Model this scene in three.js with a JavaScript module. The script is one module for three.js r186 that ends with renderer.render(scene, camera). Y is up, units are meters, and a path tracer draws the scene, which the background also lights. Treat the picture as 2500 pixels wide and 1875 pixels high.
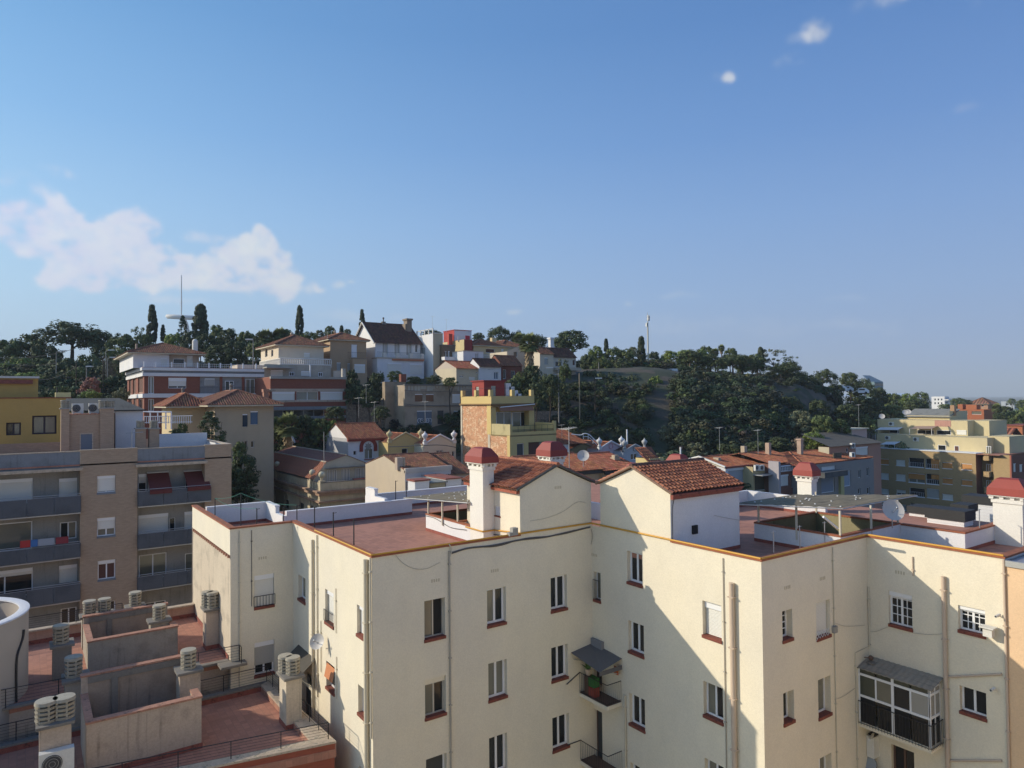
import * as THREE from 'three';
import { mergeGeometries } from 'three/addons/utils/BufferGeometryUtils.js';

// ---------- camera, sky, sun, exposure ----------
const scene = new THREE.Scene();
const RAD = Math.PI / 180, V3 = (x, y, z) => new THREE.Vector3(x, y, z);
const FPX = 1690, YAW = -35 * RAD, EYE = V3(0, 24, 0);          // world axes follow the street grid; the camera looks 35 degrees off it
const camera = new THREE.PerspectiveCamera(2 * Math.atan(937.5 / FPX) / RAD, 4 / 3, 0.5, 60000);
camera.position.copy(EYE);
camera.rotation.set(Math.atan(38.5 / FPX), YAW, -0.010, 'YXZ');
camera.updateMatrixWorld(true);
const renderer = new THREE.WebGLRenderer({ antialias: true });
renderer.toneMapping = THREE.LinearToneMapping;
renderer.toneMappingExposure = 1.0;
renderer.shadowMap.enabled = true;
const SUNDIR = V3(-1, 0.57, -0.8).normalize();
const sun = new THREE.DirectionalLight(new THREE.Color(1, 0.9, 0.72), 4.3);
sun.position.copy(SUNDIR).multiplyScalar(260).add(V3(40, 10, -60));
sun.target.position.set(40, 10, -60);
sun.castShadow = true;
Object.assign(sun.shadow.camera, { left: -190, right: 190, top: 190, bottom: -190, near: 1, far: 700 });
sun.shadow.mapSize.set(4096, 4096);
scene.add(sun, sun.target);
scene.fog = new THREE.FogExp2(new THREE.Color(.72, .80, .88), .0002);

// random numbers and tileable noise
let seedState = 7;
const rnd = () => { seedState = (seedState * 1664525 + 1013904223) >>> 0; return seedState / 4294967296; };
const rr = (a, b) => a + (b - a) * rnd();
const seed = (s) => { seedState = s >>> 0; rnd(); rnd(); };
const hash = (x, y, s) => { let h = (x * 374761393 + y * 668265263 + s * 2147483647) | 0; h = Math.imul(h ^ (h >>> 13), 1274126177); return ((h ^ (h >>> 16)) >>> 0) / 4294967296; };
const mod = (a, n) => ((a % n) + n) % n, lerp = (a, b, t) => a + (b - a) * t, clamp = (x, a = 0, b = 1) => Math.min(b, Math.max(a, x));
const smooth = (a, b, x) => { const t = clamp((x - a) / (b - a)); return t * t * (3 - 2 * t); };
function vnoise(x, y, px, py, s) {
  const xi = Math.floor(x), yi = Math.floor(y), fx = x - xi, fy = y - yi, u = fx * fx * (3 - 2 * fx), v = fy * fy * (3 - 2 * fy);
  const h = (a, b) => hash(mod(a, px), mod(b, py), s);
  return lerp(lerp(h(xi, yi), h(xi + 1, yi), u), lerp(h(xi, yi + 1), h(xi + 1, yi + 1), u), v);
}
function fbm(u, v, f, s, oct = 4, fy = f) { let a = 0, w = 0.5, t = 0; for (let i = 0; i < oct; i++) { a += w * vnoise(u * f, v * fy, f, fy, s + i); t += w; w *= 0.5; f *= 2; fy *= 2; } return a / t; }

// sky: a computed equirectangular picture of clear evening air with a bank of small clouds low on the left
const FWD = V3(Math.sin(35 * RAD), 0, -Math.cos(35 * RAD)), RIGHT = V3(Math.cos(35 * RAD), 0, Math.sin(35 * RAD));
{
  const W = 2048, H = 1024, data = new Float32Array(W * H * 4);
  const stops = [[-90, .20, .21, .22], [-2, .38, .51, .64], [0, .41, .56, .71], [3, .40, .575, .77], [8, .345, .56, .81], [14, .265, .49, .80], [20, .18, .39, .73], [28, .115, .295, .62], [45, .075, .21, .50], [90, .05, .155, .41]];
  const D2 = 180 / Math.PI;
  // cloud puffs: azimuth right of the view direction, elevation, half width, half height (degrees), strength
  const puffs = [[-35.5, 13.2, 3.4, 1.5, .8], [-33.5, 11.8, 3.2, 1.6, .75], [-29.3, 11.2, 2.2, 2.0, 1], [-28.4, 13, 1.2, 1, .8], [-27.6, 9.6, 2.6, 2.0, .9], [-31, 9.6, 3.2, 1.5, .8], [-32.5, 8.6, 2.6, .9, .55], [-36.5, 11, 2.2, 1.5, .7], [-35.8, 14.6, 2.2, .8, .35], [-33, 15.7, 1.1, .35, .45],
    [-22.5, 10.6, 2.4, 1.7, .9], [-20.2, 11.1, 2.2, 1.9, 1], [-18.5, 9.9, 2.0, 1.8, .9], [-23.8, 9.2, 1.9, 1.1, .85], [-20.4, 12.9, .7, .7, .7], [-17.2, 12.6, 1.4, .4, .55], [-21, 8.9, 3, 1.0, .8], [-18.4, 8.2, 1.6, .7, .6], [-24, 12.4, 2, .4, .45], [-25.6, 9.8, 1.6, .9, .6], [-16, 9.3, .7, .5, .45], [-14.2, 9.6, .55, .3, .4], [-12.9, 9.9, .8, .28, .5], [-15.4, 9.2, .4, .35, .45], [-26, 7.4, 2.4, .3, .35],
    [-13.3, 6.8, 2.2, .5, .22], [-9, 6.4, .6, .5, .2], [.3, 7.1, .7, .3, .32], [9.9, 7.7, .9, .3, .36], [13.5, 8, 1.6, .25, .2], [26, 7.2, 1.6, .25, .16], [10, 6, 6, .7, .14], [20, 5.4, 7, .7, .13], [29, 5, 4, .6, .13],
    [25, 29.2, .75, .95, .55], [25.9, 30.8, .8, .5, .35], [24.1, 26.3, 1.1, .75, .5], [22.8, 25.8, .9, .4, .22], [22.5, 24.4, 1.2, .45, .2], [17.8, 24.2, .6, .38, .6], [16.8, 24.3, .45, .4, .22], [28.5, 27.1, 1.6, .6, .3], [30, 27.2, .8, .35, .2], [33.5, 19, .8, .3, .18], [34, 25.2, .4, .3, .12]];
  for (let j = 0; j < H; j++) for (let i = 0; i < W; i++) {
    const ph = ((i + 0.5) / W - 0.5) * 2 * Math.PI, th = ((j + 0.5) / H - 0.5) * Math.PI, el = th * D2, x = Math.cos(ph) * Math.cos(th), y = Math.sin(th), z = Math.sin(ph) * Math.cos(th);
    const f = x * FWD.x + z * FWD.z, r = x * RIGHT.x + z * RIGHT.z, az = Math.atan2(r, f) * D2;
    let k = 1; while (k < stops.length - 1 && stops[k][0] < el) k++;
    const a = stops[k - 1], b = stops[k], t = clamp((el - a[0]) / (b[0] - a[0]));
    let c = [1, 2, 3].map((n) => lerp(a[n], b[n], t));
    const mu = x * SUNDIR.x + y * SUNDIR.y + z * SUNDIR.z, glow = Math.pow(clamp(mu * 0.5 + 0.5), 3), bright = lerp(0.7, 1.75, glow) ;   // air is brighter towards the sun
    c = [c[0] * lerp(0.72, 1.95, glow), c[1] * bright, c[2] * lerp(0.82, 1.42, glow)];
    if (mu > 0.8) { const s = Math.pow((mu - 0.8) / 0.2, 2); c = c.map((q, n) => q + s * [1.6, 1.45, 1.15][n]); }
    if (el > -3 && el < 40 && az > -48 && az < 44) {
      let d = 0;
      const T = (k, o) => mod(k / 40 + o, 1), warp = fbm(T(az, 2), T(el, 1), 12, 11, 4), wa = az + (warp - .5) * 2.2, we = el + (fbm(T(az, 2.3), T(el, 1.4), 14, 91, 4) - .5) * 1.3;
      let thin = 0; for (const p of puffs) { const q = ((wa - p[0]) / p[2]) ** 2 + ((we - p[1]) / p[3]) ** 2; if (q < 1.9) { const k = p[4] * (1 - smooth(0.1, 1.9, q)); if (p[1] > 20 || p[4] < .5) thin += k; else d += k; } }
      const wob = fbm(T(wa, 2), T(we, 1), 26, 31, 5, 34), wob2 = fbm(T(az, 2.1), T(el, 1.2), 70, 47, 3, 90);
      d = smooth(.5, 1.12, Math.min(1, d) * .82 + (wob - .5) * 1.25 + (wob2 - .5) * .35 + .22) * smooth(0, .25, d) * lerp(.72, 1, smooth(.35, .6, wob2)); d = Math.max(d, clamp(thin * 1.25) * smooth(.28, .6, wob * .7 + wob2 * .3));
      const thick = smooth(0, 1, d), col = [.80, .80, .78];
      c = c.map((q, n) => lerp(q, Math.max(q, col[n] * lerp(.82, 1.12, wob)), clamp(thick * 0.76)));
    }
    const o = (j * W + i) * 4; data[o] = c[0]; data[o + 1] = c[1]; data[o + 2] = c[2]; data[o + 3] = 1;
  }
  const sky = new THREE.DataTexture(data, W, H, THREE.RGBAFormat, THREE.FloatType);
  sky.mapping = THREE.EquirectangularReflectionMapping; sky.magFilter = THREE.LinearFilter; sky.minFilter = THREE.LinearFilter; sky.needsUpdate = true;
  scene.background = sky; scene.environment = sky;
}

// ---------- measuring helpers: where a sight line meets a real plane ----------
const ray = (u, v) => V3((u - 1250) / FPX, (937.5 - v) / FPX, -1).applyQuaternion(camera.quaternion);
const meet = (u, v, ax, c) => { const d = ray(u, v); return d.multiplyScalar((c - EYE[ax]) / d[ax]).add(EYE); };
const deep = (u, v, D) => { const d = ray(u, v); return d.multiplyScalar(D / d.dot(FWD)).add(EYE); };
const spot = (r, d) => EYE.clone().addScaledVector(RIGHT, r).addScaledVector(FWD, d);
class Frame {                                                   // a building's own axes
  constructor(u, v, D, yaw = 0) { const p = deep(u, v, D); this.o = V3(p.x, 0, p.z); this.yaw = yaw * RAD; this.p = p; }
  hit(u, v, ax, c) {
    const e = EYE.clone().sub(this.o).applyAxisAngle(V3(0, 1, 0), -this.yaw), d = ray(u, v).applyAxisAngle(V3(0, 1, 0), -this.yaw);
    return d.multiplyScalar((c - e[ax]) / d[ax]).add(e);
  }
  op(face, c, u0, v0, u1, v1) { const a = face === 'z' ? 'x' : 'z', p = this.hit(u0, v0, face[0], c), q = this.hit(u1, v1, face[0], c); return [Math.min(p[a], q[a]), Math.max(p[a], q[a]), Math.min(q.y, p.y), Math.max(p.y, q.y)]; }
}
const WORLD = { o: V3(0, 0, 0), yaw: 0, hit: meet, op: Frame.prototype.op };

// ---------- naming ----------
const taken = {};
const numbered = (n) => { const k = taken[n] = (taken[n] ?? -1) + 1; return k ? n + '_' + String(k).padStart(3, '0') : n; };
function tag(o, label, category, group) { o.userData.label = label; o.userData.category = category; if (group) o.userData.group = group; return o; }
function thing(name, label, category, pos, group, yaw = 0) { const o = new THREE.Group(); o.name = numbered(name); if (pos) o.position.copy(pos); o.rotation.y = yaw; scene.add(o); return tag(o, label, category, group); }
function part(parent, name, geo, mat, label) { const m = new THREE.Mesh(Array.isArray(geo) ? merge(geo) : geo, mat); m.name = name; m.castShadow = m.receiveShadow = true; if (label) m.userData.label = label; parent.add(m); return m; }
function stuff(parent, name, geo, mat) { const m = part(parent, name, geo, mat); m.userData.kind = 'stuff'; return m; }
function struct(name, geo, mat) { const m = part(scene, name, geo, mat); m.userData.kind = 'structure'; return m; }
const piece = (name, geo, mat, label, category, group) => { const m = part(scene, numbered(name), geo, mat); return tag(m, label, category, group); };

// ---------- geometry helpers (uv in metres) ----------
function merge(list) {
  const flat = list.flat(9).map((g) => (g.index ? g.toNonIndexed() : g));
  if (flat.length === 1) return flat[0];
  const col = flat.some((g) => g.attributes.color);
  for (const g of flat) {
    for (const k of Object.keys(g.attributes)) if (!['position', 'normal', 'uv', 'color'].includes(k)) g.deleteAttribute(k);
    if (!g.attributes.uv) g.setAttribute('uv', new THREE.Float32BufferAttribute(new Float32Array(g.attributes.position.count * 2), 2));
    if (col && !g.attributes.color) g.setAttribute('color', new THREE.Float32BufferAttribute(new Float32Array(g.attributes.position.count * 3).fill(1), 3));
  }
  return mergeGeometries(flat);
}
class Tri {                                                     // collects flat faces
  constructor() { this.p = []; this.n = []; this.t = []; this.c = null; }
  quad(a, b, c, d, n, uv, col) { this.tri(a, b, c, n, uv && [uv[0], uv[1], uv[2]], col); this.tri(a, c, d, n, uv && [uv[0], uv[2], uv[3]], col); }
  tri(a, b, c, n, uv, col) {
    if (!n) n = V3().subVectors(b, a).cross(V3().subVectors(c, a)).normalize();
    const gx = (b.y - a.y) * (c.z - a.z) - (b.z - a.z) * (c.y - a.y), gy = (b.z - a.z) * (c.x - a.x) - (b.x - a.x) * (c.z - a.z), gz = (b.x - a.x) * (c.y - a.y) - (b.y - a.y) * (c.x - a.x);
    if (gx * n.x + gy * n.y + gz * n.z < 0) { [b, c] = [c, b]; if (uv) uv = [uv[0], uv[2], uv[1]]; }                                     // keep winding and normal on one side
    const ax = Math.abs(n.x), ay = Math.abs(n.y), az = Math.abs(n.z);
    [a, b, c].forEach((q, i) => { this.p.push(q.x, q.y, q.z); this.n.push(n.x, n.y, n.z); if (uv) this.t.push(uv[i][0], uv[i][1]); else if (ay >= ax && ay >= az) this.t.push(q.x, q.z); else if (ax >= az) this.t.push(q.z, q.y); else this.t.push(q.x, q.y); if (col) { this.c ??= []; this.c.push(col[0], col[1], col[2]); } });
  }
  geo() {
    const g = new THREE.BufferGeometry();
    g.setAttribute('position', new THREE.Float32BufferAttribute(this.p, 3)); g.setAttribute('normal', new THREE.Float32BufferAttribute(this.n, 3)); g.setAttribute('uv', new THREE.Float32BufferAttribute(this.t, 2));
    if (this.c) g.setAttribute('color', new THREE.Float32BufferAttribute(this.c, 3));
    return g;
  }
}
function box(x0, x1, y0, y1, z0, z1) {
  if (x0 > x1) [x0, x1] = [x1, x0]; if (y0 > y1) [y0, y1] = [y1, y0]; if (z0 > z1) [z0, z1] = [z1, z0];
  const t = new Tri(), P = (i, j, k) => V3(i ? x1 : x0, j ? y1 : y0, k ? z1 : z0);
  t.quad(P(0, 0, 1), P(1, 0, 1), P(1, 1, 1), P(0, 1, 1)); t.quad(P(1, 0, 0), P(0, 0, 0), P(0, 1, 0), P(1, 1, 0));
  t.quad(P(0, 0, 0), P(0, 0, 1), P(0, 1, 1), P(0, 1, 0)); t.quad(P(1, 0, 1), P(1, 0, 0), P(1, 1, 0), P(1, 1, 1));
  t.quad(P(0, 1, 1), P(1, 1, 1), P(1, 1, 0), P(0, 1, 0)); t.quad(P(0, 0, 0), P(1, 0, 0), P(1, 0, 1), P(0, 0, 1));
  return t.geo();
}
function prism(pts, y0, y1) {                                    // pts: [x, z] outline
  const area = pts.reduce((s, p, i) => { const q = pts[(i + 1) % pts.length]; return s + p[0] * q[1] - q[0] * p[1]; }, 0);
  if (area > 0) pts = pts.slice().reverse();
  const t = new Tri(), n = pts.length, faces = THREE.ShapeUtils.triangulateShape(pts.map((p) => new THREE.Vector2(p[0], p[1])), []);
  for (const [a, b, c] of faces) { const A = V3(pts[a][0], y1, pts[a][1]), B = V3(pts[b][0], y1, pts[b][1]), C = V3(pts[c][0], y1, pts[c][1]); t.tri(A, B, C, V3(0, 1, 0)); const dn = (q) => V3(q.x, y0, q.z); t.tri(dn(A), dn(C), dn(B), V3(0, -1, 0)); }
  for (let i = 0; i < n; i++) { const [x0, z0] = pts[i], [x1, z1] = pts[(i + 1) % n]; const l = Math.hypot(x1 - x0, z1 - z0); const nn = V3(-(z1 - z0), 0, x1 - x0).normalize(); t.quad(V3(x0, y0, z0), V3(x1, y0, z1), V3(x1, y1, z1), V3(x0, y1, z0), nn, [[0, y0], [l, y0], [l, y1], [0, y1]]); }
  return t.geo();
}
const cyl = (x, z, y0, y1, r, seg = 10, r2 = r) => { const g = new THREE.CylinderGeometry(r2, r, y1 - y0, seg); g.translate(x, (y0 + y1) / 2, z); return g; };
const rod = (a, b, r, seg = 6, r2 = r) => { const d = V3().subVectors(b, a), g = new THREE.CylinderGeometry(r2, r, d.length(), seg); g.applyQuaternion(new THREE.Quaternion().setFromUnitVectors(V3(0, 1, 0), d.normalize())); g.translate((a.x + b.x) / 2, (a.y + b.y) / 2, (a.z + b.z) / 2); return g; };
const wire = (pts, r, seg = 12, rs = 5) => new THREE.TubeGeometry(new THREE.CatmullRomCurve3(pts), seg, r, rs, false);
const ball = (x, y, z, r, ws = 12, hs = 8) => { const g = new THREE.SphereGeometry(r, ws, hs); g.translate(x, y, z); return g; };
const sag = (a, b, drop, n = 8) => Array.from({ length: n + 1 }, (_, i) => { const t = i / n; return V3().lerpVectors(a, b, t).add(V3(0, -drop * 4 * t * (1 - t), 0)); });
// a face of a building: 'z' looks to +z, 'x' to -x, 'r' to +x, 'b' to -z; a runs along it, d goes inwards
const facePt = (face, c) => (a, y, d) => face === 'z' ? V3(a, y, c - d) : face === 'x' ? V3(c + d, y, a) : face === 'r' ? V3(c - d, y, a) : V3(a, y, c + d);
const faceN = { z: V3(0, 0, 1), x: V3(-1, 0, 0), r: V3(1, 0, 0), b: V3(0, 0, -1) };
function fbox(face, c, a0, a1, y0, y1, d0, d1) { const P = facePt(face, c), p = P(a0, y0, d0), q = P(a1, y1, d1); return box(p.x, q.x, p.y, q.y, p.z, q.z); }
function wallGeo(face, c, a0, a1, y0, y1, ops = [], rec = 0.2) {
  const P = facePt(face, c), N = faceN[face], t = new Tri();
  ops = ops.map((o) => [Math.max(o[0], a0), Math.min(o[1], a1), Math.max(o[2], y0), Math.min(o[3], y1)]).filter((o) => o[1] > o[0] && o[3] > o[2]);
  const as = [...new Set([a0, a1, ...ops.flatMap((o) => [o[0], o[1]])])].sort((p, q) => p - q), ys = [...new Set([y0, y1, ...ops.flatMap((o) => [o[2], o[3]])])].sort((p, q) => p - q);
  for (let i = 0; i < as.length - 1; i++) for (let j = 0; j < ys.length - 1; j++) {
    const [p, q, r, s] = [as[i], as[i + 1], ys[j], ys[j + 1]], m = (p + q) / 2, k = (r + s) / 2;
    if (ops.some((o) => m > o[0] && m < o[1] && k > o[2] && k < o[3])) continue;
    t.quad(P(p, r, 0), P(q, r, 0), P(q, s, 0), P(p, s, 0), N, [[p, r], [q, r], [q, s], [p, s]]);
  }
  const A = face === 'z' || face === 'b' ? V3(1, 0, 0) : V3(0, 0, 1);
  for (const [p, q, r, s] of ops) {
    t.quad(P(p, r, 0), P(p, s, 0), P(p, s, rec), P(p, r, rec), A, [[0, r], [0, s], [rec, s], [rec, r]]); t.quad(P(q, r, 0), P(q, s, 0), P(q, s, rec), P(q, r, rec), A.clone().negate(), [[0, r], [0, s], [rec, s], [rec, r]]);
    t.quad(P(p, r, 0), P(q, r, 0), P(q, r, rec), P(p, r, rec), V3(0, 1, 0), [[p, 0], [q, 0], [q, rec], [p, rec]]); t.quad(P(p, s, 0), P(q, s, 0), P(q, s, rec), P(p, s, rec), V3(0, -1, 0), [[p, 0], [q, 0], [q, rec], [p, rec]]);
  }
  return t.geo();
}

// ---------- materials ----------
function texture(W, metres, fn, { H = W, srgb = true } = {}) {
  const d = new Uint8Array(W * H * 4), enc = (x) => { x = clamp(x); return Math.round(255 * (srgb ? (x <= .0031308 ? 12.92 * x : 1.055 * Math.pow(x, 1 / 2.4) - 0.055) : x)); };
  for (let j = 0; j < H; j++) for (let i = 0; i < W; i++) { const c = fn((i + .5) / W, (j + .5) / H, i, j), o = (j * W + i) * 4; const a = Array.isArray(c) ? c : [c, c, c]; d[o] = enc(a[0]); d[o + 1] = enc(a[1]); d[o + 2] = enc(a[2]); d[o + 3] = 255; }
  const t = new THREE.DataTexture(d, W, H); t.wrapS = t.wrapT = THREE.RepeatWrapping; t.magFilter = THREE.LinearFilter; t.minFilter = THREE.LinearMipmapLinearFilter; t.generateMipmaps = true;
  if (srgb) t.colorSpace = THREE.SRGBColorSpace; t.repeat.set(1 / metres, 1 / (metres * H / W)); t.needsUpdate = true; return t;
}
const TX = {};
TX.stucco = texture(1024, 7, (u, v) => { const big = fbm(u, v, 3, 1, 4), fine = fbm(u, v, 180, 5, 2), mid = fbm(u, v, 14, 9, 3, 8); const k = 0.93 + (big - .5) * 0.13 + (fine - .5) * 0.12 + (mid - .5) * 0.07; return [k, k * (1 - .02 * (big - .5)), k * (1 - .10 * (big - .5))]; });
TX.stuccoBump = texture(512, 1.4, (u, v) => fbm(u, v, 40, 3, 4), { srgb: false });
TX.grime = texture(1024, 6, (u, v) => { const streak = fbm(u, v, 46, 21, 3, 3), patch = fbm(u, v, 5, 25, 5), fine = fbm(u, v, 150, 29, 2), blot = fbm(u, v, 11, 33, 4); const st = smooth(.55, .8, streak) * smooth(.4, .65, patch); const k = 0.95 - .22 * st - .18 * smooth(.5, .78, blot) - .1 * (patch - .5) + (fine - .5) * .22; return [k, k * .99, k * .96]; });
TX.plaster = texture(512, 5, (u, v) => { const patch = fbm(u, v, 5, 125, 5), fine = fbm(u, v, 110, 129, 2), st = fbm(u, v, 40, 131, 3, 3); const k = 0.95 - .18 * smooth(.5, .8, patch) - .12 * smooth(.6, .8, st) + (fine - .5) * .16; return [k, k, k * .98]; });
TX.brick = texture(512, 2.6, (u, v, i, j) => { const rows = 36, cols = 10, r = Math.floor(v * rows), o = (r % 2) * .5, c = Math.floor(u * cols + o), fu = u * cols + o - c, fv = v * rows - r; const m = fu < .05 || fv < .16; const k = m ? .90 : .80 + .16 * hash(mod(c, cols), r, 4); return [k, k * (m ? .97 : .96), k * (m ? .93 : .92)]; });
TX.patchBrick = texture(1024, 4.6, (u, v) => { const rows = 54, cols = 17, r = Math.floor(v * rows), o = (r % 2) * .5, c = Math.floor(u * cols + o), fu = u * cols + o - c, fv = v * rows - r, m = fu < .05 || fv < .12, h = hash(mod(c, cols), r, 14), big = fbm(u, v, 7, 18, 4); const pale = smooth(.5, .62, fbm(u, v, 18, 44, 4)) * (h > .35 ? 1 : 0), k = .84 + .22 * h - (m ? .14 : 0) + (big - .5) * .2; const dark = smooth(.6, .75, fbm(u, v, 9, 64, 3)) * .15; return [clamp((lerp(.60, .70, pale)) * k * (1 - dark)), clamp(lerp(.31, .48, pale) * k * (1 - dark)), clamp(lerp(.17, .30, pale) * k * (1 - dark))]; });
TX.redTile = texture(1024, 5.6, (u, v) => { const n = 22, r = Math.floor(v * n), c = Math.floor(u * n), fu = u * n - c, fv = v * n - r, m = fu < .06 || fv < .06, k = (m ? .70 : .80 + .22 * hash(c, r, 7)) * (0.78 + .42 * fbm(u, v, 4, 71, 5)) * (.92 + .16 * fbm(u, v, 120, 75, 2)); return [k, k * (m ? 1.12 : 1), k * (m ? 1.15 : 1)]; });
TX.concrete = texture(512, 3, (u, v) => { const k = .86 + .22 * (fbm(u, v, 5, 81, 5) - .5) + .16 * (fbm(u, v, 90, 85, 2) - .5); return [k, k, k * .98]; });
TX.tileTone = texture(256, 1.1, (u, v) => { const k = .8 + .38 * (fbm(u, v, 8, 91, 4) - .5) + .26 * (fbm(u, v, 50, 95, 2) - .5); const l = smooth(.62, .72, fbm(u, v, 12, 97, 4)) * .45; return [k * (1 - l), k * (1 - l * .8), k * (1 - l * .8)]; });
TX.stone = texture(512, 3.2, (u, v) => { const n = 13; let b = 9, id = 0; const x = u * n, y = v * n * 1.6, py = Math.round(n * 1.6); for (let a = -1; a < 2; a++) for (let c = -1; c < 2; c++) { const X = Math.floor(x) + a, Y = Math.floor(y) + c, hx = X + hash(mod(X, n), mod(Y, py), 51), hy = Y + hash(mod(X, n), mod(Y, py), 52), q = Math.hypot(x - hx, y - hy); if (q < b) { b = q; id = hash(mod(X, n), mod(Y, py), 53); } } return (.55 + .4 * id) * (.85 + .3 * fbm(u, v, 30, 55, 3)) * (b > .5 ? .85 : 1); });
TX.earth = texture(512, 22, (u, v) => { const g = smooth(.42, .58, fbm(u, v, 7, 61, 5)), k = .7 + .6 * fbm(u, v, 60, 65, 3); return [lerp(.085, .04, g) * k, lerp(.068, .048, g) * k, lerp(.048, .024, g) * k]; });
TX.grain = texture(256, .9, (u, v) => .9 + .16 * (fbm(u, v, 40, 101, 3) - .5) + .1 * (fbm(u, v, 5, 103, 3) - .5));
TX.slat = texture(64, .1, (u, v) => (mod(v * 2, 1) < .2 ? .76 : 1));
TX.slatBump = texture(64, .1, (u, v) => { const f = mod(v * 2, 1); return f < .2 ? 0 : Math.sin(Math.PI * (f - .2) / .8) * .6 + .4; }, { srgb: false });
const lin = (c) => (Array.isArray(c) ? new THREE.Color().setRGB(...c) : new THREE.Color(c));
function mat(c, o = {}) {
  const m = new THREE.MeshStandardMaterial({ color: lin(c), roughness: o.rough ?? 0.9, metalness: o.metal ?? 0, side: THREE.DoubleSide });
  if (o.map) m.map = TX[o.map]; if (o.bump) { m.bumpMap = TX[o.bump]; m.bumpScale = o.bs ?? .006; } if (o.vc) m.vertexColors = true;
  return m;
}
const M = {
  cream: mat([.80, .72, .565], { map: 'stucco', bump: 'stuccoBump', bs: .004 }),
  creamStain: mat([.60, .51, .40], { map: 'grime', bump: 'stuccoBump', bs: .006 }),
  peach: mat([.78, .54, .335], { map: 'stucco', bump: 'stuccoBump', bs: .004 }),
  white: mat([.80, .76, .68], { map: 'stucco', bump: 'stuccoBump', bs: .004 }),
  whiteCool: mat([.76, .745, .74], { map: 'stucco', bump: 'stuccoBump', bs: .004 }),
  coping: mat([.40, .135, .065], { map: 'tileTone' }), copingPink: mat([.50, .25, .17], { map: 'tileTone' }), copingPale: mat([.60, .48, .36], { map: 'tileTone' }),
  floor: mat([.45, .205, .14], { map: 'redTile', bump: 'concrete', bs: .003 }),
  skirting: mat([.34, .105, .075], { map: 'tileTone' }),
  tile: mat([.46, .165, .082], { map: 'tileTone', rough: .85 }), tileB: mat([.54, .20, .10], { map: 'tileTone', rough: .85 }), tileC: mat([.35, .115, .062], { map: 'tileTone', rough: .88 }), tileD: mat([.27, .10, .062], { map: 'tileTone', rough: .9 }),
  tileBed: mat([.16, .075, .048], { map: 'tileTone' }), tileMix: mat([.98, .98, .98], { vc: true, rough: .88, map: 'tileTone' }),
  capRed: mat([.30, .046, .034], { map: 'concrete', rough: .62 }), capRed2: mat([.33, .052, .036], { map: 'concrete', rough: .62 }),
  yellowPipe: mat([.66, .33, .035], { map: 'grain', rough: .5 }), ochre: mat([.62, .55, .42], { map: 'grain', rough: .6 }),
  pvc: mat([.62, .56, .44], { map: 'grain', rough: .6 }), clay: mat([.60, .47, .36], { map: 'grain' }),
  cable: mat([.10, .09, .085], { rough: .7 }), cablePale: mat([.40, .36, .30], { rough: .7 }), iron: mat([.035, .033, .035], { rough: .55, metal: .3 }), rust: mat([.12, .07, .05], { rough: .8 }),
  frame: mat([.78, .78, .79], { rough: .45 }), alu: mat([.50, .49, .46], { rough: .4, metal: .4 }), sill: mat([.26, .07, .045], { map: 'tileTone', rough: .8 }),
  shutter: mat([.74, .72, .66], { map: 'slat', bump: 'slatBump', bs: .006, rough: .6 }), shutterGrey: mat([.42, .41, .38], { map: 'slat', bump: 'slatBump', bs: .006, rough: .6 }), shutterOrange: mat([.52, .23, .06], { map: 'slat', bump: 'slatBump', bs: .006, rough: .6 }), shutterBlue: mat([.16, .19, .23], { map: 'slat', bump: 'slatBump', bs: .006 }), shutterBrown: mat([.12, .055, .04], { map: 'slat', bump: 'slatBump', bs: .006 }),
  glass: new THREE.MeshPhysicalMaterial({ color: lin([.018, .02, .022]), roughness: .06, metalness: 0, ior: 1.5, side: THREE.DoubleSide }),
  curtain: new THREE.MeshPhysicalMaterial({ color: lin([.17, .165, .13]), roughness: .12, clearcoat: .6, clearcoatRoughness: .05, side: THREE.DoubleSide }),
  dark: mat([.012, .011, .011], { rough: .8 }), darkDoor: mat([.045, .05, .052], { rough: .5 }),
  concrete: mat([.38, .36, .33], { map: 'concrete', bump: 'concrete', bs: .006 }), concreteDark: mat([.22, .20, .18], { map: 'grime' }), potGrey: mat([.40, .365, .30], { map: 'grime', rough: .95 }),
  render: mat([.50, .40, .32], { map: 'grime', bump: 'stuccoBump', bs: .006 }), renderGrey: mat([.36, .32, .27], { map: 'grime', bump: 'stuccoBump', bs: .006 }), pinkWall: mat([.52, .33, .25], { map: 'grime' }),
  paleBrick: mat([.43, .325, .235], { map: 'brick' }), redBrick: mat([.26, .095, .065], { map: 'brick' }), brownBrick: mat([.46, .33, .175], { map: 'brick' }),
  greyPanel: mat([.105, .112, .128], { map: 'plaster' }), greyPanelLight: mat([.22, .235, .26], { map: 'plaster' }), steel: mat([.42, .43, .44], { rough: .4, metal: .6 }),
  bayGrey: mat([.31, .295, .275], { map: 'plaster' }), awningRed: mat([.14, .033, .028], { map: 'grain' }), awningGrey: mat([.14, .135, .135], { map: 'grain' }), sheet: mat([.22, .18, .12], { map: 'grime', rough: 1 }), sheetRed: mat([.36, .135, .085], { map: 'tileTone', rough: .7 }),
  black: mat([.028, .028, .03], { rough: .75, map: 'concrete' }), dish: mat([.50, .47, .44], { rough: .5 }), acWhite: mat([.72, .70, .65], { rough: .5, map: 'grain' }), grille: mat([.05, .05, .055], { rough: .6 }),
  bark: mat([.085, .062, .045], { map: 'concrete' }), earth: mat([1, 1, 1], { map: 'earth' }), asphalt: mat([.05, .05, .052], { map: 'concrete' }), stone: mat([.30, .245, .185], { map: 'stone', bump: 'stone', bs: .03 }),
};
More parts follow.
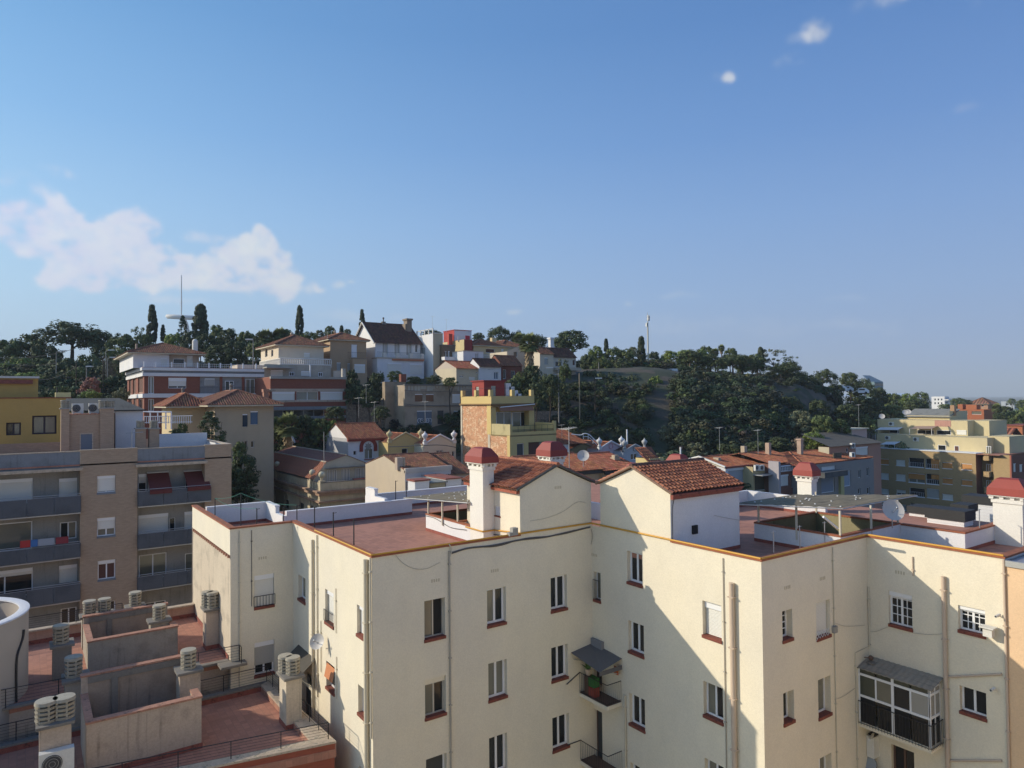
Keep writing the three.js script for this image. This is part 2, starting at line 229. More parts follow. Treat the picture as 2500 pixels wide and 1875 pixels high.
// ---------- windows, roofs and other building parts ----------
// op = [a0, a1, y0, y1] of the opening; the frame mesh is the part, panes, sill and shutter are its sub-parts
function win(parent, face, c, op, type, o = {}) {
  const [a0, a1, y0, y1] = op, rec = o.rec ?? 0.2, w = a1 - a0, h = y1 - y0, b = (A, B, Y, Z, d0, d1) => fbox(face, c, A, B, Y, Z, d0, d1);
  const fw = o.fw ?? Math.min(.07, w * .1), fm = o.fm ?? M.frame, glass = o.glass ?? M.glass, g = [];
  let top = y1, bottom = y0 + (o.sill ? .02 : 0);
  const shut = [];
  if (type === 'roller' || type === 'half' || o.boxTop) {
    const bh = o.bh ?? Math.min(.22, h * .16); shut.push(['shutter_box', b(a0 + .01, a1 - .01, y1 - bh, y1 - .005, rec - .12, rec + .02), o.boxMat ?? M.frame]); top = y1 - bh;
    if (type !== 'casement' && type !== 'slider') { const low = type === 'roller' ? bottom + (o.gap ?? .02) : top - (top - bottom) * (o.p ?? .6); shut.push(['shutter', b(a0 + .03, a1 - .03, low, top, rec - .06, rec - .03), o.sm ?? M.shutter]); }
  }
  g.push(b(a0, a0 + fw, bottom, top, rec - .02, rec + .05), b(a1 - fw, a1, bottom, top, rec - .02, rec + .05), b(a0 + fw, a1 - fw, bottom, bottom + fw, rec - .02, rec + .05), b(a0 + fw, a1 - fw, top - fw, top, rec - .02, rec + .05));
  const n = o.leaves ?? (type === 'dark' || type === 'door' ? 1 : 2), iw = (a1 - a0 - 2 * fw), panes = [];
  for (let i = 0; i < n; i++) {
    const p = a0 + fw + iw * i / n, q = a0 + fw + iw * (i + 1) / n;
    if (i) g.push(b(p - fw * .55, p + fw * .55, bottom + fw, top - fw, rec - .02, rec + .05));
    const gm = (o.gm && o.gm[i]) ?? glass; panes.push([b(p + (i ? fw * .55 : 0), q - (i < n - 1 ? fw * .55 : 0), bottom + fw, top - fw, rec + .01 + (o.stagger ? i * .03 : 0), rec + .04 + (o.stagger ? i * .03 : 0)), gm]);
    if (o.nx) for (let k = 1; k < o.nx; k++) { const x = lerp(p, q, k / o.nx); g.push(b(x - .014, x + .014, bottom + fw, top - fw, rec - .01, rec + .02)); }
    if (o.ny) for (const k of (Array.isArray(o.ny) ? o.ny : Array.from({ length: o.ny - 1 }, (_, z) => (z + 1) / o.ny))) { const y = lerp(bottom + fw, top - fw, k); g.push(b(p, q, y - .014, y + .014, rec - .011, rec + .021)); }
  }
  const name = type === 'door' ? 'door' : 'window', m = part(parent, name, g, fm, o.label);
  for (const [pg, gm] of panes) part(m, type === 'door' ? 'door_leaf' : 'pane', pg, gm);
  for (const [sn, sg, sm] of shut) part(m, sn, sg, sm);
  if (o.sill) part(m, 'sill', b(a0 - .02, a1 + .02, y0 - .09, y0 + .025, -.05, rec - .02), o.sill === true ? M.sill : o.sill);
  if (o.lintel) part(m, 'lintel', b(a0 - .04, a1 + .04, y1, y1 + .1, -.03, .02), o.lintel);
  return m;
}
function railing(face, c, a0, a1, y0, y1, d, step = .11, r = .008) {              // upright bars with top and bottom rails along a face, d in front (negative) of it
  const P = facePt(face, c), out = [rod(P(a0, y1, d), P(a1, y1, d), .016, 5), rod(P(a0, y0, d), P(a1, y0, d), .012, 5)], n = Math.max(2, Math.round(Math.abs(a1 - a0) / step));
  for (let i = 0; i <= n; i++) { const a = lerp(a0, a1, i / n); out.push(rod(P(a, y0, d), P(a, y1, d), r, 4)); }
  return out;
}
function barsBetween(p, q, h, step = .11, r = .008, cross = false) {              // railing from p to q (feet), h high
  const up = V3(0, h, 0), P = p.clone().add(up), Q = q.clone().add(up), out = [rod(P, Q, .018, 5)], L = p.distanceTo(q);
  if (cross) { for (let k = 1; k < 6; k++) out.push(rod(p.clone().addScaledVector(V3(0, 1, 0), h * k / 6), q.clone().addScaledVector(V3(0, 1, 0), h * k / 6), .006, 4)); const n = Math.max(1, Math.round(L / step)); for (let i = 0; i <= n; i++) { const a = V3().lerpVectors(p, q, i / n); out.push(rod(a, a.clone().add(up), .018, 5)); } return out; }
  out.push(rod(p.clone().add(V3(0, .06, 0)), q.clone().add(V3(0, .06, 0)), .012, 4));
  const n = Math.max(1, Math.round(L / step)); for (let i = 0; i <= n; i++) { const a = V3().lerpVectors(p, q, i / n); out.push(rod(a, a.clone().add(up), r, 4)); }
  return out;
}
const TONES = { warm: [[.47, .175, .085], [.54, .21, .105], [.40, .135, .07], [.34, .115, .065]], brown: [[.29, .125, .075], [.35, .15, .085], [.23, .10, .065], [.40, .175, .10]], red: [[.46, .15, .085], [.52, .19, .11], [.41, .13, .075], [.36, .12, .07]], dark: [[.16, .075, .052], [.19, .09, .06], [.13, .062, .045], [.22, .10, .065]], pale: [[.50, .27, .165], [.56, .32, .20], [.42, .21, .13], [.36, .175, .11]] };
// rows of half-round cover tiles on the plane with eave A-B and ridge D-C (A, D on one side)
function tileRoof(A, B, C, D, { pitch = .24, row = .42, tones = TONES.warm, rise = .06, seg = 4 } = {}) {
  const ex = V3().subVectors(B, A), W = ex.length(); ex.normalize();
  const N = V3().crossVectors(ex, V3().subVectors(V3().addVectors(C, D).multiplyScalar(.5), A)).normalize(); if (N.y < 0) N.negate();
  const up = V3().crossVectors(N, ex); if (up.y < 0) up.negate();
  const loc = (p) => { const q = V3().subVectors(p, A); return [q.dot(ex), q.dot(up)]; };
  const c = loc(C), d = loc(D), t = new Tri(), top = Math.max(c[1], d[1]);
  const topAt = (s) => { let h = top; if (d[0] > .01 && s < d[0]) h = Math.min(h, d[1] * s / d[0]); if (c[0] < W - .01 && s > c[0]) h = Math.min(h, c[1] * (W - s) / (W - c[0])); if (d[0] < -.01) h = Math.min(h, top); if (Math.abs(c[1] - d[1]) > .05 && s >= d[0] && s <= c[0]) h = Math.min(h, lerp(d[1], c[1], (s - d[0]) / (c[0] - d[0]))); return h; };
  const n = Math.max(1, Math.round(W / pitch)), pw = W / n, P = (s, y, h) => A.clone().addScaledVector(ex, s).addScaledVector(up, y).addScaledVector(N, h);
  t.quad(A.clone(), B.clone(), C.clone(), D.clone(), N, null, tones[3].map((x) => x * .55));
  for (let i = 0; i < n; i++) {
    const s = (i + .5) * pw, H = topAt(s); if (H < .1) continue;
    for (let y = 0; y < H - .02; y += row) {
      const y1 = Math.min(H, y + row * 1.08), tone = tones[Math.floor(rnd() * tones.length)].map((x) => x * rr(.86, 1.14)), r0 = pw * .40, r1 = pw * .33;
      for (let k = 0; k < seg; k++) {
        const a = Math.PI * k / seg, b = Math.PI * (k + 1) / seg, off = (yy, r, ang, lift) => P(s - Math.cos(ang) * r, yy, Math.sin(ang) * rise * r / r0 + lift);
        const q = [off(y - .02, r0, a, .022), off(y - .02, r0, b, .022), off(y1, r1, b, .004), off(y1, r1, a, .004)], m = (a + b) / 2, nn = N.clone().multiplyScalar(Math.sin(m)).addScaledVector(ex, -Math.cos(m)).normalize();
        t.quad(q[0], q[1], q[2], q[3], nn, null, tone);
      }
      if (y === 0) for (let k = 0; k < seg; k++) { const a = Math.PI * k / seg, b = Math.PI * (k + 1) / seg, e = (ang) => P(s - Math.cos(ang) * r0, -.02, Math.sin(ang) * rise + .022); t.tri(P(s, -.02, 0), e(a), e(b), up.clone().negate(), null, tone.map((x) => x * .9)); }
    }
  }
  return t.geo();
}
function ridgeTiles(A, B, r = .1, tones = TONES.warm) { const L = A.distanceTo(B), n = Math.max(1, Math.round(L / .42)), out = []; for (let i = 0; i < n; i++) { const p = V3().lerpVectors(A, B, i / n), q = V3().lerpVectors(A, B, (i + 1.06) / n), g = rod(p, q, r * 1.08, 7, r).toNonIndexed(), tn = tones[i % tones.length]; g.setAttribute('color', new THREE.Float32BufferAttribute(new Float32Array(g.attributes.position.count * 3).map((_, k) => tn[k % 3]), 3)); out.push(g); } return out; }
// roofs over the rectangle x0..x1, z0..z1 with eaves at y and the given rise; returns [tile geometries, under geometries]
function gableRoof(parent, along, x0, x1, z0, z1, y, rise, { over = .25, end = .12, tones = TONES.warm, m = M.tileMix, ridgeR = .09, pitch = .24, row = .42, both = true } = {}) {
  const g = [], t = new Tri(), H = rise, dn = (half) => H * over / half;
  if (along === 'x') { const zm = (z0 + z1) / 2, hf = (z1 - z0) / 2, e = y - dn(hf), X0 = x0 - end, X1 = x1 + end;
    g.push(tileRoof(V3(X0, e, z1 + over), V3(X1, e, z1 + over), V3(X1, y + H, zm), V3(X0, y + H, zm), { tones, pitch, row })); if (both) g.push(tileRoof(V3(X1, e, z0 - over), V3(X0, e, z0 - over), V3(X0, y + H, zm), V3(X1, y + H, zm), { tones, pitch, row }));
    g.push(ridgeTiles(V3(X0, y + H + .03, zm), V3(X1, y + H + .03, zm), ridgeR, tones)); }
  else { const xm = (x0 + x1) / 2, hf = (x1 - x0) / 2, e = y - dn(hf), Z0 = z0 - end, Z1 = z1 + end;
    g.push(tileRoof(V3(x0 - over, e, Z0), V3(x0 - over, e, Z1), V3(xm, y + H, Z1), V3(xm, y + H, Z0), { tones, pitch, row })); if (both) g.push(tileRoof(V3(x1 + over, e, Z1), V3(x1 + over, e, Z0), V3(xm, y + H, Z0), V3(xm, y + H, Z1), { tones, pitch, row }));
    g.push(ridgeTiles(V3(xm, y + H + .03, Z0), V3(xm, y + H + .03, Z1), ridgeR, tones)); }
  return stuff(parent, 'roof_tiles', g, m);
}
function gableEnd(face, c, a0, a1, y, rise) { const P = facePt(face, c), t = new Tri(); t.tri(P(a0, y, 0), P(a1, y, 0), P((a0 + a1) / 2, y + rise, 0), faceN[face]); return t.geo(); }
function hipRoof(parent, x0, x1, z0, z1, y, rise, { over = .4, tones = TONES.warm, pitch = .26, row = .45, fascia = M.ochre } = {}) {
  const X0 = x0 - over, X1 = x1 + over, Z0 = z0 - over, Z1 = z1 + over, w = X1 - X0, d = Z1 - Z0, h = Math.min(w, d) / 2, R = w >= d ? [V3(X0 + h, y + rise, (Z0 + Z1) / 2), V3(X1 - h, y + rise, (Z0 + Z1) / 2)] : [V3((X0 + X1) / 2, y + rise, Z1 - h), V3((X0 + X1) / 2, y + rise, Z0 + h)];
  const a = V3(X0, y, Z1), b = V3(X1, y, Z1), c = V3(X1, y, Z0), e = V3(X0, y, Z0), o = { tones, pitch, row }, [p, q] = R, g = [];
  if (w >= d) g.push(tileRoof(a, b, q, p, o), tileRoof(e, a, p, p, o), tileRoof(b, c, q, q, o), tileRoof(c, e, p, q, o)); else g.push(tileRoof(a, b, p, p, o), tileRoof(e, a, p, q, o), tileRoof(b, c, q, p, o), tileRoof(c, e, q, q, o));
  const u = V3(0, .05, 0), ra = (s, t) => ridgeTiles(s.clone().add(u), t.clone().add(u), .1, tones);
  if (p.distanceTo(q) > .2) g.push(ra(p, q));
  if (w >= d) g.push(ra(a, p), ra(e, p), ra(b, q), ra(c, q)); else g.push(ra(a, p), ra(b, p), ra(e, q), ra(c, q));
  const m = stuff(parent, 'roof_tiles', g, M.tileMix);
  part(parent, 'eaves', box(X0 + .05, X1 - .05, y - .16, y - .02, Z0 + .05, Z1 - .05), fascia);
  return { m, peak: V3().addVectors(p, q).multiplyScalar(.5), p, q };
}
// four walls of a plain block; ops keyed by face
function block(g, x0, x1, z0, z1, y0, y1, m, ops = {}, o = {}) {
  const r = o.rec ?? .18, P = (f) => (o.mats && o.mats[f]) || m;
  for (const [f, c, a0, a1] of [['z', z1, x0, x1], ['x', x0, z0, z1], ['r', x1, z0, z1], ['b', z0, x0, x1]]) part(g, o.name ?? 'wall', wallGeo(f, c, a0, a1, y0, y1, ops[f] ?? [], r), P(f));
}
function acUnit(label, p, w = .8, h = .6, d = .3, face = 'z', group) {              // p: bottom centre of the front
  const g = thing('air_conditioner', label, 'air conditioner', p, group); const yaw = face === 'x' ? -Math.PI / 2 : 0; g.rotation.y = yaw;
  part(g, 'case', [box(-w / 2, w / 2, .05, h, -d, 0), box(-w / 2 + .04, -w / 2 + .12, 0, .05, -d, 0), box(w / 2 - .12, w / 2 - .04, 0, .05, -d, 0)], M.acWhite);
  const gr = new THREE.CylinderGeometry(h * .36, h * .36, .03, 20); gr.rotateX(Math.PI / 2); gr.translate(-w * .13, h * .53, .012); const f = part(g, 'fan_grille', gr, M.grille);
  part(f, 'grille_ring', [1, 2, 3].map((k) => { const t = new THREE.TorusGeometry(h * .11 * k, .006, 4, 18); t.translate(-w * .13, h * .53, .03); return t; }), M.alu);
  return g;
}
function dish(label, p, r, look, group, poleH = .6) {
  const g = thing('satellite_dish', label, 'satellite dish', p, group), pts = []; for (let i = 0; i <= 7; i++) { const s = i / 7; pts.push(new THREE.Vector2(Math.max(.001, r * s), .28 * r * s * s)); }
  const q = new THREE.Quaternion().setFromUnitVectors(V3(0, 1, 0), look.clone().normalize()), bowl = new THREE.LatheGeometry(pts, 22); bowl.applyQuaternion(q); bowl.translate(0, poleH, 0); part(g, 'reflector', bowl, M.dish);
  const tip = look.clone().normalize().multiplyScalar(r * 1.0).add(V3(0, poleH, 0)), low = V3(0, -r * .85, 0).applyQuaternion(q).add(V3(0, poleH, 0)); low.y = poleH - r * .8;
  part(g, 'feed_arm', [rod(low, tip, .015, 5), ball(tip.x, tip.y, tip.z, .05, 8, 6)], M.steel); part(g, 'pole', [cyl(0, 0, 0, poleH, .025, 7)], M.steel);
  return g;
}
function antenna(label, p, h, group, n = 6) {
  const g = thing('tv_antenna', label, 'antenna', p, group); part(g, 'mast', cyl(0, 0, 0, h, .022, 6, .018), M.alu);
  const a = V3(-.5, h - .12, .1), b = V3(.5, h - .05, -.1), e = [rod(a, b, .012, 4)]; for (let i = 0; i < n; i++) { const c = V3().lerpVectors(a, b, i / (n - 1)); e.push(rod(c.clone().add(V3(.05, -.02, .3 - i * .03)), c.clone().add(V3(-.05, .02, -.3 + i * .03)), .009, 4)); } part(g, 'elements', e, M.alu); return g;
}
function louverPot(parent, x, z, y, r, h, n = 4) {                                  // round concrete vent: stacked rings on posts with a lid
  const rings = [], s = h / (n + .9); for (let k = 0; k < n; k++) { const y0 = y + k * s; rings.push(cyl(x, z, y0, y0 + s * .66, r * .84, 18, r * .93)); } 
  const m = part(parent, 'chimney_pot', [...rings, ...[0, 1, 2, 3, 4, 5].map((k) => { const a = k * Math.PI / 3 + .3; return box(x + Math.cos(a) * r * .8 - .03, x + Math.cos(a) * r * .8 + .03, y, y + h - s * .5, z + Math.sin(a) * r * .8 - .03, z + Math.sin(a) * r * .8 + .03); }), cyl(x, z, y, y + h * .8, r * .5, 10)], M.potGrey);
  part(m, 'lid', [cyl(x, z, y + h - s * .7, y + h, r * .98, 18, r * .92)], M.potGrey); return m;
}
// ---------- foliage ----------
const leafMat = (c) => { const m = new THREE.MeshStandardMaterial({ color: lin(c), roughness: .85, side: THREE.DoubleSide, vertexColors: true }); return m; };
const LEAF = { dark: leafMat([.060, .080, .030]), mid: leafMat([.100, .130, .040]), bright: leafMat([.165, .215, .045]), olive: leafMat([.15, .16, .085]), pine: leafMat([.075, .098, .036]), cypress: leafMat([.046, .060, .028]), dry: leafMat([.20, .155, .11]), pink: leafMat([.34, .15, .11]), palm: leafMat([.17, .20, .075]), skirt: leafMat([.26, .19, .11]) };
function leafSet(clumps, per, size, aspect = .55) {               // leaves spread over many small clumps
  const T = new Tri();
  for (const [cx, cy, cz, r, sq = .85] of clumps) {
    const tone = rr(.72, 1.28), hue = rr(.9, 1.1);
    for (let i = 0; i < per; i++) {
      const a = rnd() * 6.283, z = rr(-.75, 1), q = Math.sqrt(1 - z * z), n = V3(Math.cos(a) * q, z, Math.sin(a) * q), k = r * Math.pow(rr(.35, 1), .4), p = V3(cx + n.x * k, cy + n.y * k * sq, cz + n.z * k);
      const d1 = V3(rr(-1, 1), rr(-.8, .8), rr(-1, 1)).cross(n).normalize(), d2 = V3().crossVectors(n, d1).addScaledVector(n, rr(-.5, .5)).normalize(), s = size * rr(.65, 1.3), b = d1.multiplyScalar(s), c = d2.multiplyScalar(s * aspect), nn = n.clone().add(V3(rr(-.3, .3), rr(-.15, .4), rr(-.3, .3))).normalize(), t = tone * rr(.85, 1.15), col = [t * hue, t, t / hue];
      const A = p.clone().sub(b), B = p.clone().add(c), C = p.clone().add(b), D = p.clone().sub(c); T.p.push(A.x, A.y, A.z, C.x, C.y, C.z, B.x, B.y, B.z, A.x, A.y, A.z, D.x, D.y, D.z, C.x, C.y, C.z); for (let j = 0; j < 6; j++) { T.n.push(nn.x, nn.y, nn.z); T.t.push(0, 0); T.c ??= []; T.c.push(...col); }
    }
  }
  return T.geo();
}
const leafBall = (r, n, size) => leafSet(Array.from({ length: 9 }, () => [rr(-.5, .5) * r, rr(-.45, .45) * r, rr(-.5, .5) * r, r * rr(.35, .55)]), Math.round(n / 9), size);
// crowns of unit width and height, centred on x and z, from y = 0 to 1
const CROWN = {};
function makeCrown(kind, v) {
  seed(100 + v * 17 + kind.length * 131); const c = [], add = (x, y, z, r, s) => c.push([x, y, z, r, s]);
  if (kind === 'broad') { for (let i = 0; i < 62; i++) { const a = rnd() * 6.283, h = Math.pow(rnd(), .75), R = .43 * Math.sqrt(1 - Math.pow(Math.abs(h - .42) / .62, 2)) * rr(.55, 1.08); add(Math.cos(a) * R, .1 + h * .8, Math.sin(a) * R, rr(.07, .15)); } for (let i = 0; i < 10; i++) add(rr(-.2, .2), rr(.25, .75), rr(-.2, .2), .17); return leafSet(c, 58, .032); }
  if (kind === 'pine') { for (let i = 0; i < 96; i++) { const a = rnd() * 6.283, R = .46 * Math.sqrt(rnd()), h = (i % 3 ? .36 : .18) + (i % 3 ? .5 : .3) * Math.sqrt(Math.max(0, 1 - Math.pow(R / .5, 2))) * rr(.55, 1.1); add(Math.cos(a) * R, h, Math.sin(a) * R, rr(.06, .11), 1.6); } return leafSet(c, 56, .025); }
  if (kind === 'loose') { for (let i = 0; i < 26; i++) { const a = rnd() * 6.283, h = rnd(), R = .45 * Math.sqrt(rnd()) * (1 - .5 * Math.abs(h - .5)); add(Math.cos(a) * R, .08 + h * .86, Math.sin(a) * R, rr(.06, .13), .7); } return leafSet(c, 46, .027); }
  if (kind === 'cypress') { for (let i = 0; i < 110; i++) { const h = rnd(), a = rnd() * 6.283, R = .40 * Math.pow(1 - Math.abs(h - .3) / .72, .5) * (v ? 1 : 1); add(Math.cos(a) * R * rr(.6, 1), h * .97, Math.sin(a) * R * rr(.6, 1), rr(.14, .2), .3); } return leafSet(c, 60, .06, .45); }
  if (kind === 'cone') { for (let i = 0; i < 80; i++) { const h = Math.pow(rnd(), 1.3), a = rnd() * 6.283, R = .47 * (1 - h) * rr(.75, 1.05) + .03; add(Math.cos(a) * R, .03 + h * .93, Math.sin(a) * R, rr(.06, .12), .5); } return leafSet(c, 52, .03, .4); }
  if (kind === 'shrub') { for (let i = 0; i < 34; i++) { const a = rnd() * 6.283, R = .42 * Math.sqrt(rnd()), h = rr(.12, .8) * (1 - R * .8); add(Math.cos(a) * R, h, Math.sin(a) * R, rr(.1, .18)); } return leafSet(c, 52, .042); }
  if (kind === 'bare') { const g = []; for (let i = 0; i < 90; i++) { const a = rnd() * 6.283, R = rr(.1, .5), h = rr(.35, 1), s = V3(Math.cos(a) * R * .3, h * .4, Math.sin(a) * R * .3); g.push(rod(s, V3(Math.cos(a) * R, h, Math.sin(a) * R), .006, 3, .003)); } for (let i = 0; i < 40; i++) { const a = rnd() * 6.283, R = rr(.1, .5); add(Math.cos(a) * R, rr(.45, .95), Math.sin(a) * R, .05); } const l = leafSet(c, 8, .016); return merge([l, ...g]); }
}
for (const [k, n] of [['broad', 5], ['pine', 3], ['loose', 2], ['cypress', 2], ['cone', 1], ['shrub', 3], ['bare', 1]]) CROWN[k] = Array.from({ length: n }, (_, v) => makeCrown(k, v));
let treeCount = 0;
const ORD = 'first second third fourth fifth sixth seventh eighth ninth tenth eleventh twelfth thirteenth fourteenth fifteenth sixteenth seventeenth eighteenth nineteenth twentieth twenty-first twenty-second twenty-third twenty-fourth twenty-fifth twenty-sixth twenty-seventh twenty-eighth'.split(' ');
function tree(kind, leaf, u, vt, vb, w, D, label, group, o = {}) {
  const t = deep(u, vt, D), b = deep(u, vb, D), H = t.y - b.y, Wd = w * D / FPX, gy = Math.min(heightXZ(b.x, b.z) - .3, b.y), v = o.v ?? treeCount % CROWN[kind].length, g = thing(o.name ?? { broad: 'broadleaf_tree', pine: 'pine_tree', loose: 'loose_tree', cypress: 'cypress_tree', cone: 'conifer_tree', shrub: 'shrub', bare: 'bare_tree' }[kind], label, o.category ?? (kind === 'shrub' ? 'shrub' : 'tree'), V3(b.x, gy, b.z), group);
  const m = part(g, kind === 'shrub' ? 'foliage' : 'crown', CROWN[kind][v], leaf); m.position.y = b.y - gy; m.scale.set(Wd, H, Wd * (o.deep ?? .9)); m.rotation.y = (treeCount * 2.399) % 6.283; treeCount++;
  const r = clamp(Wd * .028, .1, .4) * (o.tr ?? 1), top = b.y - gy + H * (kind === 'pine' ? .55 : .5); seed(u * 7 + 3); const k = V3(rr(-.5, .5), top * .55, rr(-.5, .5));
  const tr = [rod(V3(0, 0, 0), k, r * 1.2, 7, r * .9), rod(k, V3(rr(-.2, .2), top, rr(-.2, .2)), r * .9, 7, r * .45)]; if (kind !== 'cypress' && kind !== 'shrub') for (let i = 0; i < 5; i++) { const a = i * 1.26 + rr(0, .6); tr.push(rod(k.clone().lerp(V3(0, top, 0), .2 + i * .12), V3(Math.cos(a) * Wd * .3, top + H * rr(-.02, .16), Math.sin(a) * Wd * .3), r * .5, 5, r * .2)); }
  part(g, kind === 'shrub' ? 'stem' : 'trunk', tr, o.bark ?? M.bark); return g;
}
function palm(u, vt, vs, vb, w, D, label, o = {}) {                  // top, bottom of the dry skirt, foot
  const t = deep(u, vt, D), s = deep(u, vs, D), b = deep(u, vb, D), g = thing('fan_palm', label, 'palm', V3(b.x, b.y, b.z)), R = w * D / FPX / 2, hc = t.y - b.y - R * .85; seed(u);
  part(g, 'trunk', wire([V3(0, -3, 0), V3(.1, hc * .4, 0), V3(-.1, hc * .75, .1), V3(0, hc, 0)], R * .13, 14, 9), mat([.16, .12, .09], { map: 'concrete' }));
  const fan = (dir, L, F, sp, col) => { const up = Math.abs(dir.y) > .9 ? V3(1, 0, 0) : V3(0, 1, 0), side = V3().crossVectors(dir, up).normalize(), base = V3(0, hc, 0).addScaledVector(dir, L * .42), n = 13; for (let i = 0; i < n; i++) { const a = (i / (n - 1) - .5) * sp, d = dir.clone().multiplyScalar(Math.cos(a)).addScaledVector(side, Math.sin(a)).normalize(), tip = base.clone().addScaledVector(d, L * .62).add(V3(0, -L * .2 * Math.abs(a) - L * .1, 0)), wv = V3().crossVectors(d, V3().crossVectors(side, dir)).normalize().multiplyScalar(L * .055), m = base.clone().lerp(tip, .55), nn = V3().crossVectors(side, dir).normalize(); if (nn.y < 0) nn.negate(); F.tri(base, m.clone().add(wv), tip, nn, null, col); F.tri(base, m.clone().sub(wv), tip, nn, null, col); } F.tri(V3(0, hc, 0), base, V3(.06, hc, .06), null, null, col); };
  const A = new Tri(), Bk = new Tri(); for (let i = 0; i < 64; i++) { const a = i * 2.4, e = lerp(1.4, -.75, Math.pow(i / 64, .9)), d = V3(Math.cos(a) * Math.cos(e), Math.sin(e), Math.sin(a) * Math.cos(e)), k = rr(.75, 1.25); fan(d, R * rr(.85, 1.12), A, 2.1, [k, k, k]); } part(g, 'fronds', A.geo(), LEAF.palm);
  const sk = clamp((t.y - s.y - R * .85) / R, .2, 3); for (let i = 0; i < 40 * sk; i++) { const a = i * 2.4, y = hc - (i / (40 * sk)) * sk * R, k = rr(.7, 1.25), d = V3(Math.cos(a) * .45, -1, Math.sin(a) * .45).normalize(), p0 = V3(Math.cos(a) * R * .1, y, Math.sin(a) * R * .1), p1 = p0.clone().addScaledVector(d, R * .7), sd = V3(-Math.sin(a), 0, Math.cos(a)).multiplyScalar(R * .13); Bk.tri(p0, p1.clone().add(sd), p1.clone().sub(sd), V3(Math.cos(a), .2, Math.sin(a)), null, [k, k, k]); } if (Bk.p.length) part(g, 'dry_skirt', Bk.geo(), LEAF.skirt); return g;
}
// ---------- ground, hill and sea ----------
const PROFILE = [[0, 0], [38, 0], [58, 4], [72, 6], [86, 9], [96, 14], [106, 20.5], [117, 26], [130, 29.5], [150, 31], [200, 33.5], [320, 30], [600, 10], [1100, 0], [1e5, 0]];
function heightAt(r, d) {                                        // r metres right of the view axis, d metres ahead
  let k = 1; while (k < PROFILE.length - 1 && PROFILE[k][0] < d) k++;
  const a = PROFILE[k - 1], b = PROFILE[k], t = clamp((d - a[0]) / (b[0] - a[0])), s = t * t * (3 - 2 * t), y = lerp(a[1], b[1], lerp(t, s, .35)), q = d > 1 ? r / d : 0;
  const right = 1 - .12 * smooth(.18, .36, q) - .55 * smooth(.40, .575, q) - .33 * smooth(.55, .66, q), s5 = smooth(.44, .52, q), near = 1 - .97 * smooth(.34, .5, q) * (1 - smooth(lerp(112, 155, s5), lerp(150, 190, s5), d));
  return y * right * (q > .3 ? near : 1);
}
const heightXZ = (x, z) => { const p = V3(x, 0, z); return heightAt(p.dot(RIGHT), p.dot(FWD)); };
{
  const ds = []; for (let d = -60; d < 260; d += 4) ds.push(d); for (let d = 260; d < 9000; d *= 1.16) ds.push(d);
  const n = 120, t = new Tri(), at = (d, i) => { const q = (i / n - .5) * 2, r = q * Math.max(120, Math.abs(d) * 1.6), p = spot(r, d); p.y = heightAt(r, d) + (d > 70 && d < 900 ? (fbm(mod(r / 60 + 50, 1), mod(d / 60, 1), 8, 201, 4) - .5) * 1.4 : 0) - .05; return p; };
  const pos = [], uv = [], idx = []; for (const d of ds) for (let i = 0; i <= n; i++) { const p = at(d, i); pos.push(p.x, p.y, p.z); uv.push(p.x, p.z); }
  for (let j = 0; j < ds.length - 1; j++) for (let i = 0; i < n; i++) { const a = j * (n + 1) + i, b = a + 1, c = a + n + 1, d = c + 1; idx.push(a, b, c, b, d, c); }
  const g = new THREE.BufferGeometry(); g.setAttribute('position', new THREE.Float32BufferAttribute(pos, 3)); g.setAttribute('uv', new THREE.Float32BufferAttribute(uv, 2)); g.setIndex(idx); g.computeVertexNormals(); struct('ground', g, M.earth);
  const s = new THREE.PlaneGeometry(90000, 30000); s.rotateX(-Math.PI / 2); s.rotateY(YAW); const p = spot(0, 21500); s.translate(p.x, -1.5, p.z); struct('sea', s, mat([.045, .085, .12], { rough: .35 }));
  const pts = [], P2 = []; for (let k = 0; k <= 30; k++) { const u = lerp(1560, 2120, k / 30), D = lerp(148, 178, k / 30), q = deep(u, 930, D); q.y = heightXZ(q.x, q.z) + .12; pts.push(q); }
  const rt = new Tri(); for (let k = 0; k < 30; k++) { const a = pts[k], b = pts[k + 1], o = FWD.clone().multiplyScalar(6.5); rt.quad(a, b, b.clone().add(o), a.clone().add(o), V3(0, 1, 0)); } struct('ridge_road', rt.geo(), M.asphalt);
}
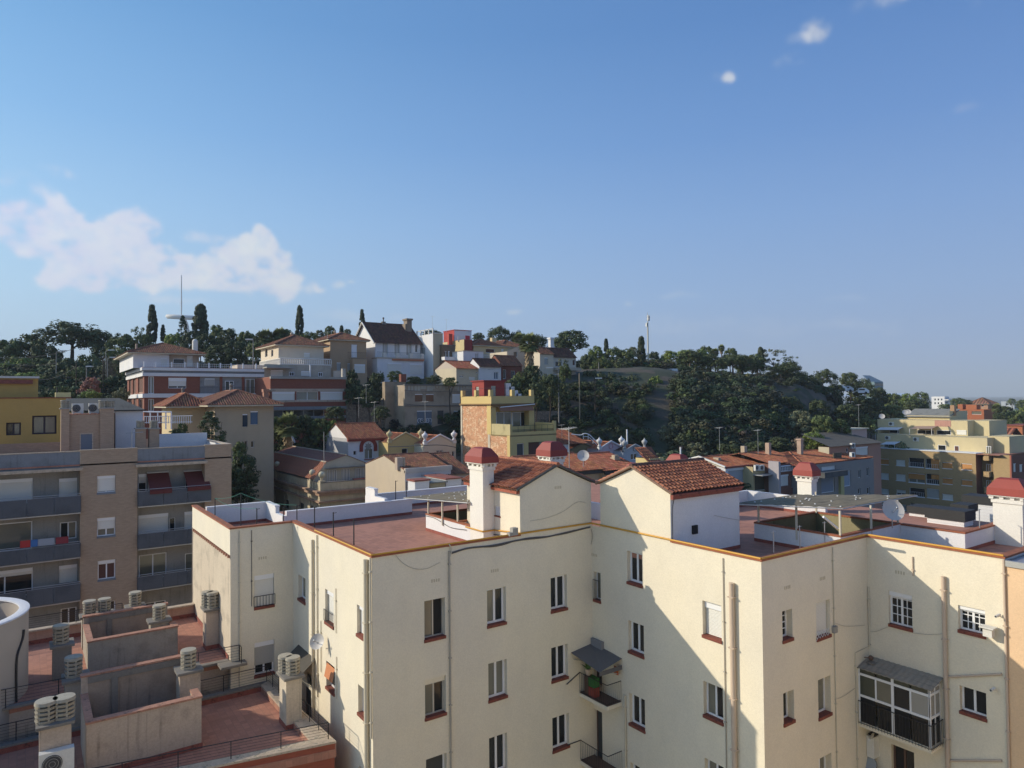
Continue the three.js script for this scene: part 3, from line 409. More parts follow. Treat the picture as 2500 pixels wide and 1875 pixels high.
// ---------- the long cream building in front ----------
const ZA1 = -32.69, ZA2 = -23.56, ZA3 = -14.78, XL = 7.46, XB1 = 10.24, XB2 = 20.77, XB3 = 27.7, YT = 18.34, YF = 17.55, ZEND = -10, YG = -3;
const cream = thing('cream_apartment_building', 'long cream rendered apartment building with three stepped corners, red terraces and two tiled stair huts');
cream.userData.category = 'building';
{
  const W = WORLD, op = (f, c, ...p) => W.op(f, c, ...p), S = { sill: true };
  const spec = {
    z2: ['z', ZA2, XB1, XB2, YT, [
      [[1035.8, 1468, 1087, 1552], 'slider', { ...S, fm: M.alu, gm: [M.curtain, M.dark], fw: .045, stagger: true }], [[1037.4, 1662, 1089, 1739.6], 'slider', { ...S, fm: M.alu, gm: [M.curtain, M.glass], boxTop: true, bh: .2, boxMat: M.cream, fw: .06 }], [[1040, 1855, 1091, 1935], 'dark', { ...S, gm: [M.darkDoor] }],
      [[1188.9, 1440.3, 1235.4, 1518.6], 'casement', { ...S, fw: .09, gm: [M.curtain, M.glass] }], [[1192, 1620.3, 1238, 1697.6], 'casement', { ...S, fw: .09, gm: [M.curtain, M.curtain] }], [[1194, 1803, 1239, 1880], 'casement', { ...S, fw: .09 }],
      [[1344.3, 1410, 1384.7, 1484], 'casement', { ...S, fw: .09 }], [[1345.8, 1582, 1386.5, 1651.5], 'casement', { ...S, fw: .09 }], [[1348.5, 1753.7, 1389.7, 1819.6], 'casement', { ...S, fw: .09 }]]],
    x2: ['x', XB2, ZA2, ZA3, YT, [
      [[1449, 1394.4, 1466.9, 1469], 'dark', { sill: M.sill, bars: true, gm: [M.curtain] }], [[1449.4, 1632, 1470, 1680], 'door', { gm: [M.darkDoor], fm: M.rust }], [[1449.4, 1729, 1471.4, 1862], 'door', { gm: [M.darkDoor], fm: M.rust }],
      [[1531, 1344.3, 1568.7, 1431], 'casement', { ...S, fw: .09 }], [[1533.8, 1514, 1572.6, 1604], 'casement', { ...S, fw: .09 }], [[1536, 1690.8, 1575.3, 1785.7], 'casement', { ...S, fw: .09 }], [[1538.7, 1860, 1577, 1955], 'casement', { ...S, fw: .09 }],
      [[1714.6, 1465.5, 1762.4, 1566], 'roller', { ...S, bh: .26, rec: .24 }], [[1717, 1661.8, 1766, 1766.7], 'slider', { ...S, gm: [M.curtain, M.glass] }], [[1720.4, 1849.5, 1768.7, 1960], 'slider', { ...S, gm: [M.curtain, M.glass] }]]],
    z3: ['z', ZA3, XB2, XB3, YT, [
      [[1909.5, 1493, 1935.3, 1557], 'casement', { ...S, nx: 2, ny: 4, leaves: 1, rec: .26 }], [[1992, 1472.8, 2027.5, 1548.7], 'roller', { ...S, bh: .03, lattice: true }], [[1912, 1693.5, 1939.3, 1757], 'casement', { ...S, leaves: 1, rec: .28 }], [[1996.8, 1661, 2029.4, 1739.6], 'casement', { ...S, leaves: 1, rec: .26, gm: [M.curtain] }], [[1999, 1853.5, 2031.5, 1930], 'casement', { ...S, rec: .26, gm: [M.curtain, M.curtain] }]]],
    x3: ['x', XB3, ZA3, ZEND, YT, [
      [[2169, 1441.6, 2228.2, 1537.9], 'casement', { ...S, boxTop: true, bh: .17, nx: 2, ny: [.33, .66, .97], rec: .16 }], [[2338.8, 1476.8, 2406.6, 1554], 'casement', { ...S, boxTop: true, bh: .14, nx: 2, ny: [.42, .8], rec: .18 }], [[2342.6, 1673, 2409, 1757], 'slider', { ...S, rec: .2 }], [[2120, 1640, 2240, 1712], 'dark', { gm: [M.dark], fw: .02 }], [[2175.3, 1815.6, 2233.6, 1930], 'slider', { gm: [M.dark, M.glass], fm: M.rust }]]],
    z1: ['z', ZA1, XL, XB1, YT, [
      [[621, 1406, 669.3, 1476.6], 'roller', { ...S, rail: true, rec: .16 }], [[621, 1570.2, 669.9, 1640.7], 'half', { ...S, p: .66, sm: M.shutterGrey, rec: .16 }]]],
    x1: ['x', XB1, ZA1, ZA2, YT, [
      [[728.2, 1402, 745.8, 1472.6], 'casement', { ...S, leaves: 1, gm: [M.curtain] }], [[793.8, 1436.8, 815, 1532], 'roller', { ...S, rail: true }], [[871.4, 1475, 889, 1559], 'roller', { ...S }], [[796.4, 1612, 817.3, 1694.9], 'dark', { ...S, awn: true }], [[874.3, 1670, 891.4, 1755], 'dark', { ...S, gm: [M.curtain] }], [[738, 1665, 760, 1790], 'door', { gm: [M.darkDoor], fm: M.rust }], [[876, 1868, 895, 1950], 'dark', { ...S }]]],
  };
  for (const [f, c, a0, a1, top, list] of Object.values(spec)) {
    const ops = list.map(([p]) => op(f, c, ...p)), rec = .3;
    const gableTop = f === 'z' && c === ZA2 || f === 'x' && c === XB2;
    part(cream, 'wall', wallGeo(f, c, a0, a1, YG, top, ops, rec), M.cream);
    list.forEach(([p, type, o], i) => {
      const q = ops[i], w = win(cream, f, c, q, type, { rec: .2, ...o });
      if (o.bars) part(w, 'window_bars', railing(f, c, q[0] + .02, q[1] - .02, q[2] + .05, q[3] - .35, -.06, .085, .011), M.iron);
      if (o.rail) part(w, 'railing', railing(f, c, q[0] - .03, q[1] + .03, q[2] + .06, q[2] + .52, -.05, .13, .012), M.iron);
      if (o.lattice) { const P = facePt(f, c), g = []; for (let k = 0; k < 5; k++) { const x = lerp(q[0] - .1, q[1] - .15, k / 5), x2 = lerp(q[0] - .1, q[1] - .15, (k + 1) / 5); for (const y of [q[2] - .05, q[2] + .12]) g.push(rod(P(x, y, -.04), P(x2, y + .17, -.04), .008, 4), rod(P(x2, y, -.04), P(x, y + .17, -.04), .008, 4)); } part(w, 'lattice', g, M.frame); }
      if (o.awn) { const P = facePt(f, c), t = new Tri(); t.quad(P(q[0] + .02, q[3] - .08, .02), P(q[1] - .02, q[3] - .08, .02), P(q[1] - .02, q[3] - .62, -.1), P(q[0] + .02, q[3] - .62, -.1)); part(w, 'awning', t.geo(), mat([.55, .22, .10])); }
    });
  }
  // left end wall: stained below, a proud painted parapet above with a row of drip tiles
  part(cream, 'wall', wallGeo('x', XL + .04, -41.5, ZA1, YG, 17.3), M.creamStain, 'stained unpainted left end wall');
  part(cream, 'parapet', [box(XL - .02, XL + .18, 17.18, YT + .02, -41.3, ZA1 + .002)], M.cream);
  { const g = []; for (let i = 0; i < 20; i++) { const z = lerp(-40.9, ZA1 - .3, i / 19); g.push(box(XL - .07, XL + .05, 17.02, 17.17, z - .05, z + .05)); } stuff(cream, 'drip_course', g, M.copingPink); }
  part(cream, 'wall', [wallGeo('r', 40, -41.5, -15, YG, YF), wallGeo('r', 46, -15, ZEND, YG, YF), wallGeo('b', -15, 40, 46, YG, YF), wallGeo('b', -41.5, XL, 40, YG, YF), wallGeo('z', ZEND, XB3, 40, YG, YF)], M.cream);
  // terrace floors with the two light wells left open
  const floor = (x0, x1, z0, z1) => box(x0, x1, YF - .25, YF, z0, z1);
  part(cream, 'terrace_floor', [floor(XL + .2, 16.3, -41.3, -36), floor(XL + .2, XB1 + .2, -36, ZA1 - .2), floor(XB1 + .2, 16.26, -36, ZA2 - .2), floor(16.26, 40, -41.3, -30.8), floor(20.6, 40, -30.8, -26), floor(16.26, 20.6, -27.8, ZA2 - .2), floor(20.6, XB2 + .2, -26, ZA2 - .2), floor(XB2 + .2, 26.8, -26, ZA3 - .2), floor(26.8, 40, -26, -19.4), floor(26.8, 31.5, -15.5, ZA3 - .2), floor(31.5, 40, -19.4, ZA3 - .2), floor(XB3 + .2, 40, ZA3 - .2, ZEND), floor(40, 46, -15, ZEND)], M.floor);
  const up = (x0, x1, z0, z1, t = YT) => box(x0, x1, YF - .1, t, z0, z1);
  // low walls just behind the street faces
  part(cream, 'parapet', [up(XL + .18, XB1 + .002, ZA1 - .2, ZA1 - .004), up(XB1 + .004, XB1 + .2, ZA1 - .2, ZA2 - .2), up(XB1 + .004, 16.84, ZA2 - .2, ZA2 - .004), up(XB2 + .004, XB2 + .2, -18.87, ZA3 - .2), up(XB2 + .004, XB3 + .2, ZA3 - .2, ZA3 - .004), up(XB3 + .004, XB3 + .2, ZA3 - .004, ZEND), up(XB3 + .2, 40, ZEND - .2, ZEND)], M.whiteCool);
  const cop = (x0, x1, z0, z1, y = YT) => box(x0, x1, y, y + .07, z0, z1);
  part(cream, 'coping', [cop(XL - .06, XL + .22, -41.3, ZA1 + .05), cop(XL + .22, XB1 + .0, ZA1 - .24, ZA1 + .05), cop(XB1 - .05, XB1 + .24, ZA1 - .24, ZA2 + .05), cop(XB1 + .24, 16.84, ZA2 - .24, ZA2 + .05), cop(XB2 - .05, XB2 + .24, -18.87, ZA3 + .05), cop(XB2 + .24, XB3, ZA3 - .24, ZA3 + .05), cop(XB3 - .05, XB3 + .24, ZA3 - .24, ZEND + .05), cop(XB3 + .24, 40, ZEND - .24, ZEND + .05)], M.coping);
  // white parapets at the back of the terraces
  const top = 18.36;
  part(cream, 'parapet', [up(XL + .18, 10.66, -38.85, -38.65, 18.52), up(10.66, 10.86, -38.85, -36.9, 18.52), up(10.66, 10.86, -36.9, -35.7, 18.2), up(10.86, 17.95, -35.87, -35.67, top), up(16.35, 16.55, -38.5, -37.2, 18.9), up(16.35, 16.55, -37.2, -35.87, 18.55), up(16.4, 25, -38.68, -38.49, 18.42), up(25, 25.2, -38.68, -26, 18.42), up(25.2, 35.2, -26.1, -25.9, 18.45), up(35.2, 35.4, -26.1, -21, 18.45)], M.whiteCool);
  part(cream, 'coping', [cop(XL + .18, 10.9, -38.88, -38.62, 18.52), cop(10.63, 10.89, -38.62, -36.9, 18.52), cop(10.86, 17.98, -35.9, -35.64, top), cop(16.32, 16.58, -38.4, -37.2, 18.9), cop(16.6, 25, -38.71, -38.46, 18.42)], M.whiteCool);
  const sk = (x0, x1, z0, z1) => box(x0, x1, YF, YF + .14, z0, z1);
  part(cream, 'skirting', [sk(XL + .2, 10.66, -38.65, -38.63), sk(10.64, 10.66, -38.63, -35.87), sk(10.9, 17.95, -35.67, -35.65), sk(16.6, 25, -38.49, -38.47), sk(16.24, 16.26, -30.8, -26.6), sk(20.98, 25.06, -18.87, -18.85), sk(25.2, 35.2, -25.9, -25.88), sk(35.18, 35.2, -25.9, -21), sk(26.78, 26.8, -19.4, -15.3), sk(31.6, 35.2, -12.78, -12.76)], M.skirting);
  // light wells: white outside, bare olive render inside
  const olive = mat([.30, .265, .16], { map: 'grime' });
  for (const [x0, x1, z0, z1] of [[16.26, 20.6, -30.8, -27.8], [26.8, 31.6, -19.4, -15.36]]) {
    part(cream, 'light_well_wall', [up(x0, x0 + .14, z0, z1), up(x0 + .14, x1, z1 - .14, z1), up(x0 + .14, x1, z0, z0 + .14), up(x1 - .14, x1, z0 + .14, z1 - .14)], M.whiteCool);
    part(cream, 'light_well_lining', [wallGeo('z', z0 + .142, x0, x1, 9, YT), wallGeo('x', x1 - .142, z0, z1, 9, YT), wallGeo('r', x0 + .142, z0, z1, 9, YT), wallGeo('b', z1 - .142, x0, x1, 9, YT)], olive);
    part(cream, 'coping', [cop(x0 - .03, x0 + .17, z0, z1 + .03), cop(x0 + .17, x1, z1 - .17, z1 + .03), cop(x0 + .17, x1, z0 - .03, z0 + .17), cop(x1 - .17, x1 + .02, z0 + .17, z1 - .17)], M.coping);
  }
  part(cream, 'light_well_wall', [up(16.26, 16.4, -27.8, -26.6)], M.whiteCool);
  part(cream, 'coping', [cop(16.23, 16.43, -27.77, -26.6)], M.coping);
  part(cream, 'parapet', [up(31.6, 31.8, -15.36, -12.78, 18.3), up(31.8, 35.2, -12.98, -12.78, 18.3)], M.whiteCool);
  part(cream, 'coping', [cop(31.57, 31.83, -15.33, -12.75, 18.3), cop(31.83, 35.2, -13.0, -12.75, 18.3)], M.coping);
  // yellow gas pipe along the copings
  const yp = YT + .1, pts = [[XB1 + .06, -29.6], [XB1 + .06, ZA2 - .04], [16.2, ZA2 - .04]];
  part(cream, 'gas_pipe', [rod(V3(XB1 - .02, yp, -29.6), V3(XB1 - .02, yp, ZA2 + .02), .034), rod(V3(XB1 - .02, yp, ZA2 + .02), V3(16.6, yp, ZA2 + .02), .034), rod(V3(16.6, yp, ZA2 + .04), V3(XB2 - .02, yp + .0, ZA2 + .04), .04), rod(V3(XB2 - .04, yp, ZA2 + .04), V3(XB2 - .04, yp, ZA3 + .02), .04), rod(V3(XB2 - .02, yp, ZA3 + .02), V3(XB3 - .02, yp, ZA3 + .02), .034), rod(V3(XB3 - .02, yp, ZA3 + .02), V3(XB3 - .02, yp, ZEND), .04)], M.yellowPipe);
  part(cream, 'gas_pipe', [rod(V3(16.2, 18.3, -26.9), V3(16.2, 18.3, -25.45), .034), rod(V3(16.2, 18.3, -25.45), V3(16.84, 18.3, -25.45), .034), rod(V3(16.79, 18.3, -25.45), V3(16.79, 18.45, ZA2), .034)], M.yellowPipe);
  part(cream, 'gas_pipe', [wire([V3(26.2, 18.9, -22.6), V3(27.6, 18.86, -22.6), V3(28.3, 18.82, -22.55), V3(28.4, 18.7, -22.5), V3(28.4, 17.6, -22.5)], .045, 30, 6)], M.yellowPipe);

  // stair hut with its gable flush with the street face, ridge running back
  const HY = 20.25, RISE = .82;
  part(cream, 'stair_hut_wall', [wallGeo('z', ZA2, 16.84, XB2, YT, HY), gableEnd('z', ZA2, 16.84, XB2, HY, RISE), wallGeo('x', 16.84, -27.8, ZA2, YF, HY, [op('x', 16.84, 900 + 1705 / 5.53, 1080 + 855 / 5.53, 900 + 1778 / 5.53, 1080 + 1000 / 5.53)], .12), wallGeo('r', XB2, -27.8, ZA2, YF, HY), wallGeo('b', -27.8, 16.84, XB2, YF, HY), gableEnd('b', -27.8, 16.84, XB2, HY, RISE)], M.cream);
  { const q = op('x', 16.84, 900 + 1705 / 5.53, 1080 + 855 / 5.53, 900 + 1778 / 5.53, 1080 + 1000 / 5.53), v = part(cream, 'vent_opening', fbox('x', 16.84, q[0], q[1], q[2], q[3], .1, .13), M.dark), g = []; for (let k = 0; k < 8; k++) { const y = lerp(q[2], q[3], (k + .3) / 8); g.push(fbox('x', 16.84, q[0] + .02, q[1] - .02, y, y + .035, .02, .09)); } part(v, 'louver', g, M.frame); part(v, 'sill', fbox('x', 16.84, q[0] - .03, q[1] + .03, q[2] - .05, q[2], -.03, .08), M.sill); }
  part(cream, 'stair_hut_wall', [wallGeo('x', XB2, -22.95, -18.87, YT, HY), gableEnd('x', XB2, -22.95, -18.87, HY, RISE)], M.cream);
  part(cream, 'stair_hut_wall', [wallGeo('z', -18.87, XB2 + .002, 25.06, YF, HY), wallGeo('r', 25.06, -22.95, -18.87, YF, HY), gableEnd('r', 25.06, -22.95, -18.87, HY, RISE), wallGeo('b', -22.95, XB2, 25.06, YF, HY)], M.whiteCool);
  // tiles: one mesh each on the slopes seen from here
  const tg = (() => { const t = new Tri(), n = 7, L = .31, r0 = .088, r1 = .072; for (let k = 0; k < n; k++) { const a = Math.PI * k / n, b = Math.PI * (k + 1) / n, m = (a + b) / 2, p = (r, g, y, l) => V3(-Math.cos(g) * r, y, Math.sin(g) * r * .92 + l); t.quad(p(r0, a, 0, .03), p(r0, b, 0, .03), p(r1, b, L, .0), p(r1, a, L, .0), V3(-Math.cos(m), 0, Math.sin(m))); t.quad(p(r0, a, 0, .03), p(r0 - .014, a, 0, .03), p(r0 - .014, b, 0, .03), p(r0, b, 0, .03), V3(0, -1, 0)); } return t.geo(); })();
  const bedTile = (A, B, C, D, pitch) => { const t = new Tri(), n = Math.round(A.distanceTo(B) / pitch), ex = V3().subVectors(B, A).divideScalar(n), N = V3().crossVectors(ex, V3().subVectors(D, A)).normalize(); if (N.y < 0) N.negate(); t.quad(A, B, C, D, N); for (let i = 0; i <= n; i++) for (let k = 0; k < 4; k++) { const s0 = (i - .5 + k / 4), s1 = s0 + .25, h = (s) => -.045 * Math.sin(Math.PI * (s - i + .5)); const p = (q, s) => q.clone().addScaledVector(ex, clamp(s, 0, n)).addScaledVector(N, .05 + h(s)); t.quad(p(A, s0), p(A, s1), p(D, s1), p(D, s0), N.clone().addScaledVector(ex.clone().normalize(), (k - 1.5) * .3).normalize()); } return t.geo(); };
  seed(11);
  function tiles(A, B, C, D, cols, rows, each, flip) {
    const ex = V3().subVectors(B, A), W = ex.length(); ex.normalize(); const upv = V3().subVectors(D, A), L = upv.length(); upv.normalize(); const N = V3().crossVectors(ex, upv).normalize(); if (N.y < 0) N.negate();
    part(cream, 'roof_bed', bedTile(A, B, C, D, W / cols), M.tileBed); const rest = [], kinds = [M.tile, M.tile, M.tileB, M.tileC, M.tileC, M.tileD];
    const X = ex.clone(), basis = new THREE.Matrix4().makeBasis(V3().crossVectors(upv, N), upv, N), q = new THREE.Quaternion().setFromRotationMatrix(basis);
    for (let i = 0; i < cols; i++) { const jit = rr(-.01, .01); for (let j = 0; j < rows; j++) { const p = A.clone().addScaledVector(ex, (i + .5) * W / cols + jit).addScaledVector(upv, j * L / rows + rr(-.012, .012) - .02).addScaledVector(N, .045 + rr(0, .006)), k = kinds[Math.floor(rnd() * kinds.length)]; const qq = q.clone().multiply(new THREE.Quaternion().setFromEuler(new THREE.Euler(0, 0, rr(-.03, .03))));
      if (each(i, j)) { const m = part(cream, 'roof_tile', tg, k); m.position.copy(p); m.quaternion.copy(qq); m.scale.set(W / cols / .205, L / rows / .24, 1); } else { const g = tg.clone(); g.applyMatrix4(new THREE.Matrix4().compose(p, qq, V3(W / cols / .205, L / rows / .24, 1))); rest.push([k, g]); } } }
    for (const k of new Set(rest.map((r) => r[0]))) stuff(cream, 'roof_tiles', rest.filter((r) => r[0] === k).map((r) => r[1]), k);
  }
  const e = HY - .03, pk = HY + RISE + .05, xm = (16.84 + XB2) / 2, zm = (-22.95 - 18.87) / 2;
  tiles(V3(XB2 - .12, e, -18.72), V3(25.2, e, -18.72), V3(25.2, pk, zm), V3(XB2 - .12, pk, zm), 21, 9, () => true);
  tiles(V3(16.64, e, -27.9), V3(16.64, e, ZA2 + .1), V3(xm, pk, ZA2 + .1), V3(xm, pk, -27.9), 22, 9, (i) => i >= 10);
  tiles(V3(XB2 + .15, e, ZA2 + .1), V3(XB2 + .15, e, -27.9), V3(xm, pk, -27.9), V3(xm, pk, ZA2 + .1), 22, 9, () => false);
  tiles(V3(25.2, e, -23.1), V3(XB2 - .12, e, -23.1), V3(XB2 - .12, pk, zm), V3(25.2, pk, zm), 21, 9, () => false);
  part(cream, 'ridge_tiles', [ridgeTiles(V3(xm, pk + .07, -27.9), V3(xm, pk + .07, ZA2 + .1), .1)], M.tileMix);
  part(cream, 'ridge_tiles', [ridgeTiles(V3(XB2 - .12, pk + .07, zm), V3(25.2, pk + .07, zm), .1, TONES.dark)], M.tileMix);
  const verge = (a, b, m, w = .05) => part(cream, 'verge', rod(a, b, w, 6), m);
  const slateM = mat([.12, .115, .10], { map: 'tileTone' }), vergeR = mat([.30, .18, .12], { map: 'tileTone' });
  verge(V3(16.62, e + .03, ZA2 + .08), V3(xm, pk + .04, ZA2 + .08), slateM, .055); verge(V3(XB2 + .17, e + .03, ZA2 + .08), V3(xm, pk + .04, ZA2 + .08), slateM, .055);
  verge(V3(XB2 - .1, e + .03, -18.7), V3(XB2 - .1, pk + .04, zm), vergeR, .055); verge(V3(XB2 - .1, e + .03, -23.12), V3(XB2 - .1, pk + .04, zm), vergeR, .055);
  part(cream, 'eaves', [box(XB2 + .003, 25.1, HY - .24, HY - .05, -18.87, -18.73), box(XB2 + .003, 25.1, HY - .1, HY - .03, -18.73, -18.66)], M.skirting);
  part(cream, 'eaves', [box(16.66, 16.84, HY - .17, HY - .05, -27.8, ZA2 + .002)], mat([.44, .125, .07], { map: 'tileTone' }));
  part(cream, 'vent', [box(20.98 + 1.02, 20.98 + 1.32, 18.5, 18.85, -18.87, -18.8)], M.dark);

  // chimneys with scalloped necks and red hipped caps
  function chimney(x0, x1, z0, z1, y0, y1, cap = M.capRed, hCap = .66) {
    const g = part(cream, 'chimney', [box(x0, x1, y0, y1 - .28, z0, z1), box(x0 - .05, x1 + .05, y1 - .28, y1 - .12, z0 - .05, z1 + .05)], M.white), xm = (x0 + x1) / 2, zmm = (z0 + z1) / 2, o = [];
    for (let k = 0; k < 4; k++) for (const [a0, a1, al] of [[z0, z1, 'x'], [x0, x1, 'z']]) { const s = lerp(a0 - .05, a1 + .05, k / 3), d = (a1 - a0) * .07; for (const sd of [0, 1]) if (al === 'x') { const x = sd ? x1 : x0; o.push(box(x - .06, x + .06, y1 - .12, y1 + .02, s - d, s + d)); } else { const z = sd ? z1 : z0; o.push(box(s - d, s + d, y1 - .12, y1 + .018, z - .058, z + .058)); } }
    part(g, 'chimney_neck', [...o, box(x0 + .08, x1 - .08, y1 - .12, y1, z0 + .08, z1 - .08), box(x0 - .14, x1 + .14, y1 + .005, y1 + .05, z0 - .14, z1 + .14)], M.white);
    const ring = (ix, iz, y) => [V3(x0 - ix, y, z1 + iz), V3(x1 + ix, y, z1 + iz), V3(x1 + ix, y, z0 - iz), V3(x0 - ix, y, z0 - iz)], lx = (x1 - x0) / 2, lz = (z1 - z0) / 2, R = [ring(.17, .17, y1 + .05), ring(.155, .155, y1 + .05 + hCap * .42), ring(-lx * .18, -lz * .2, y1 + .05 + hCap * .93), ring(-lx * .62, -lz * .34, y1 + .05 + hCap)], t = new Tri();
    for (let k = 0; k < 3; k++) for (let i = 0; i < 4; i++) t.quad(R[k][i], R[k][(i + 1) % 4], R[k + 1][(i + 1) % 4], R[k + 1][i]); t.quad(...R[3], V3(0, 1, 0)); part(g, 'chimney_cap', t.geo(), cap); return g;
  }
  chimney(16.26, 16.83, -26.6, -25.5, YF, 21.2);
  { const p = deep(1345, 1118, 37); chimney(p.x, p.x + .85, p.z - .95, p.z, YF, p.y + .02, M.capRed, .78); }
  { const p = deep(1558, 1168, 37); chimney(p.x, p.x + .6, p.z - .95, p.z, YF, p.y - .14, M.capRed2, .86); }
  { const p = deep(1662, 1142, 40); chimney(p.x, p.x + .6, p.z - .95, p.z, YF, p.y - .1, M.capRed2, .8); }
  { const p = deep(1980.5, 1166, 38.6); chimney(p.x, p.x + .52, p.z - .86, p.z, YF, p.y + .02, M.capRed2, .74); }
  { const p = meet(2492, 1336, 'y', YF); chimney(p.x, p.x + .6, p.z - 1.0, p.z + .1, YF, 19.62, M.capRed2, .74); }

  // corner balconies on the middle wing
  for (const [y, door] of [[11.1, 0], [8.15, 1]]) {
    const g = part(cream, 'balcony', [box(19.93, XB2, y - .15, y, ZA2, -21.76)], M.cream);
    part(g, 'balcony_floor', [box(19.96, XB2, y + .002, y + .02, ZA2, -21.79)], M.rust);
    part(g, 'railing', [barsBetween(V3(19.97, y + .02, ZA2), V3(19.97, y + .02, -21.8), .86, .115, .009), barsBetween(V3(19.97, y + .02, -21.8), V3(XB2, y + .02, -21.8), .86, .115, .009), rod(V3(19.97, y + .88, ZA2 + .02), V3(19.2, y + (door ? .9 : .55), ZA2 + .05), .02)], M.iron);
  }
  // glazed balcony in the right hand corner
  {
    const x0 = 26.84, z1 = -12.15, b = 11.25, g = part(cream, 'glazed_balcony', [box(x0 - .04, XB3, 11.06, 11.2, ZA3, z1 + .05), box(x0 + .03, XB3, 11.2, 11.25, ZA3, z1 - .02)], M.cream), F = [], pz = [ZA3 + .03, -14.1, -13.47, -12.82, z1];
    for (const [i, z] of pz.entries()) F.push(box(x0, x0 + .05, i % 2 ? 12.3 : b, i % 2 ? 13.1 : 13.34, z - (i === 2 ? .05 : .03), z + (i === 2 ? .05 : .03)));
    for (const [y, h] of [[12.23, .09], [13.06, .09], [13.32, .04]]) F.push(box(x0 - .002, x0 + .045, y, y + h, ZA3 + .03, z1), box(x0, XB3, y, y + h, z1 - .045, z1 + .002));
    F.push(box(x0, x0 + .06, b, 13.34, z1 - .05, z1 + .004), box(27.25, 27.3, b, 13.34, z1 - .04, z1), box(XB3 - .05, XB3, b, 13.34, z1 - .04, z1)); part(g, 'balcony_frame', F, M.frame);
    const pane = (a, c, y0, y1, m) => part(g, 'pane', box(x0 + .02, x0 + .03, y0, y1, a, c), m); const dimG = new THREE.MeshPhysicalMaterial({ color: lin([.075, .08, .06]), roughness: .1, side: THREE.DoubleSide }), whiteG = new THREE.MeshPhysicalMaterial({ color: lin([.32, .31, .28]), roughness: .12, side: THREE.DoubleSide });
    for (let i = 0; i < 4; i++) { pane(pz[i] + .03, pz[i + 1] - .03, 12.32, 13.06, [dimG, M.curtain, M.glass, whiteG][i]); pane(pz[i] + .03, pz[i + 1] - .03, b, 12.23, [M.dark, M.glass, M.dark, M.glass][i]); pane(pz[i] + .03, pz[i + 1] - .03, 13.15, 13.32, dimG); }
    part(g, 'pane', [box(x0 + .06, XB3 - .05, 12.32, 13.06, z1 - .03, z1 - .02), box(x0 + .06, XB3 - .05, 13.15, 13.32, z1 - .03, z1 - .02)], whiteG); part(g, 'pane', box(x0 + .06, XB3 - .05, b, 12.23, z1 - .03, z1 - .02), M.glass);
    const t = new Tri(); for (let k = 0; k < 26; k++) { const za = lerp(ZA3 + .01, z1 + .12, k / 26), zb = lerp(ZA3 + .01, z1 + .12, (k + 1) / 26), h = (s) => .018 * (s % 2); t.quad(V3(x0 - .1, 13.36 + h(k), za), V3(x0 - .1, 13.36 + h(k + 1), zb), V3(XB3, 13.6 + h(k + 1), zb), V3(XB3, 13.6 + h(k), za)); t.quad(V3(x0 - .1, 13.33 + h(k), za), V3(x0 - .1, 13.33 + h(k + 1), zb), V3(x0 - .1, 13.36 + h(k + 1), zb), V3(x0 - .1, 13.36 + h(k), za), V3(-1, 0, 0)); } part(g, 'roof_sheet', t.geo(), mat([.30, .27, .23], { map: 'grime' }));
    part(g, 'railing', [barsBetween(V3(x0 - .05, 11.16, ZA3), V3(x0 - .05, 11.16, z1 + .06), .9, .11, .008), barsBetween(V3(x0 - .05, 11.16, z1 + .06), V3(XB3, 11.16, z1 + .06), .9, .11, .008)], M.iron);
  }
  // rainwater and other pipes on the walls
  const pipe = (f, c, u, v0, v1, r, m, k = 0) => { const p = meet(u, v0, f, c), q = meet(u + k, v1, f, c), n = faceN[f === 'z' ? 'z' : 'x'].clone().multiplyScalar(r + .015); const a = p.clone().add(n), b = V3(p.x, q.y, p.z).add(n); b.y = Math.min(q.y, a.y - .1); const br = []; for (let y = a.y - .5; y > b.y; y -= 1.8) br.push(f === 'z' ? box(p.x - r - .02, p.x + r + .02, y - .02, y + .02, c, c + 2 * r + .03) : box(c - 2 * r - .03, c, y - .02, y + .02, p.z - r - .02, p.z + r + .02)); return part(cream, 'drainpipe', [rod(a, b, r, 10), ...br], m); };
  pipe('x', XB2, 1790.6, 1422, 1900, .095, M.clay); pipe('x', XB2, 1766, 1362, 1900, .018, M.cablePale); pipe('x', XB3, 1900 + 1495 / 3.687, 1150 + 945 / 3.687, 1900, .075, M.clay); pipe('x', XB3, 1900 + 1212 / 3.687, 1150 + 770 / 3.687, 1150 + 940 / 3.687, .022, M.clay); pipe('x', XB3, 2452, 1364, 1900, .045, M.clay);
  pipe('x', XB1, 766.5, 1317, 1880, .055, M.ochre); pipe('x', XB1, 776, 1306, 1700, .028, M.pvc); pipe('x', XB1, 898.5, 1365, 1880, .085, M.ochre); pipe('x', XB1, 785, 1515, 1640, .018, M.pvc); pipe('x', XB1, 821.5, 1436, 1545, .015, M.pvc); pipe('x', XB1, 823, 1603, 1705, .015, M.pvc); pipe('x', XB1, 907, 1362, 1800, .035, M.pvc);
  pipe('z', ZA2, 1095.5, 1345, 1880, .035, M.cablePale); pipe('z', ZA1, 584, 1296, 1760, .025, M.pvc); pipe('z', ZA1, 614, 1294, 1480, .014, M.cable); pipe('z', ZA3, 2031, 1336, 1880, .02, M.pvc); pipe('z', ZA3, 2117, 1432, 1580, .03, M.pvc); pipe('z', ZA3, 2086, 1594, 1880, .02, M.pvc); pipe('x', XB2, 1300 + 840 / 3.687, 1425 + 1000 / 3.687, 1880, .045, M.ochre);
  { const a = meet(2312, 1652, 'x', XB3), b = meet(2447, 1645, 'x', XB3), c2 = meet(2312, 1856, 'x', XB3), d2 = meet(2447, 1856, 'x', XB3), n = V3(-.05, 0, 0); part(cream, 'drainpipe', [rod(a.add(n), b.add(n), .04, 8), rod(c2.add(n), d2.add(n), .04, 8)], M.clay); }
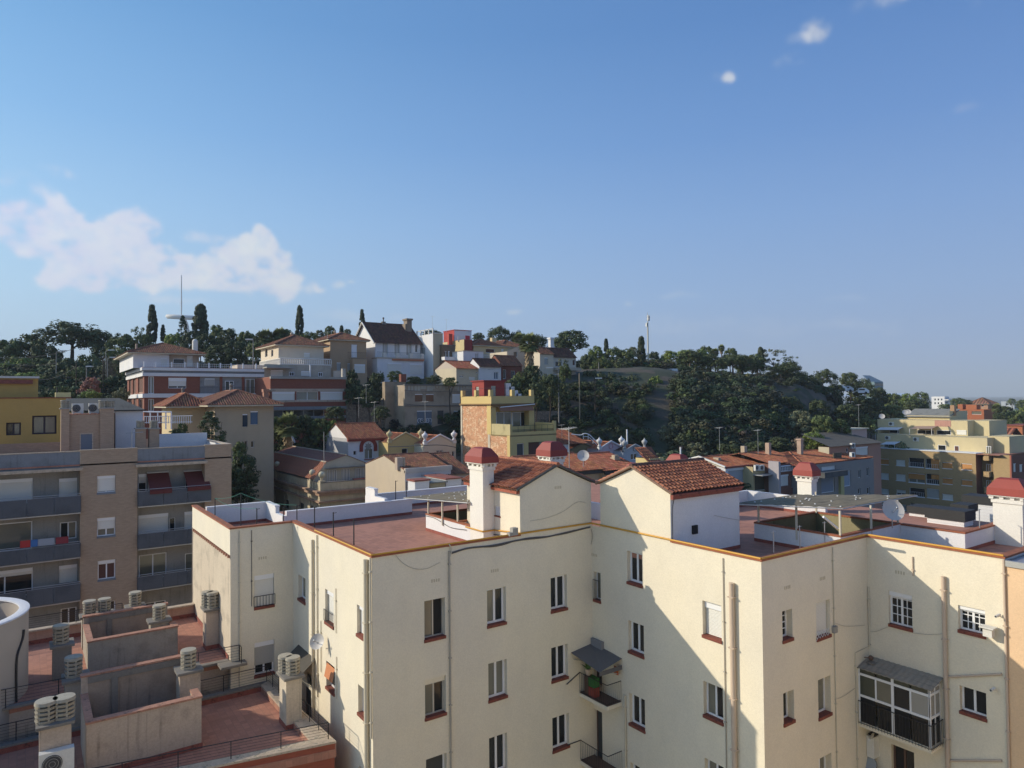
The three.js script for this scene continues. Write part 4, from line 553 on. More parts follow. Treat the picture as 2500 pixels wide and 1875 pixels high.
  // cables slung across the walls
  const cab = (f, c, pts, r = .014, m = M.cable, off = .03) => part(cream, 'cable', wire(pts.map(([u, v]) => { const p = meet(u, v, f, c); p[f] += f === 'z' ? off : -off; return p; }), r, pts.length * 6, 5), m);
  const z5 = (l) => l.map(([a, b]) => [900 + a / 3.687, 1050 + b / 3.687]);
  cab('z', ZA2, z5([[740, 1108], [880, 1065], [1100, 1040], [1350, 990], [1600, 960], [1800, 915], [1990, 872]]), .035); cab('z', ZA2, z5([[740, 1100], [900, 1058], [1150, 1045], [1400, 975], [1700, 945], [1985, 876]]), .016); cab('z', ZA2, z5([[240, 1125], [310, 1200], [420, 1248], [520, 1245], [640, 1190]]), .008, M.cablePale); cab('z', ZA2, z5([[715, 1023], [735, 1060], [738, 1090], [722, 1150]]), .025, M.pvc, .06); cab('z', ZA2, z5([[1450, 818], [1600, 790], [1750, 730], [1880, 645], [1950, 655]]), .007, M.cablePale);
  cab('x', XB2, z5([[2003, 880], [2020, 940], [2008, 1020], [1990, 1095], [1995, 1240]]), .014, M.cablePale); cab('x', 16.84, [[1190, 1302], [1215, 1306], [1245, 1311]], .03); cab('x', 16.26, [[1040, 1259], [1060, 1264], [1080, 1275], [1100, 1287], [1140, 1294]], .015);
  cab('x', XB3, [[2118, 1537], [2132, 1542], [2170, 1530]], .007, M.cablePale); cab('x', XB3, [[2230, 1545], [2270, 1549], [2302, 1547]], .007, M.cablePale); cab('z', ZA3, [[2036, 1520], [2060, 1528], [2110, 1526]], .007, M.cablePale); cab('z', ZA3, [[2087, 1593], [2118, 1578]], .009, M.cablePale); cab('z', ZA3, [[2036, 1708], [2060, 1698], [2085, 1680]], .007, M.cablePale); cab('z', -18.86, [[1641, 1316], [1642, 1230], [1648, 1214], [1720, 1204], [1806, 1197]], .016); cab('z', -18.86, [[1742, 1258], [1770, 1264], [1806, 1270]], .007, M.cablePale);
  part(cream, 'junction_box', [box(16.36, 16.62, 18.42, 18.72, -23.62, -23.4), box(16.2, 16.36, 18.4, 18.55, -23.62, -23.42)], M.concrete);
  part(cream, 'meter_box', fbox('z', ZA3, meet(2030, 1530, 'z', ZA3).x, meet(2038, 1530, 'z', ZA3).x, meet(2030, 1545, 'z', ZA3).y, meet(2030, 1529, 'z', ZA3).y, -.12, 0), M.concrete);
}
// small things fixed to the cream building
{
  const t = thing('corner_awning', 'grey canvas awning over the upper corner balcony of the middle wing', 'awning', V3(XB2, 0, ZA2)), q = new Tri();
  q.quad(V3(0, 13.1, 0), V3(-1.3, 12.95, .02), V3(-1.3, 12.66, 1.86), V3(0, 13.02, 1.2)); q.tri(V3(0, 13.02, 1.2), V3(-1.3, 12.66, 1.86), V3(0, 12.95, 1.86)); const c = part(t, 'canopy', q.geo(), M.awningGrey);
  part(t, 'valance', [box(-1.31, -1.29, 12.5, 12.7, .03, 1.86), box(-1.3, -.02, 12.5, 12.68, 1.85, 1.87)].slice(1), M.awningGrey); part(t, 'wall_box', box(-.16, -.02, 13.0, 13.36, .04, .75), mat([.24, .24, .25], { map: 'grain' })); part(t, 'arm', [rod(V3(-.05, 12.3, .1), V3(-1.2, 12.66, .1), .018), rod(V3(-.05, 12.3, 1.75), V3(-1.2, 12.62, 1.78), .018)], M.alu);
  const fl = piece('hanging_cloth', new THREE.BoxGeometry(.02, .34, .26), mat([.45, .12, .04]), 'orange and red cloth hanging under the right edge of the grey corner awning', 'cloth'); fl.position.set(XB2 - .2, 12.45, ZA2 + 1.7);
  const pot = thing('potted_plant', 'small potted plant on the upper corner balcony below the grey awning', 'plant', V3(20.15, 11.12, -23.2)); part(pot, 'pot', new THREE.CylinderGeometry(.14, .1, .26, 10).translate(0, .95, 0), M.clay); part(pot, 'stand', box(-.12, .12, 0, .82, -.12, .12), M.rust); seed(5); part(pot, 'leaves', Array.from({ length: 16 }, () => { const g = new THREE.ConeGeometry(.05, .4, 4); g.translate(0, .2, 0); g.rotateZ(rr(-.9, .9)); g.rotateX(rr(-.9, .9)); g.translate(0, 1.08, 0); return g; }), mat([.06, .13, .03]));
  const bin = thing('green_crate', 'green and red plastic boxes stacked inside the upper corner balcony railing', 'crate', V3(20.2, 11.12, -23.0)); part(bin, 'upper_box', box(-.16, .16, .42, .8, -.2, .3), mat([.04, .16, .035])); part(bin, 'lower_box', box(-.16, .16, 0, .4, -.2, .3), mat([.30, .06, .04]));
  // side awning on the first wing
  const B = thing('side_awning', 'dark brown awning with orange scalloped valance on the shaded inner corner of the left wing', 'awning', V3(XB1, 0, 0)), b = new Tri(), y = meet(708, 1560, 'x', XB1).y, z0 = -31.9, z1 = -29.6; b.quad(V3(0, y + .1, z0), V3(0, y + .1, z1), V3(-.75, y - .5, z1), V3(-.75, y - .5, z0)); part(B, 'canopy', b.geo(), mat([.085, .075, .062], { map: 'grain' }));
  part(B, 'front_bar', rod(V3(-.76, y - .52, z0), V3(-.76, y - .52, z1), .035), M.alu); const sc = []; for (let k = 0; k < 9; k++) { const z = lerp(z0, z1, (k + .5) / 9); sc.push(box(-.775, -.765, y - .72 - .05 * (k % 2), y - .53, z - .125, z + .125)); } part(B, 'valance', sc, mat([.42, .16, .06])); part(B, 'arm', [rod(V3(0, y - 1.2, z1), V3(-.75, y - .52, z1), .02), rod(V3(0, y - 1.2, z0), V3(-.75, y - .52, z0), .02)], M.alu);
  const d1 = dish('white satellite dish on the tall drainpipe beside the dark brown awning', meet(776, 1585, 'x', XB1 - .35), .32, V3(-.7, .5, .6), null, .3);
  acUnit('white air conditioner under the dark brown awning on the left wing', V3(XB1 - .0, meet(715, 1575, 'x', XB1).y - 1.1, -30.4), .7, .5, .28, 'x');
  const p1 = meet(1900 + 1900 / 3.687, 1150 + 1450 / 3.687, 'x', XB3 - .25);
  const cam = thing('floodlight', 'white floodlight under a small hood below the right hand grid window', 'lamp', V3(p1.x, p1.y - .15, p1.z)); part(cam, 'housing', [box(-.12, .12, 0, .28, -.16, .12)], M.acWhite); part(cam, 'hood', [box(-.22, .16, .3, .34, -.24, .2)], M.acWhite); part(cam, 'bracket', rod(V3(.1, .1, 0), V3(.25, .1, 0), .03), M.steel);
  for (const [u, v, l] of [[2436, 1504, 'pink security camera pointing left at the top right pipe'], [2424, 1684, 'small security camera right of the plain sliding window']]) { const p = meet(u, v, 'x', XB3 - .2), c2 = thing('security_camera', l, 'camera', p); part(c2, 'body', rod(V3(-.12, 0, -.02), V3(.1, .03, .02), .05, 10), M.acWhite); part(c2, 'bracket', rod(V3(.05, 0, 0), V3(.2, -.06, .02), .018), M.acWhite); part(c2, 'lens', rod(V3(-.13, 0, -.02), V3(-.121, 0, -.02), .035, 10), M.grille); }
  { const p = meet(1900 + 845 / 3.687, 1425 + 1400 / 3.687, 'z', ZA3 + .3); const c3 = thing('boiler_box', 'white boiler box under the glazed balcony', 'boiler', V3(p.x + .35, p.y - .8, ZA3 + .02)); part(c3, 'case', box(-.25, .3, 0, .82, 0, .3), M.acWhite); part(c3, 'flue', [rod(V3(0, .85, .15), V3(-.7, .9, .35), .05, 8)], M.acWhite); part(c3, 'vent_cap', box(-.15, .2, .83, .88, .02, .28), M.dark); }
  { const p = meet(2128, 1866, 'x', XB3 - .15), c4 = thing('hanging_tubs', 'blue and grey plastic tubs hung on the wall under the boiler box', 'tub', p); part(c4, 'tub', new THREE.CylinderGeometry(.3, .22, .28, 16).rotateZ(1.2).translate(-.1, .05, 0), mat([.30, .33, .36])); part(c4, 'lid', box(-.4, .05, -.35, -.1, -.35, .3), mat([.05, .10, .30])); }
  { const p = meet(2126, 1603, 'x', XB3 - .45), c5 = thing('drill_lamp', 'small dark wall lamp standing on the glazed balcony roof', 'lamp', V3(p.x, 13.5, p.z)); part(c5, 'base', box(-.14, .16, 0, .05, -.12, .14), M.concreteDark); part(c5, 'head', [ball(0, .2, 0, .1, 8, 6), rod(V3(0, .2, 0), V3(-.3, .26, -.1), .02)], M.rust); }
  for (const [f, c, u, v] of [['z', ZA2, 1063, 1417], ['z', ZA2, 1208, 1393], ['z', ZA2, 1362, 1190], ['x', XB2, 1451, 1355], ['z', ZA1, 641, 1362], ['z', ZA3, 2008, 1412], ['z', ZA3, 1922, 1434], ['x', XB3, 2197, 1398]]) { const p = meet(u, v, f, c), g = []; for (let k = 0; k < 4; k++) { const d = -.15 + k * .1; g.push(f === 'z' ? box(p.x + d - .025, p.x + d + .025, p.y - .06, p.y + .06, c, c + .008) : box(c - .008, c, p.y - .06, p.y + .06, p.z + d - .025, p.z + d + .025)); } part(cream, 'air_brick', g, mat([.56, .48, .34], { map: 'stucco' })); }
}
// peach neighbour at the right edge
{
  const g = thing('peach_building', 'peach rendered building at the right edge of the picture behind the drainpipe', 'building'); block(g, XB3 - .02, 40, -9.95, 6, YG, 18.18, M.peach); part(g, 'roof', box(XB3 - .08, 40, 18.185, 18.26, -9.94, 6), M.steel); part(g, 'flashing', box(XB3 - .1, XB3 + .02, 18.1, 18.3, -9.93, 6), M.alu);
  part(g, 'drainpipe', [rod(V3(XB3 - .1, 18.1, -9.1), V3(XB3 - .1, YG, -8.9), .03)], M.clay);
}
// ---------- pale brick apartment block on the left ----------
{
  const z0 = deep(260, 1180, 47).z, zr = z0 - 1.15, X = (u, v = 1200) => meet(u, v, 'z', z0).x, yR = meet(420, 1091, 'z', z0).y, xa = X(-150), xb = X(565), x1 = X(195.5), x2 = X(335.5), x3 = X(500);
  const g = thing('brick_apartment_block', 'pale brick apartment block with grey panelled balconies on the left', 'building'), W = WORLD, op = (...p) => W.op('z', z0, ...p), opr = (...p) => W.op('z', zr, ...p);
  const lowP = meet(100, 1146, 'z', z0).y, base = YG;
  const cols = [[237, 1162.6, 282, 1202, 'roller', { gap: .1 }], [237, 1265.6, 282, 1307, 'half', { p: .55, gm: [M.curtain, M.curtain] }], [238.7, 1370, 282, 1412, 'slider', { boxTop: true, gm: [M.shutterBrown, M.shutterBrown] }], [240, 1472, 282, 1512, 'dark', {}]];
  const cops = cols.map((c) => op(...c.slice(0, 4)));
  part(g, 'wall', wallGeo('z', z0, x1, x2, base, yR, cops, .25), M.paleBrick); part(g, 'wall', wallGeo('z', z0, x3, xb, base, yR), M.paleBrick);
  part(g, 'wall', [wallGeo('r', xb, z0 - 14, z0, base, yR), wallGeo('b', z0 - 14, xa, xb, base, yR), wallGeo('x', xa, z0 - 14, z0, base, yR)], M.paleBrick);
  cols.forEach((c, i) => win(g, 'z', z0, cops[i], c[4], { rec: .2, sill: M.greyPanelLight, ...c[5] }));
  const bays = [[xa, x1, [[-90, 1177, 80, 1228, 'roller'], [143.7, 1169, 188.5, 1212, 'roller'], [-90, 1287, 78.6, 1340, 'slider', [M.curtain, M.curtain]], [146, 1276, 187, 1314, 'slider', [M.dark, M.curtain]], [-60, 1402, 80, 1452, 'half', [M.glass, M.glass], .12], [143.7, 1382, 188.5, 1419, 'roller'], [148, 1487, 187, 1522, 'slider', [M.glass, M.glass]]]],
    [x2, x3, [[337.6, 1158, 358, 1200, 'half', [M.dark], .4], [362, 1158, 409, 1205, 'slider', [M.glass, M.glass]], [452, 1152, 496, 1200, 'slider', [M.glass, M.glass]], [337.6, 1259, 411, 1303, 'roller'], [414, 1265, 428, 1300, 'slider', [M.glass]], [450, 1250, 496, 1290, 'roller'], [339, 1356.5, 407, 1408, 'slider', [M.curtain, M.curtain]], [451.6, 1352, 496, 1392, 'slider', [M.curtain, M.glass]], [352, 1473, 405, 1515, 'slider', [M.glass, M.glass]]]]];
  for (const [p, q, list] of bays) {
    const ops = list.map((l) => opr(...l.slice(0, 4)));
    part(g, 'bay_wall', wallGeo('z', zr, p, q, base, lowP, ops, .2), M.bayGrey); part(g, 'bay_side', [wallGeo('x', q - .002, zr, z0, base, lowP), wallGeo('r', p + .002, zr, z0, base, lowP), box(p, q, lowP - .02, lowP, zr, z0 - .1)], M.paleBrick);
    list.forEach((l, i) => win(g, 'z', zr, ops[i], l[4], { rec: .12, gm: l[5], leaves: l[5] ? l[5].length : 1, p: l[6], bh: .22 }));
    part(g, 'roof_parapet', box(p + .01, q - .01, lowP, yR - .06, z0 - .22, z0 - .06), M.greyPanelLight); part(g, 'roof_edge', box(p - .12, q + .15, lowP - .2, lowP - .005, z0 - .3, z0 + .28), M.copingPale);
  }
  const B = [[[xa, X(196, 1240)], [[1210.5, 1254], [1327, 1363], [1425.6, 1468]], 196], [[X(336, 1220), X(513, 1220)], [[1201.5, 1240], [1305, 1344], [1410, 1446]], 340]];
  for (const [[p, q], rows, uu] of B) for (const [va, vb] of rows) {
    const y1 = meet(uu, va, 'z', z0 + .35).y, y0 = meet(uu, vb, 'z', z0 + .35).y, b = part(g, 'balcony', [box(p, q, y0, y0 + .2, zr, z0 + .3)], M.concrete), n = Math.round((q - p) / 1.5);
    for (let k = 0; k < n; k++) { const s = lerp(p, q, k / n) + .012, t = lerp(p, q, (k + 1) / n) - .012; part(b, 'front_panel', box(s, t, y0 + .1, y1, z0 + .3, z0 + .36), M.greyPanel); }
    part(b, 'side_panel', [box(q - .03, q + .02, y0 + .1, y1, z0, z0 + .3), box(p - .02, p + .03, y0 + .1, y1, z0, z0 + .3)], M.greyPanel); part(b, 'handrail', [rod(V3(p, y1 + .15, z0 + .33), V3(q, y1 + .15, z0 + .33), .025), rod(V3(p, y1 + .03, z0 + .33), V3(q, y1 + .03, z0 + .33), .018), box(p, q, y0 + .02, y0 + .07, z0 + .361, z0 + .39)], M.steel);
  }
  // roof terrace and what stands on it
  part(g, 'roof', box(xa, xb, yR - 1.0, yR - .9, z0 - 14, z0), M.floor); part(g, 'coping', [box(x1, x2, yR, yR + .05, z0 - .25, z0 + .03), box(x3, xb + .02, yR, yR + .05, z0 - .25, z0 + .03), box(xa, x1, yR - .06, yR, z0 - .25, z0 - .03), box(x2, x3, yR - .06, yR, z0 - .25, z0 - .03)], M.copingPale);
  part(g, 'parapet', [box(xb - .3, xb - .02, yR - 1, yR, z0 - 14, z0 - .25), box(x1, x2, yR - 1, yR - .01, z0 - .25, z0 - .02), box(x3, xb - .3, yR - 1, yR - .01, z0 - .25, z0 - .02)], M.whiteCool); part(g, 'coping', box(xb - .33, xb + .03, yR, yR + .05, z0 - 14, z0 - .25), M.copingPale);
  const zs = z0 - 4, R = (u0, v0, u1, v1, dz = 0) => { const q = W.op('z', zs - dz, u0, v0, u1, v1); return q; }, fl = yR - .9;
  let q = R(165.5, 1013, 279, 1092); part(g, 'stair_head', [box(q[0], q[1], fl, q[3], zs - 4, zs)], M.paleBrick); part(g, 'stair_head_coping', box(q[0] - .05, q[1] + .03, q[3], q[3] + .06, zs - 4, zs + .04), M.copingPink);
  const dr = R(194.5, 1058, 227.5, 1097); win(g, 'z', zs + .005, [dr[0], dr[1], fl, dr[3]], 'door', { rec: -.03, gm: [M.shutterBlue], fm: M.copingPale });
  const ch = (u0, u1, v0, dz, pots, r, white) => { const s = R(u0, v0, u1, 1092, dz), c = part(g, 'chimney', box(s[0], s[1], fl, s[3], zs - dz - .7, zs - dz), M.paleBrick); part(c, 'chimney_slab', box(s[0] - .08, s[1] + .08, s[3], s[3] + .08, zs - dz - .78, zs - dz + .08), M.concrete); for (let k = 0; k < pots; k++) louverPot(c, s[0] + (s[1] - s[0]) * (k + .5) / pots, zs - dz - .35, s[3] + .08, r, .55); };
  ch(149, 169, 999, -.3, 1, .3); ch(244.5, 278, 998, -.2, 2, .32); ch(333, 356, 1048, -1, 1, .3); ch(365, 389, 1048, -1, 1, .3);
  const wq = R(282, 1004, 349, 1092, 2); part(g, 'plant_room', box(wq[0], wq[1], fl, wq[3], zs - 6, zs - 2), M.whiteCool);
  const rq = R(165, 972, 349, 1004, 2); { const t = new Tri(), y0 = wq[3] + .05, y1 = rq[3], zf = zs - 1.8, zb = zs - 5; t.quad(V3(rq[0], y0, zf), V3(rq[1] + .2, y0, zf), V3(rq[1] - 1.3, y1, zb), V3(rq[0], y1, zb)); t.tri(V3(rq[1] + .2, y0, zf), V3(rq[1] + .2, y0, zs - 8), V3(rq[1] - 1.3, y1, zb)); part(g, 'lean_to_roof', t.geo(), mat([.13, .12, .105], { map: 'grime' })); part(g, 'gutter', rod(V3(rq[0], y0, zf + .05), V3(rq[1] + .2, y0, zf + .05), .05), M.black); }
  const pz = R(387, 1060, 431, 1084, 3); part(g, 'parapet', box(pz[0], xb - .3, fl, pz[3], zs - 3.2, zs - 3), M.whiteCool);
  const a1 = R(176, 988, 204, 1013, .6), a2 = R(217, 988, 242, 1013, .6); acUnit('left of two white air conditioners on the brick stair head by the yellow building', V3((a1[0] + a1[1]) / 2, q[3] + .06, zs - .6), a1[1] - a1[0], a1[3] - a1[2], .35); acUnit('right of two white air conditioners on the brick stair head next to a louvred chimney', V3((a2[0] + a2[1]) / 2, q[3] + .06, zs - .6), a2[1] - a2[0], a2[3] - a2[2], .35);
  const an = meet(322, 1085, 'z', zs + 2), tp = thing('clothes_post', 'grey T shaped clothes post on the brick block roof by the white plant room', 'post', V3(an.x, fl, zs + 2)); part(tp, 'post', cyl(0, 0, 0, 2.2, .03, 6), M.steel); part(tp, 'crossbar', rod(V3(-.4, 1.9, .1), V3(.7, 1.95, .1), .02), M.steel);
  // red awnings and washing
  for (const [u0, u1, v0, v1, l] of [[358, 411, 1156, 1208, 'left'], [448, 503, 1152, 1200, 'right']]) { const y1 = meet(u0, v0, 'z', zr).y, y0 = meet(u0, v1, 'z', z0 + .5).y, p = meet(u0, v0, 'z', zr).x, s = meet(u1, v0, 'z', zr).x, t = thing('balcony_awning', l + ' of the two dark red awnings on the top floor of the brick block', 'awning', V3(p, 0, zr), 'dark red balcony awnings'), b = new Tri(), w = s - p; b.quad(V3(0, y1, .05), V3(w, y1, .05), V3(w, y0 + .25, 1.62), V3(0, y0 + .25, 1.62)); part(t, 'canopy', b.geo(), M.awningRed); part(t, 'valance', box(0, w, y0, y0 + .25, 1.61, 1.63), M.awningRed); part(t, 'roller', rod(V3(0, y1 + .05, .06), V3(w, y1 + .05, .06), .07), M.steel); }
  for (const [u0, u1, c, l] of [[49, 74, [.45, .04, .035], 'red towel hanging over the grey balcony rail of the second floor'], [75, 92, [.06, .17, .42], 'blue towel hanging between the red and white washing'], [93, 133, [.34, .37, .42], 'pale grey sheet hanging over the grey balcony rail'], [136, 167, [.25, .04, .05], 'dark red cloth at the right end of the washing']]) { const p = meet(u0, 1332, 'z', z0 + .4), s = meet(u1, 1332, 'z', z0 + .4); const yb = meet(120, 1326, 'z', z0 + .38).y; piece('washing', box(p.x, s.x, yb - .12, yb + .32, z0 + .385, z0 + .41), mat(c, { map: 'grain' }), l, 'washing', 'washing on the balcony rail'); }
}
// ---------- yellow building behind it ----------
{
  const z0 = deep(80, 1040, 64).z, g = thing('yellow_building', 'mustard yellow building with brown framed windows at the far left edge', 'building'), W = WORLD, a = W.op('z', z0, -150, 974, 172, 1110), ops = [W.op('z', z0, 15, 1032, 51, 1062), W.op('z', z0, 78.6, 1015, 138, 1059)], yel = mat([.58, .36, .105], { map: 'stucco' });
  block(g, a[0], a[1], z0 - 12, z0, 0, a[3], yel, { z: ops }); part(g, 'coping', box(a[0], a[1] + .05, a[3], a[3] + .1, z0 - 12, z0 + .06), M.coping);
  win(g, 'z', z0, ops[0], 'slider', { fm: mat([.05, .035, .04]), fw: .12, gm: [M.glass, M.curtain], rec: .2 }); win(g, 'z', z0, ops[1], 'slider', { fm: mat([.05, .035, .04]), fw: .14, gm: [M.curtain, M.curtain], rec: .25, leaves: 2 });
  const b = W.op('z', z0 - 4, -150, 922, 93, 974), b2 = W.op('z', z0 - 3.9, -150, 934, 80, 974); part(g, 'penthouse', box(b[0], b[1], a[3], b[3], z0 - 10, z0 - 4), yel); part(g, 'penthouse_roof', box(b[0] - .2, b[1] + .1, b[3], b[3] + .2, z0 - 10.2, z0 - 3.7), M.alu); part(g, 'penthouse_fascia', box(b[0], b2[1], b2[3] - .08, b2[3] + .3, z0 - 4, z0 - 3.75), M.skirting); part(g, 'parapet', box(a[1] - 1.2, a[1] + .02, a[3] + .1, a[3] + .55, z0 - 3, z0 - .1), mat([.70, .60, .28], { map: 'stucco' }));
  const l = W.op('z', z0 + 3, -100, 1090, 143, 1108); piece('pink_terrace_wall', box(l[0], l[1], l[2] - 4, l[3], z0 + 2.7, z0 + 3), M.pinkWall, 'low pink terrace wall in front of the mustard yellow building', 'wall');
}
// ---------- red terraces in the lower left corner ----------
{
  const U = 12.4, L = 11.0, g = thing('terrace_building', 'low building with stepped red tiled roof terraces in the lower left corner', 'building');
  const P = (u, v, y) => { const p = meet(u, v, 'y', y); return [p.x, p.z]; };
  part(g, 'upper_terrace', box(-4, XL + .03, U - .3, U, -41, -33.25), M.floor); part(g, 'wall', [wallGeo('z', -33.26, -4, XL + .03, YG, U - .02)], M.render); part(g, 'terrace_edge', [box(-4, XL + .0, U - .05, U + .04, -33.3, -32.98), box(XL - .5, XL + .6, U - .05, U + .06, -33.0, ZA1 + .5)], M.concreteDark);
  part(g, 'parapet', box(-4, XL + .02, YG, U + .62, -41.2, -41), M.pinkWall); part(g, 'coping', box(-4, XL + .02, U + .62, U + .7, -41.28, -40.9), M.copingPale); part(g, 'skirting', [box(-4, XL, U, U + .2, -41, -40.97), box(XL + .0, XL + .03, U, U + .2, -40.97, -33.2)], M.skirting);
  const c1 = P(821, 1809, 11.3), c2 = P(657, 1660, 11.3), i1 = P(757, 1806, 11.3), i2 = P(637, 1672, 11.3), f2 = P(500, 1875, 11.3), k = (-4 - c1[0]) / (f2[0] - c1[0]), c4 = [-4, lerp(c1[1], f2[1], k)], c3 = [-4, c2[1]];
  part(g, 'lower_terrace', prism([c1, c2, c3, c4], L - .3, L), M.floor); part(g, 'wall', [prism([c1, c2, c3, c4].map(([x, z]) => [x - .05, z - .05]), YG, L - .3)], mat([.34, .095, .055], { map: 'brick' }));
  const inn = (a, b, d) => { const dx = b[0] - a[0], dz = b[1] - a[1], l = Math.hypot(dx, dz); return [a[0] - dz / l * d, a[1] + dx / l * d]; };
  const fi1 = [c1[0] - .34, c1[1] - .05 - .3], fi4 = [c4[0], c4[1] - .42];
  part(g, 'coping', prism([c1, c2, i2, [i1[0], i1[1]]], L + .22, L + .3), M.copingPale); part(g, 'coping', prism([c1, [i1[0], i1[1] - .01], fi4, c4], L + .22, L + .3), M.copingPale); part(g, 'coping', prism([c2, c3, [c3[0], c3[1] + .35], [i2[0], i2[1]]], L + .215, L + .295), M.concreteDark);
  part(g, 'parapet', [prism([c1, c2, i2, i1], L - .3, L + .21)], M.copingPink); part(g, 'parapet', prism([c1, i1, [fi4[0], fi4[1] - .02], c4].map(([x, z]) => [x - .01, z - .03]), L - .3, L + .21), mat([.34, .095, .055], { map: 'brick' })); part(g, 'parapet', prism([c2, c3, [c3[0], c3[1] + .3], i2], L - .3, L + .2), M.skirting);
  // railings
  const R3 = ([x, z], y = L + .3) => V3(x, y, z), midp = (a, b, t) => [lerp(a[0], b[0], t), lerp(a[1], b[1], t)];
  const rl = (a, b, h, st, n = 1) => part(g, 'railing', barsBetween(a, b, h, st, .01, true), M.iron);
  const rr1 = midp(c1, i1, .25), rr2 = midp(c2, i2, .3); rl(R3([rr1[0], rr1[1] - .15]), R3(midp(rr1, rr2, .41)), .62, 1.0); rl(R3(midp(rr1, rr2, .66)), R3(rr2), .62, .8); rl(R3([rr1[0], rr1[1] - .15]), R3([-4, c4[1] - .25]), .62, 1.6); rl(R3(rr2), R3([-4, rr2[1] - .02]), .7, 1.8);
  rl(V3(XL + .35, U + .06, ZA1 + .12), V3(-4, U + .04, -33.1), .72, 1.6); rl(V3(XL + .35, U + .06, ZA1 + .12), V3(XL + .35, U + .06, ZA1 + .45), .72, .3); rl(V3(-4, U + .7, -41.1), V3(XL - 3.4, U + .7, -41.1), .6, 2.2);
  // two walled light wells with pink copings
  function well(x0, x1, z0, z1, y0, yf, yb, m) {
    const w = .22, q = part(g, 'light_well_wall', [box(x0, x1, y0, yf, z1 - w, z1), box(x0, x0 + w, y0, yf, z0 + w, z1 - w), box(x1 - w, x1, y0, yf - .02, z1 - w - .7, z1 - w), box(x0, x1, y0, yb, z0, z0 + w)], m);
    part(q, 'coping', [box(x0 - .03, x1 + .03, yf, yf + .07, z1 - w - .04, z1 + .04), box(x1 - w - .03, x1 + .03, yf - .02, yf + .05, z1 - w - .7, z1 - w - .04), box(x0 - .03, x0 + w, yf, yf + .07, z0 + w, z1 - w - .04), box(x0 - .03, x1 + .03, yb, yb + .07, z0 - .04, z0 + w + .03)], M.copingPink);
    part(q, 'stained_lining', [wallGeo('z', z0 + w + .004, x0 + w, x1 - w, y0 - 4, yb), wallGeo('x', x1 - w - .004, z0, z1, y0 - 4, y0 + .3), wallGeo('r', x0 + w + .004, z0, z1, y0 - 4, yf)], mat([.36, .28, .22], { map: 'grime' }));
    part(q, 'lining_pilaster', [box(x0 + (x1 - x0) * .27, x0 + (x1 - x0) * .33, y0 - 3, yb - .25, z0 + w, z0 + w + .07), box(x0 + w, x1 - w, yb - .26, yb - .02, z0 + w, z0 + w + .05)], M.concreteDark); return q;
  }
  const A0 = meet(214, 1641, 'y', U), A1 = meet(434, 1598, 'z', A0.z); well(A0.x, A1.x, A0.z - 3.1, A0.z, U, meet(214, 1570, 'z', A0.z).y, meet(330, 1487, 'z', A0.z - 3).y, M.renderGrey);
  const C0 = meet(492, 1826, 'y', L), C1 = meet(211, 1790, 'z', C0.z), cf = meet(492, 1703, 'z', C0.z).y, Cb = meet(445, 1602, 'z', -32.0); well(C1.x, C0.x, C0.z - 3.1, C0.z, L, cf, meet(330, 1626, 'z', C0.z - 3).y, M.render);
  part(g, 'skirting', box(C1.x, C0.x + .03, L, L + .2, C0.z, C0.z + .03), M.skirting);
  // chimney stacks with stacked ring pots
  function stack(name, x0, x1, z0, z1, y0, y1, pots, r, h, m, lit) {
    const s = part(g, 'chimney', box(x0, x1, y0, y1, z0, z1), m); part(s, 'chimney_slab', box(x0 - .1, x1 + .1, y1, y1 + .1, z0 - .1, z1 + .1), M.concreteDark); for (const [fx, fz] of pots) louverPot(s, lerp(x0, x1, fx), lerp(z0, z1, fz), y1 + .1, r, h); if (lit) part(s, 'skirting', box(x0 - .02, x1 + .02, y0, y0 + .2, z0, z1 + .02), M.skirting); return s;
  }
  { const b = meet(699, 1784, 'y', L), r = meet(737, 1764, 'z', b.z).x, bk = meet(681, 1770, 'x', b.x).z; stack('D', b.x, r, b.z - .9, b.z, L, meet(699, 1662, 'z', b.z).y, [[.3, .2], [.6, .62]], .3, .66, M.creamStain, true); }
  { const b = meet(503, 1588, 'y', U), r = meet(534, 1588, 'z', b.z).x; stack('E', b.x, r, b.z - .7, b.z, U, meet(503, 1494, 'z', b.z).y, [[.3, .25], [.62, .65]], .29, .72, M.render, true); }
  { const b = meet(128, 1664, 'y', U), r = meet(175, 1655, 'z', b.z).x; stack('X', b.x, r, b.z - .8, b.z, U, meet(150, 1581, 'z', b.z).y, [[.45, .5]], .33, .75, M.concreteDark); }
  { const b = meet(158, 1800, 'y', L), r = meet(214, 1790, 'z', b.z).x; stack('Y', b.x, r, b.z - .9, b.z, L, meet(185, 1665, 'z', b.z).y, [[.4, .5]], .34, .78, M.renderGrey); }
  { const z = C0.z - 1.7, a = meet(439, 1650, 'z', z), b = meet(490, 1650, 'z', z); stack('D2', a.x, b.x, z - .8, z, L, a.y, [[.5, .5]], .31, .74, M.render); }
  const zb = meet(95, 1950, 'y', L); { const r = meet(174, 1860, 'z', zb.z).x; stack('Z', zb.x, r, zb.z - .8, zb.z, L, meet(130, 1775, 'z', zb.z).y, [[.22, .5], [.78, .5]], .36, .7, M.render); acUnit('old air conditioner mounted on the twin potted chimney at the bottom left corner', V3((zb.x + r) / 2 + .03, meet(138, 1884, 'z', zb.z).y, zb.z + .32), .98, .8, .3); }
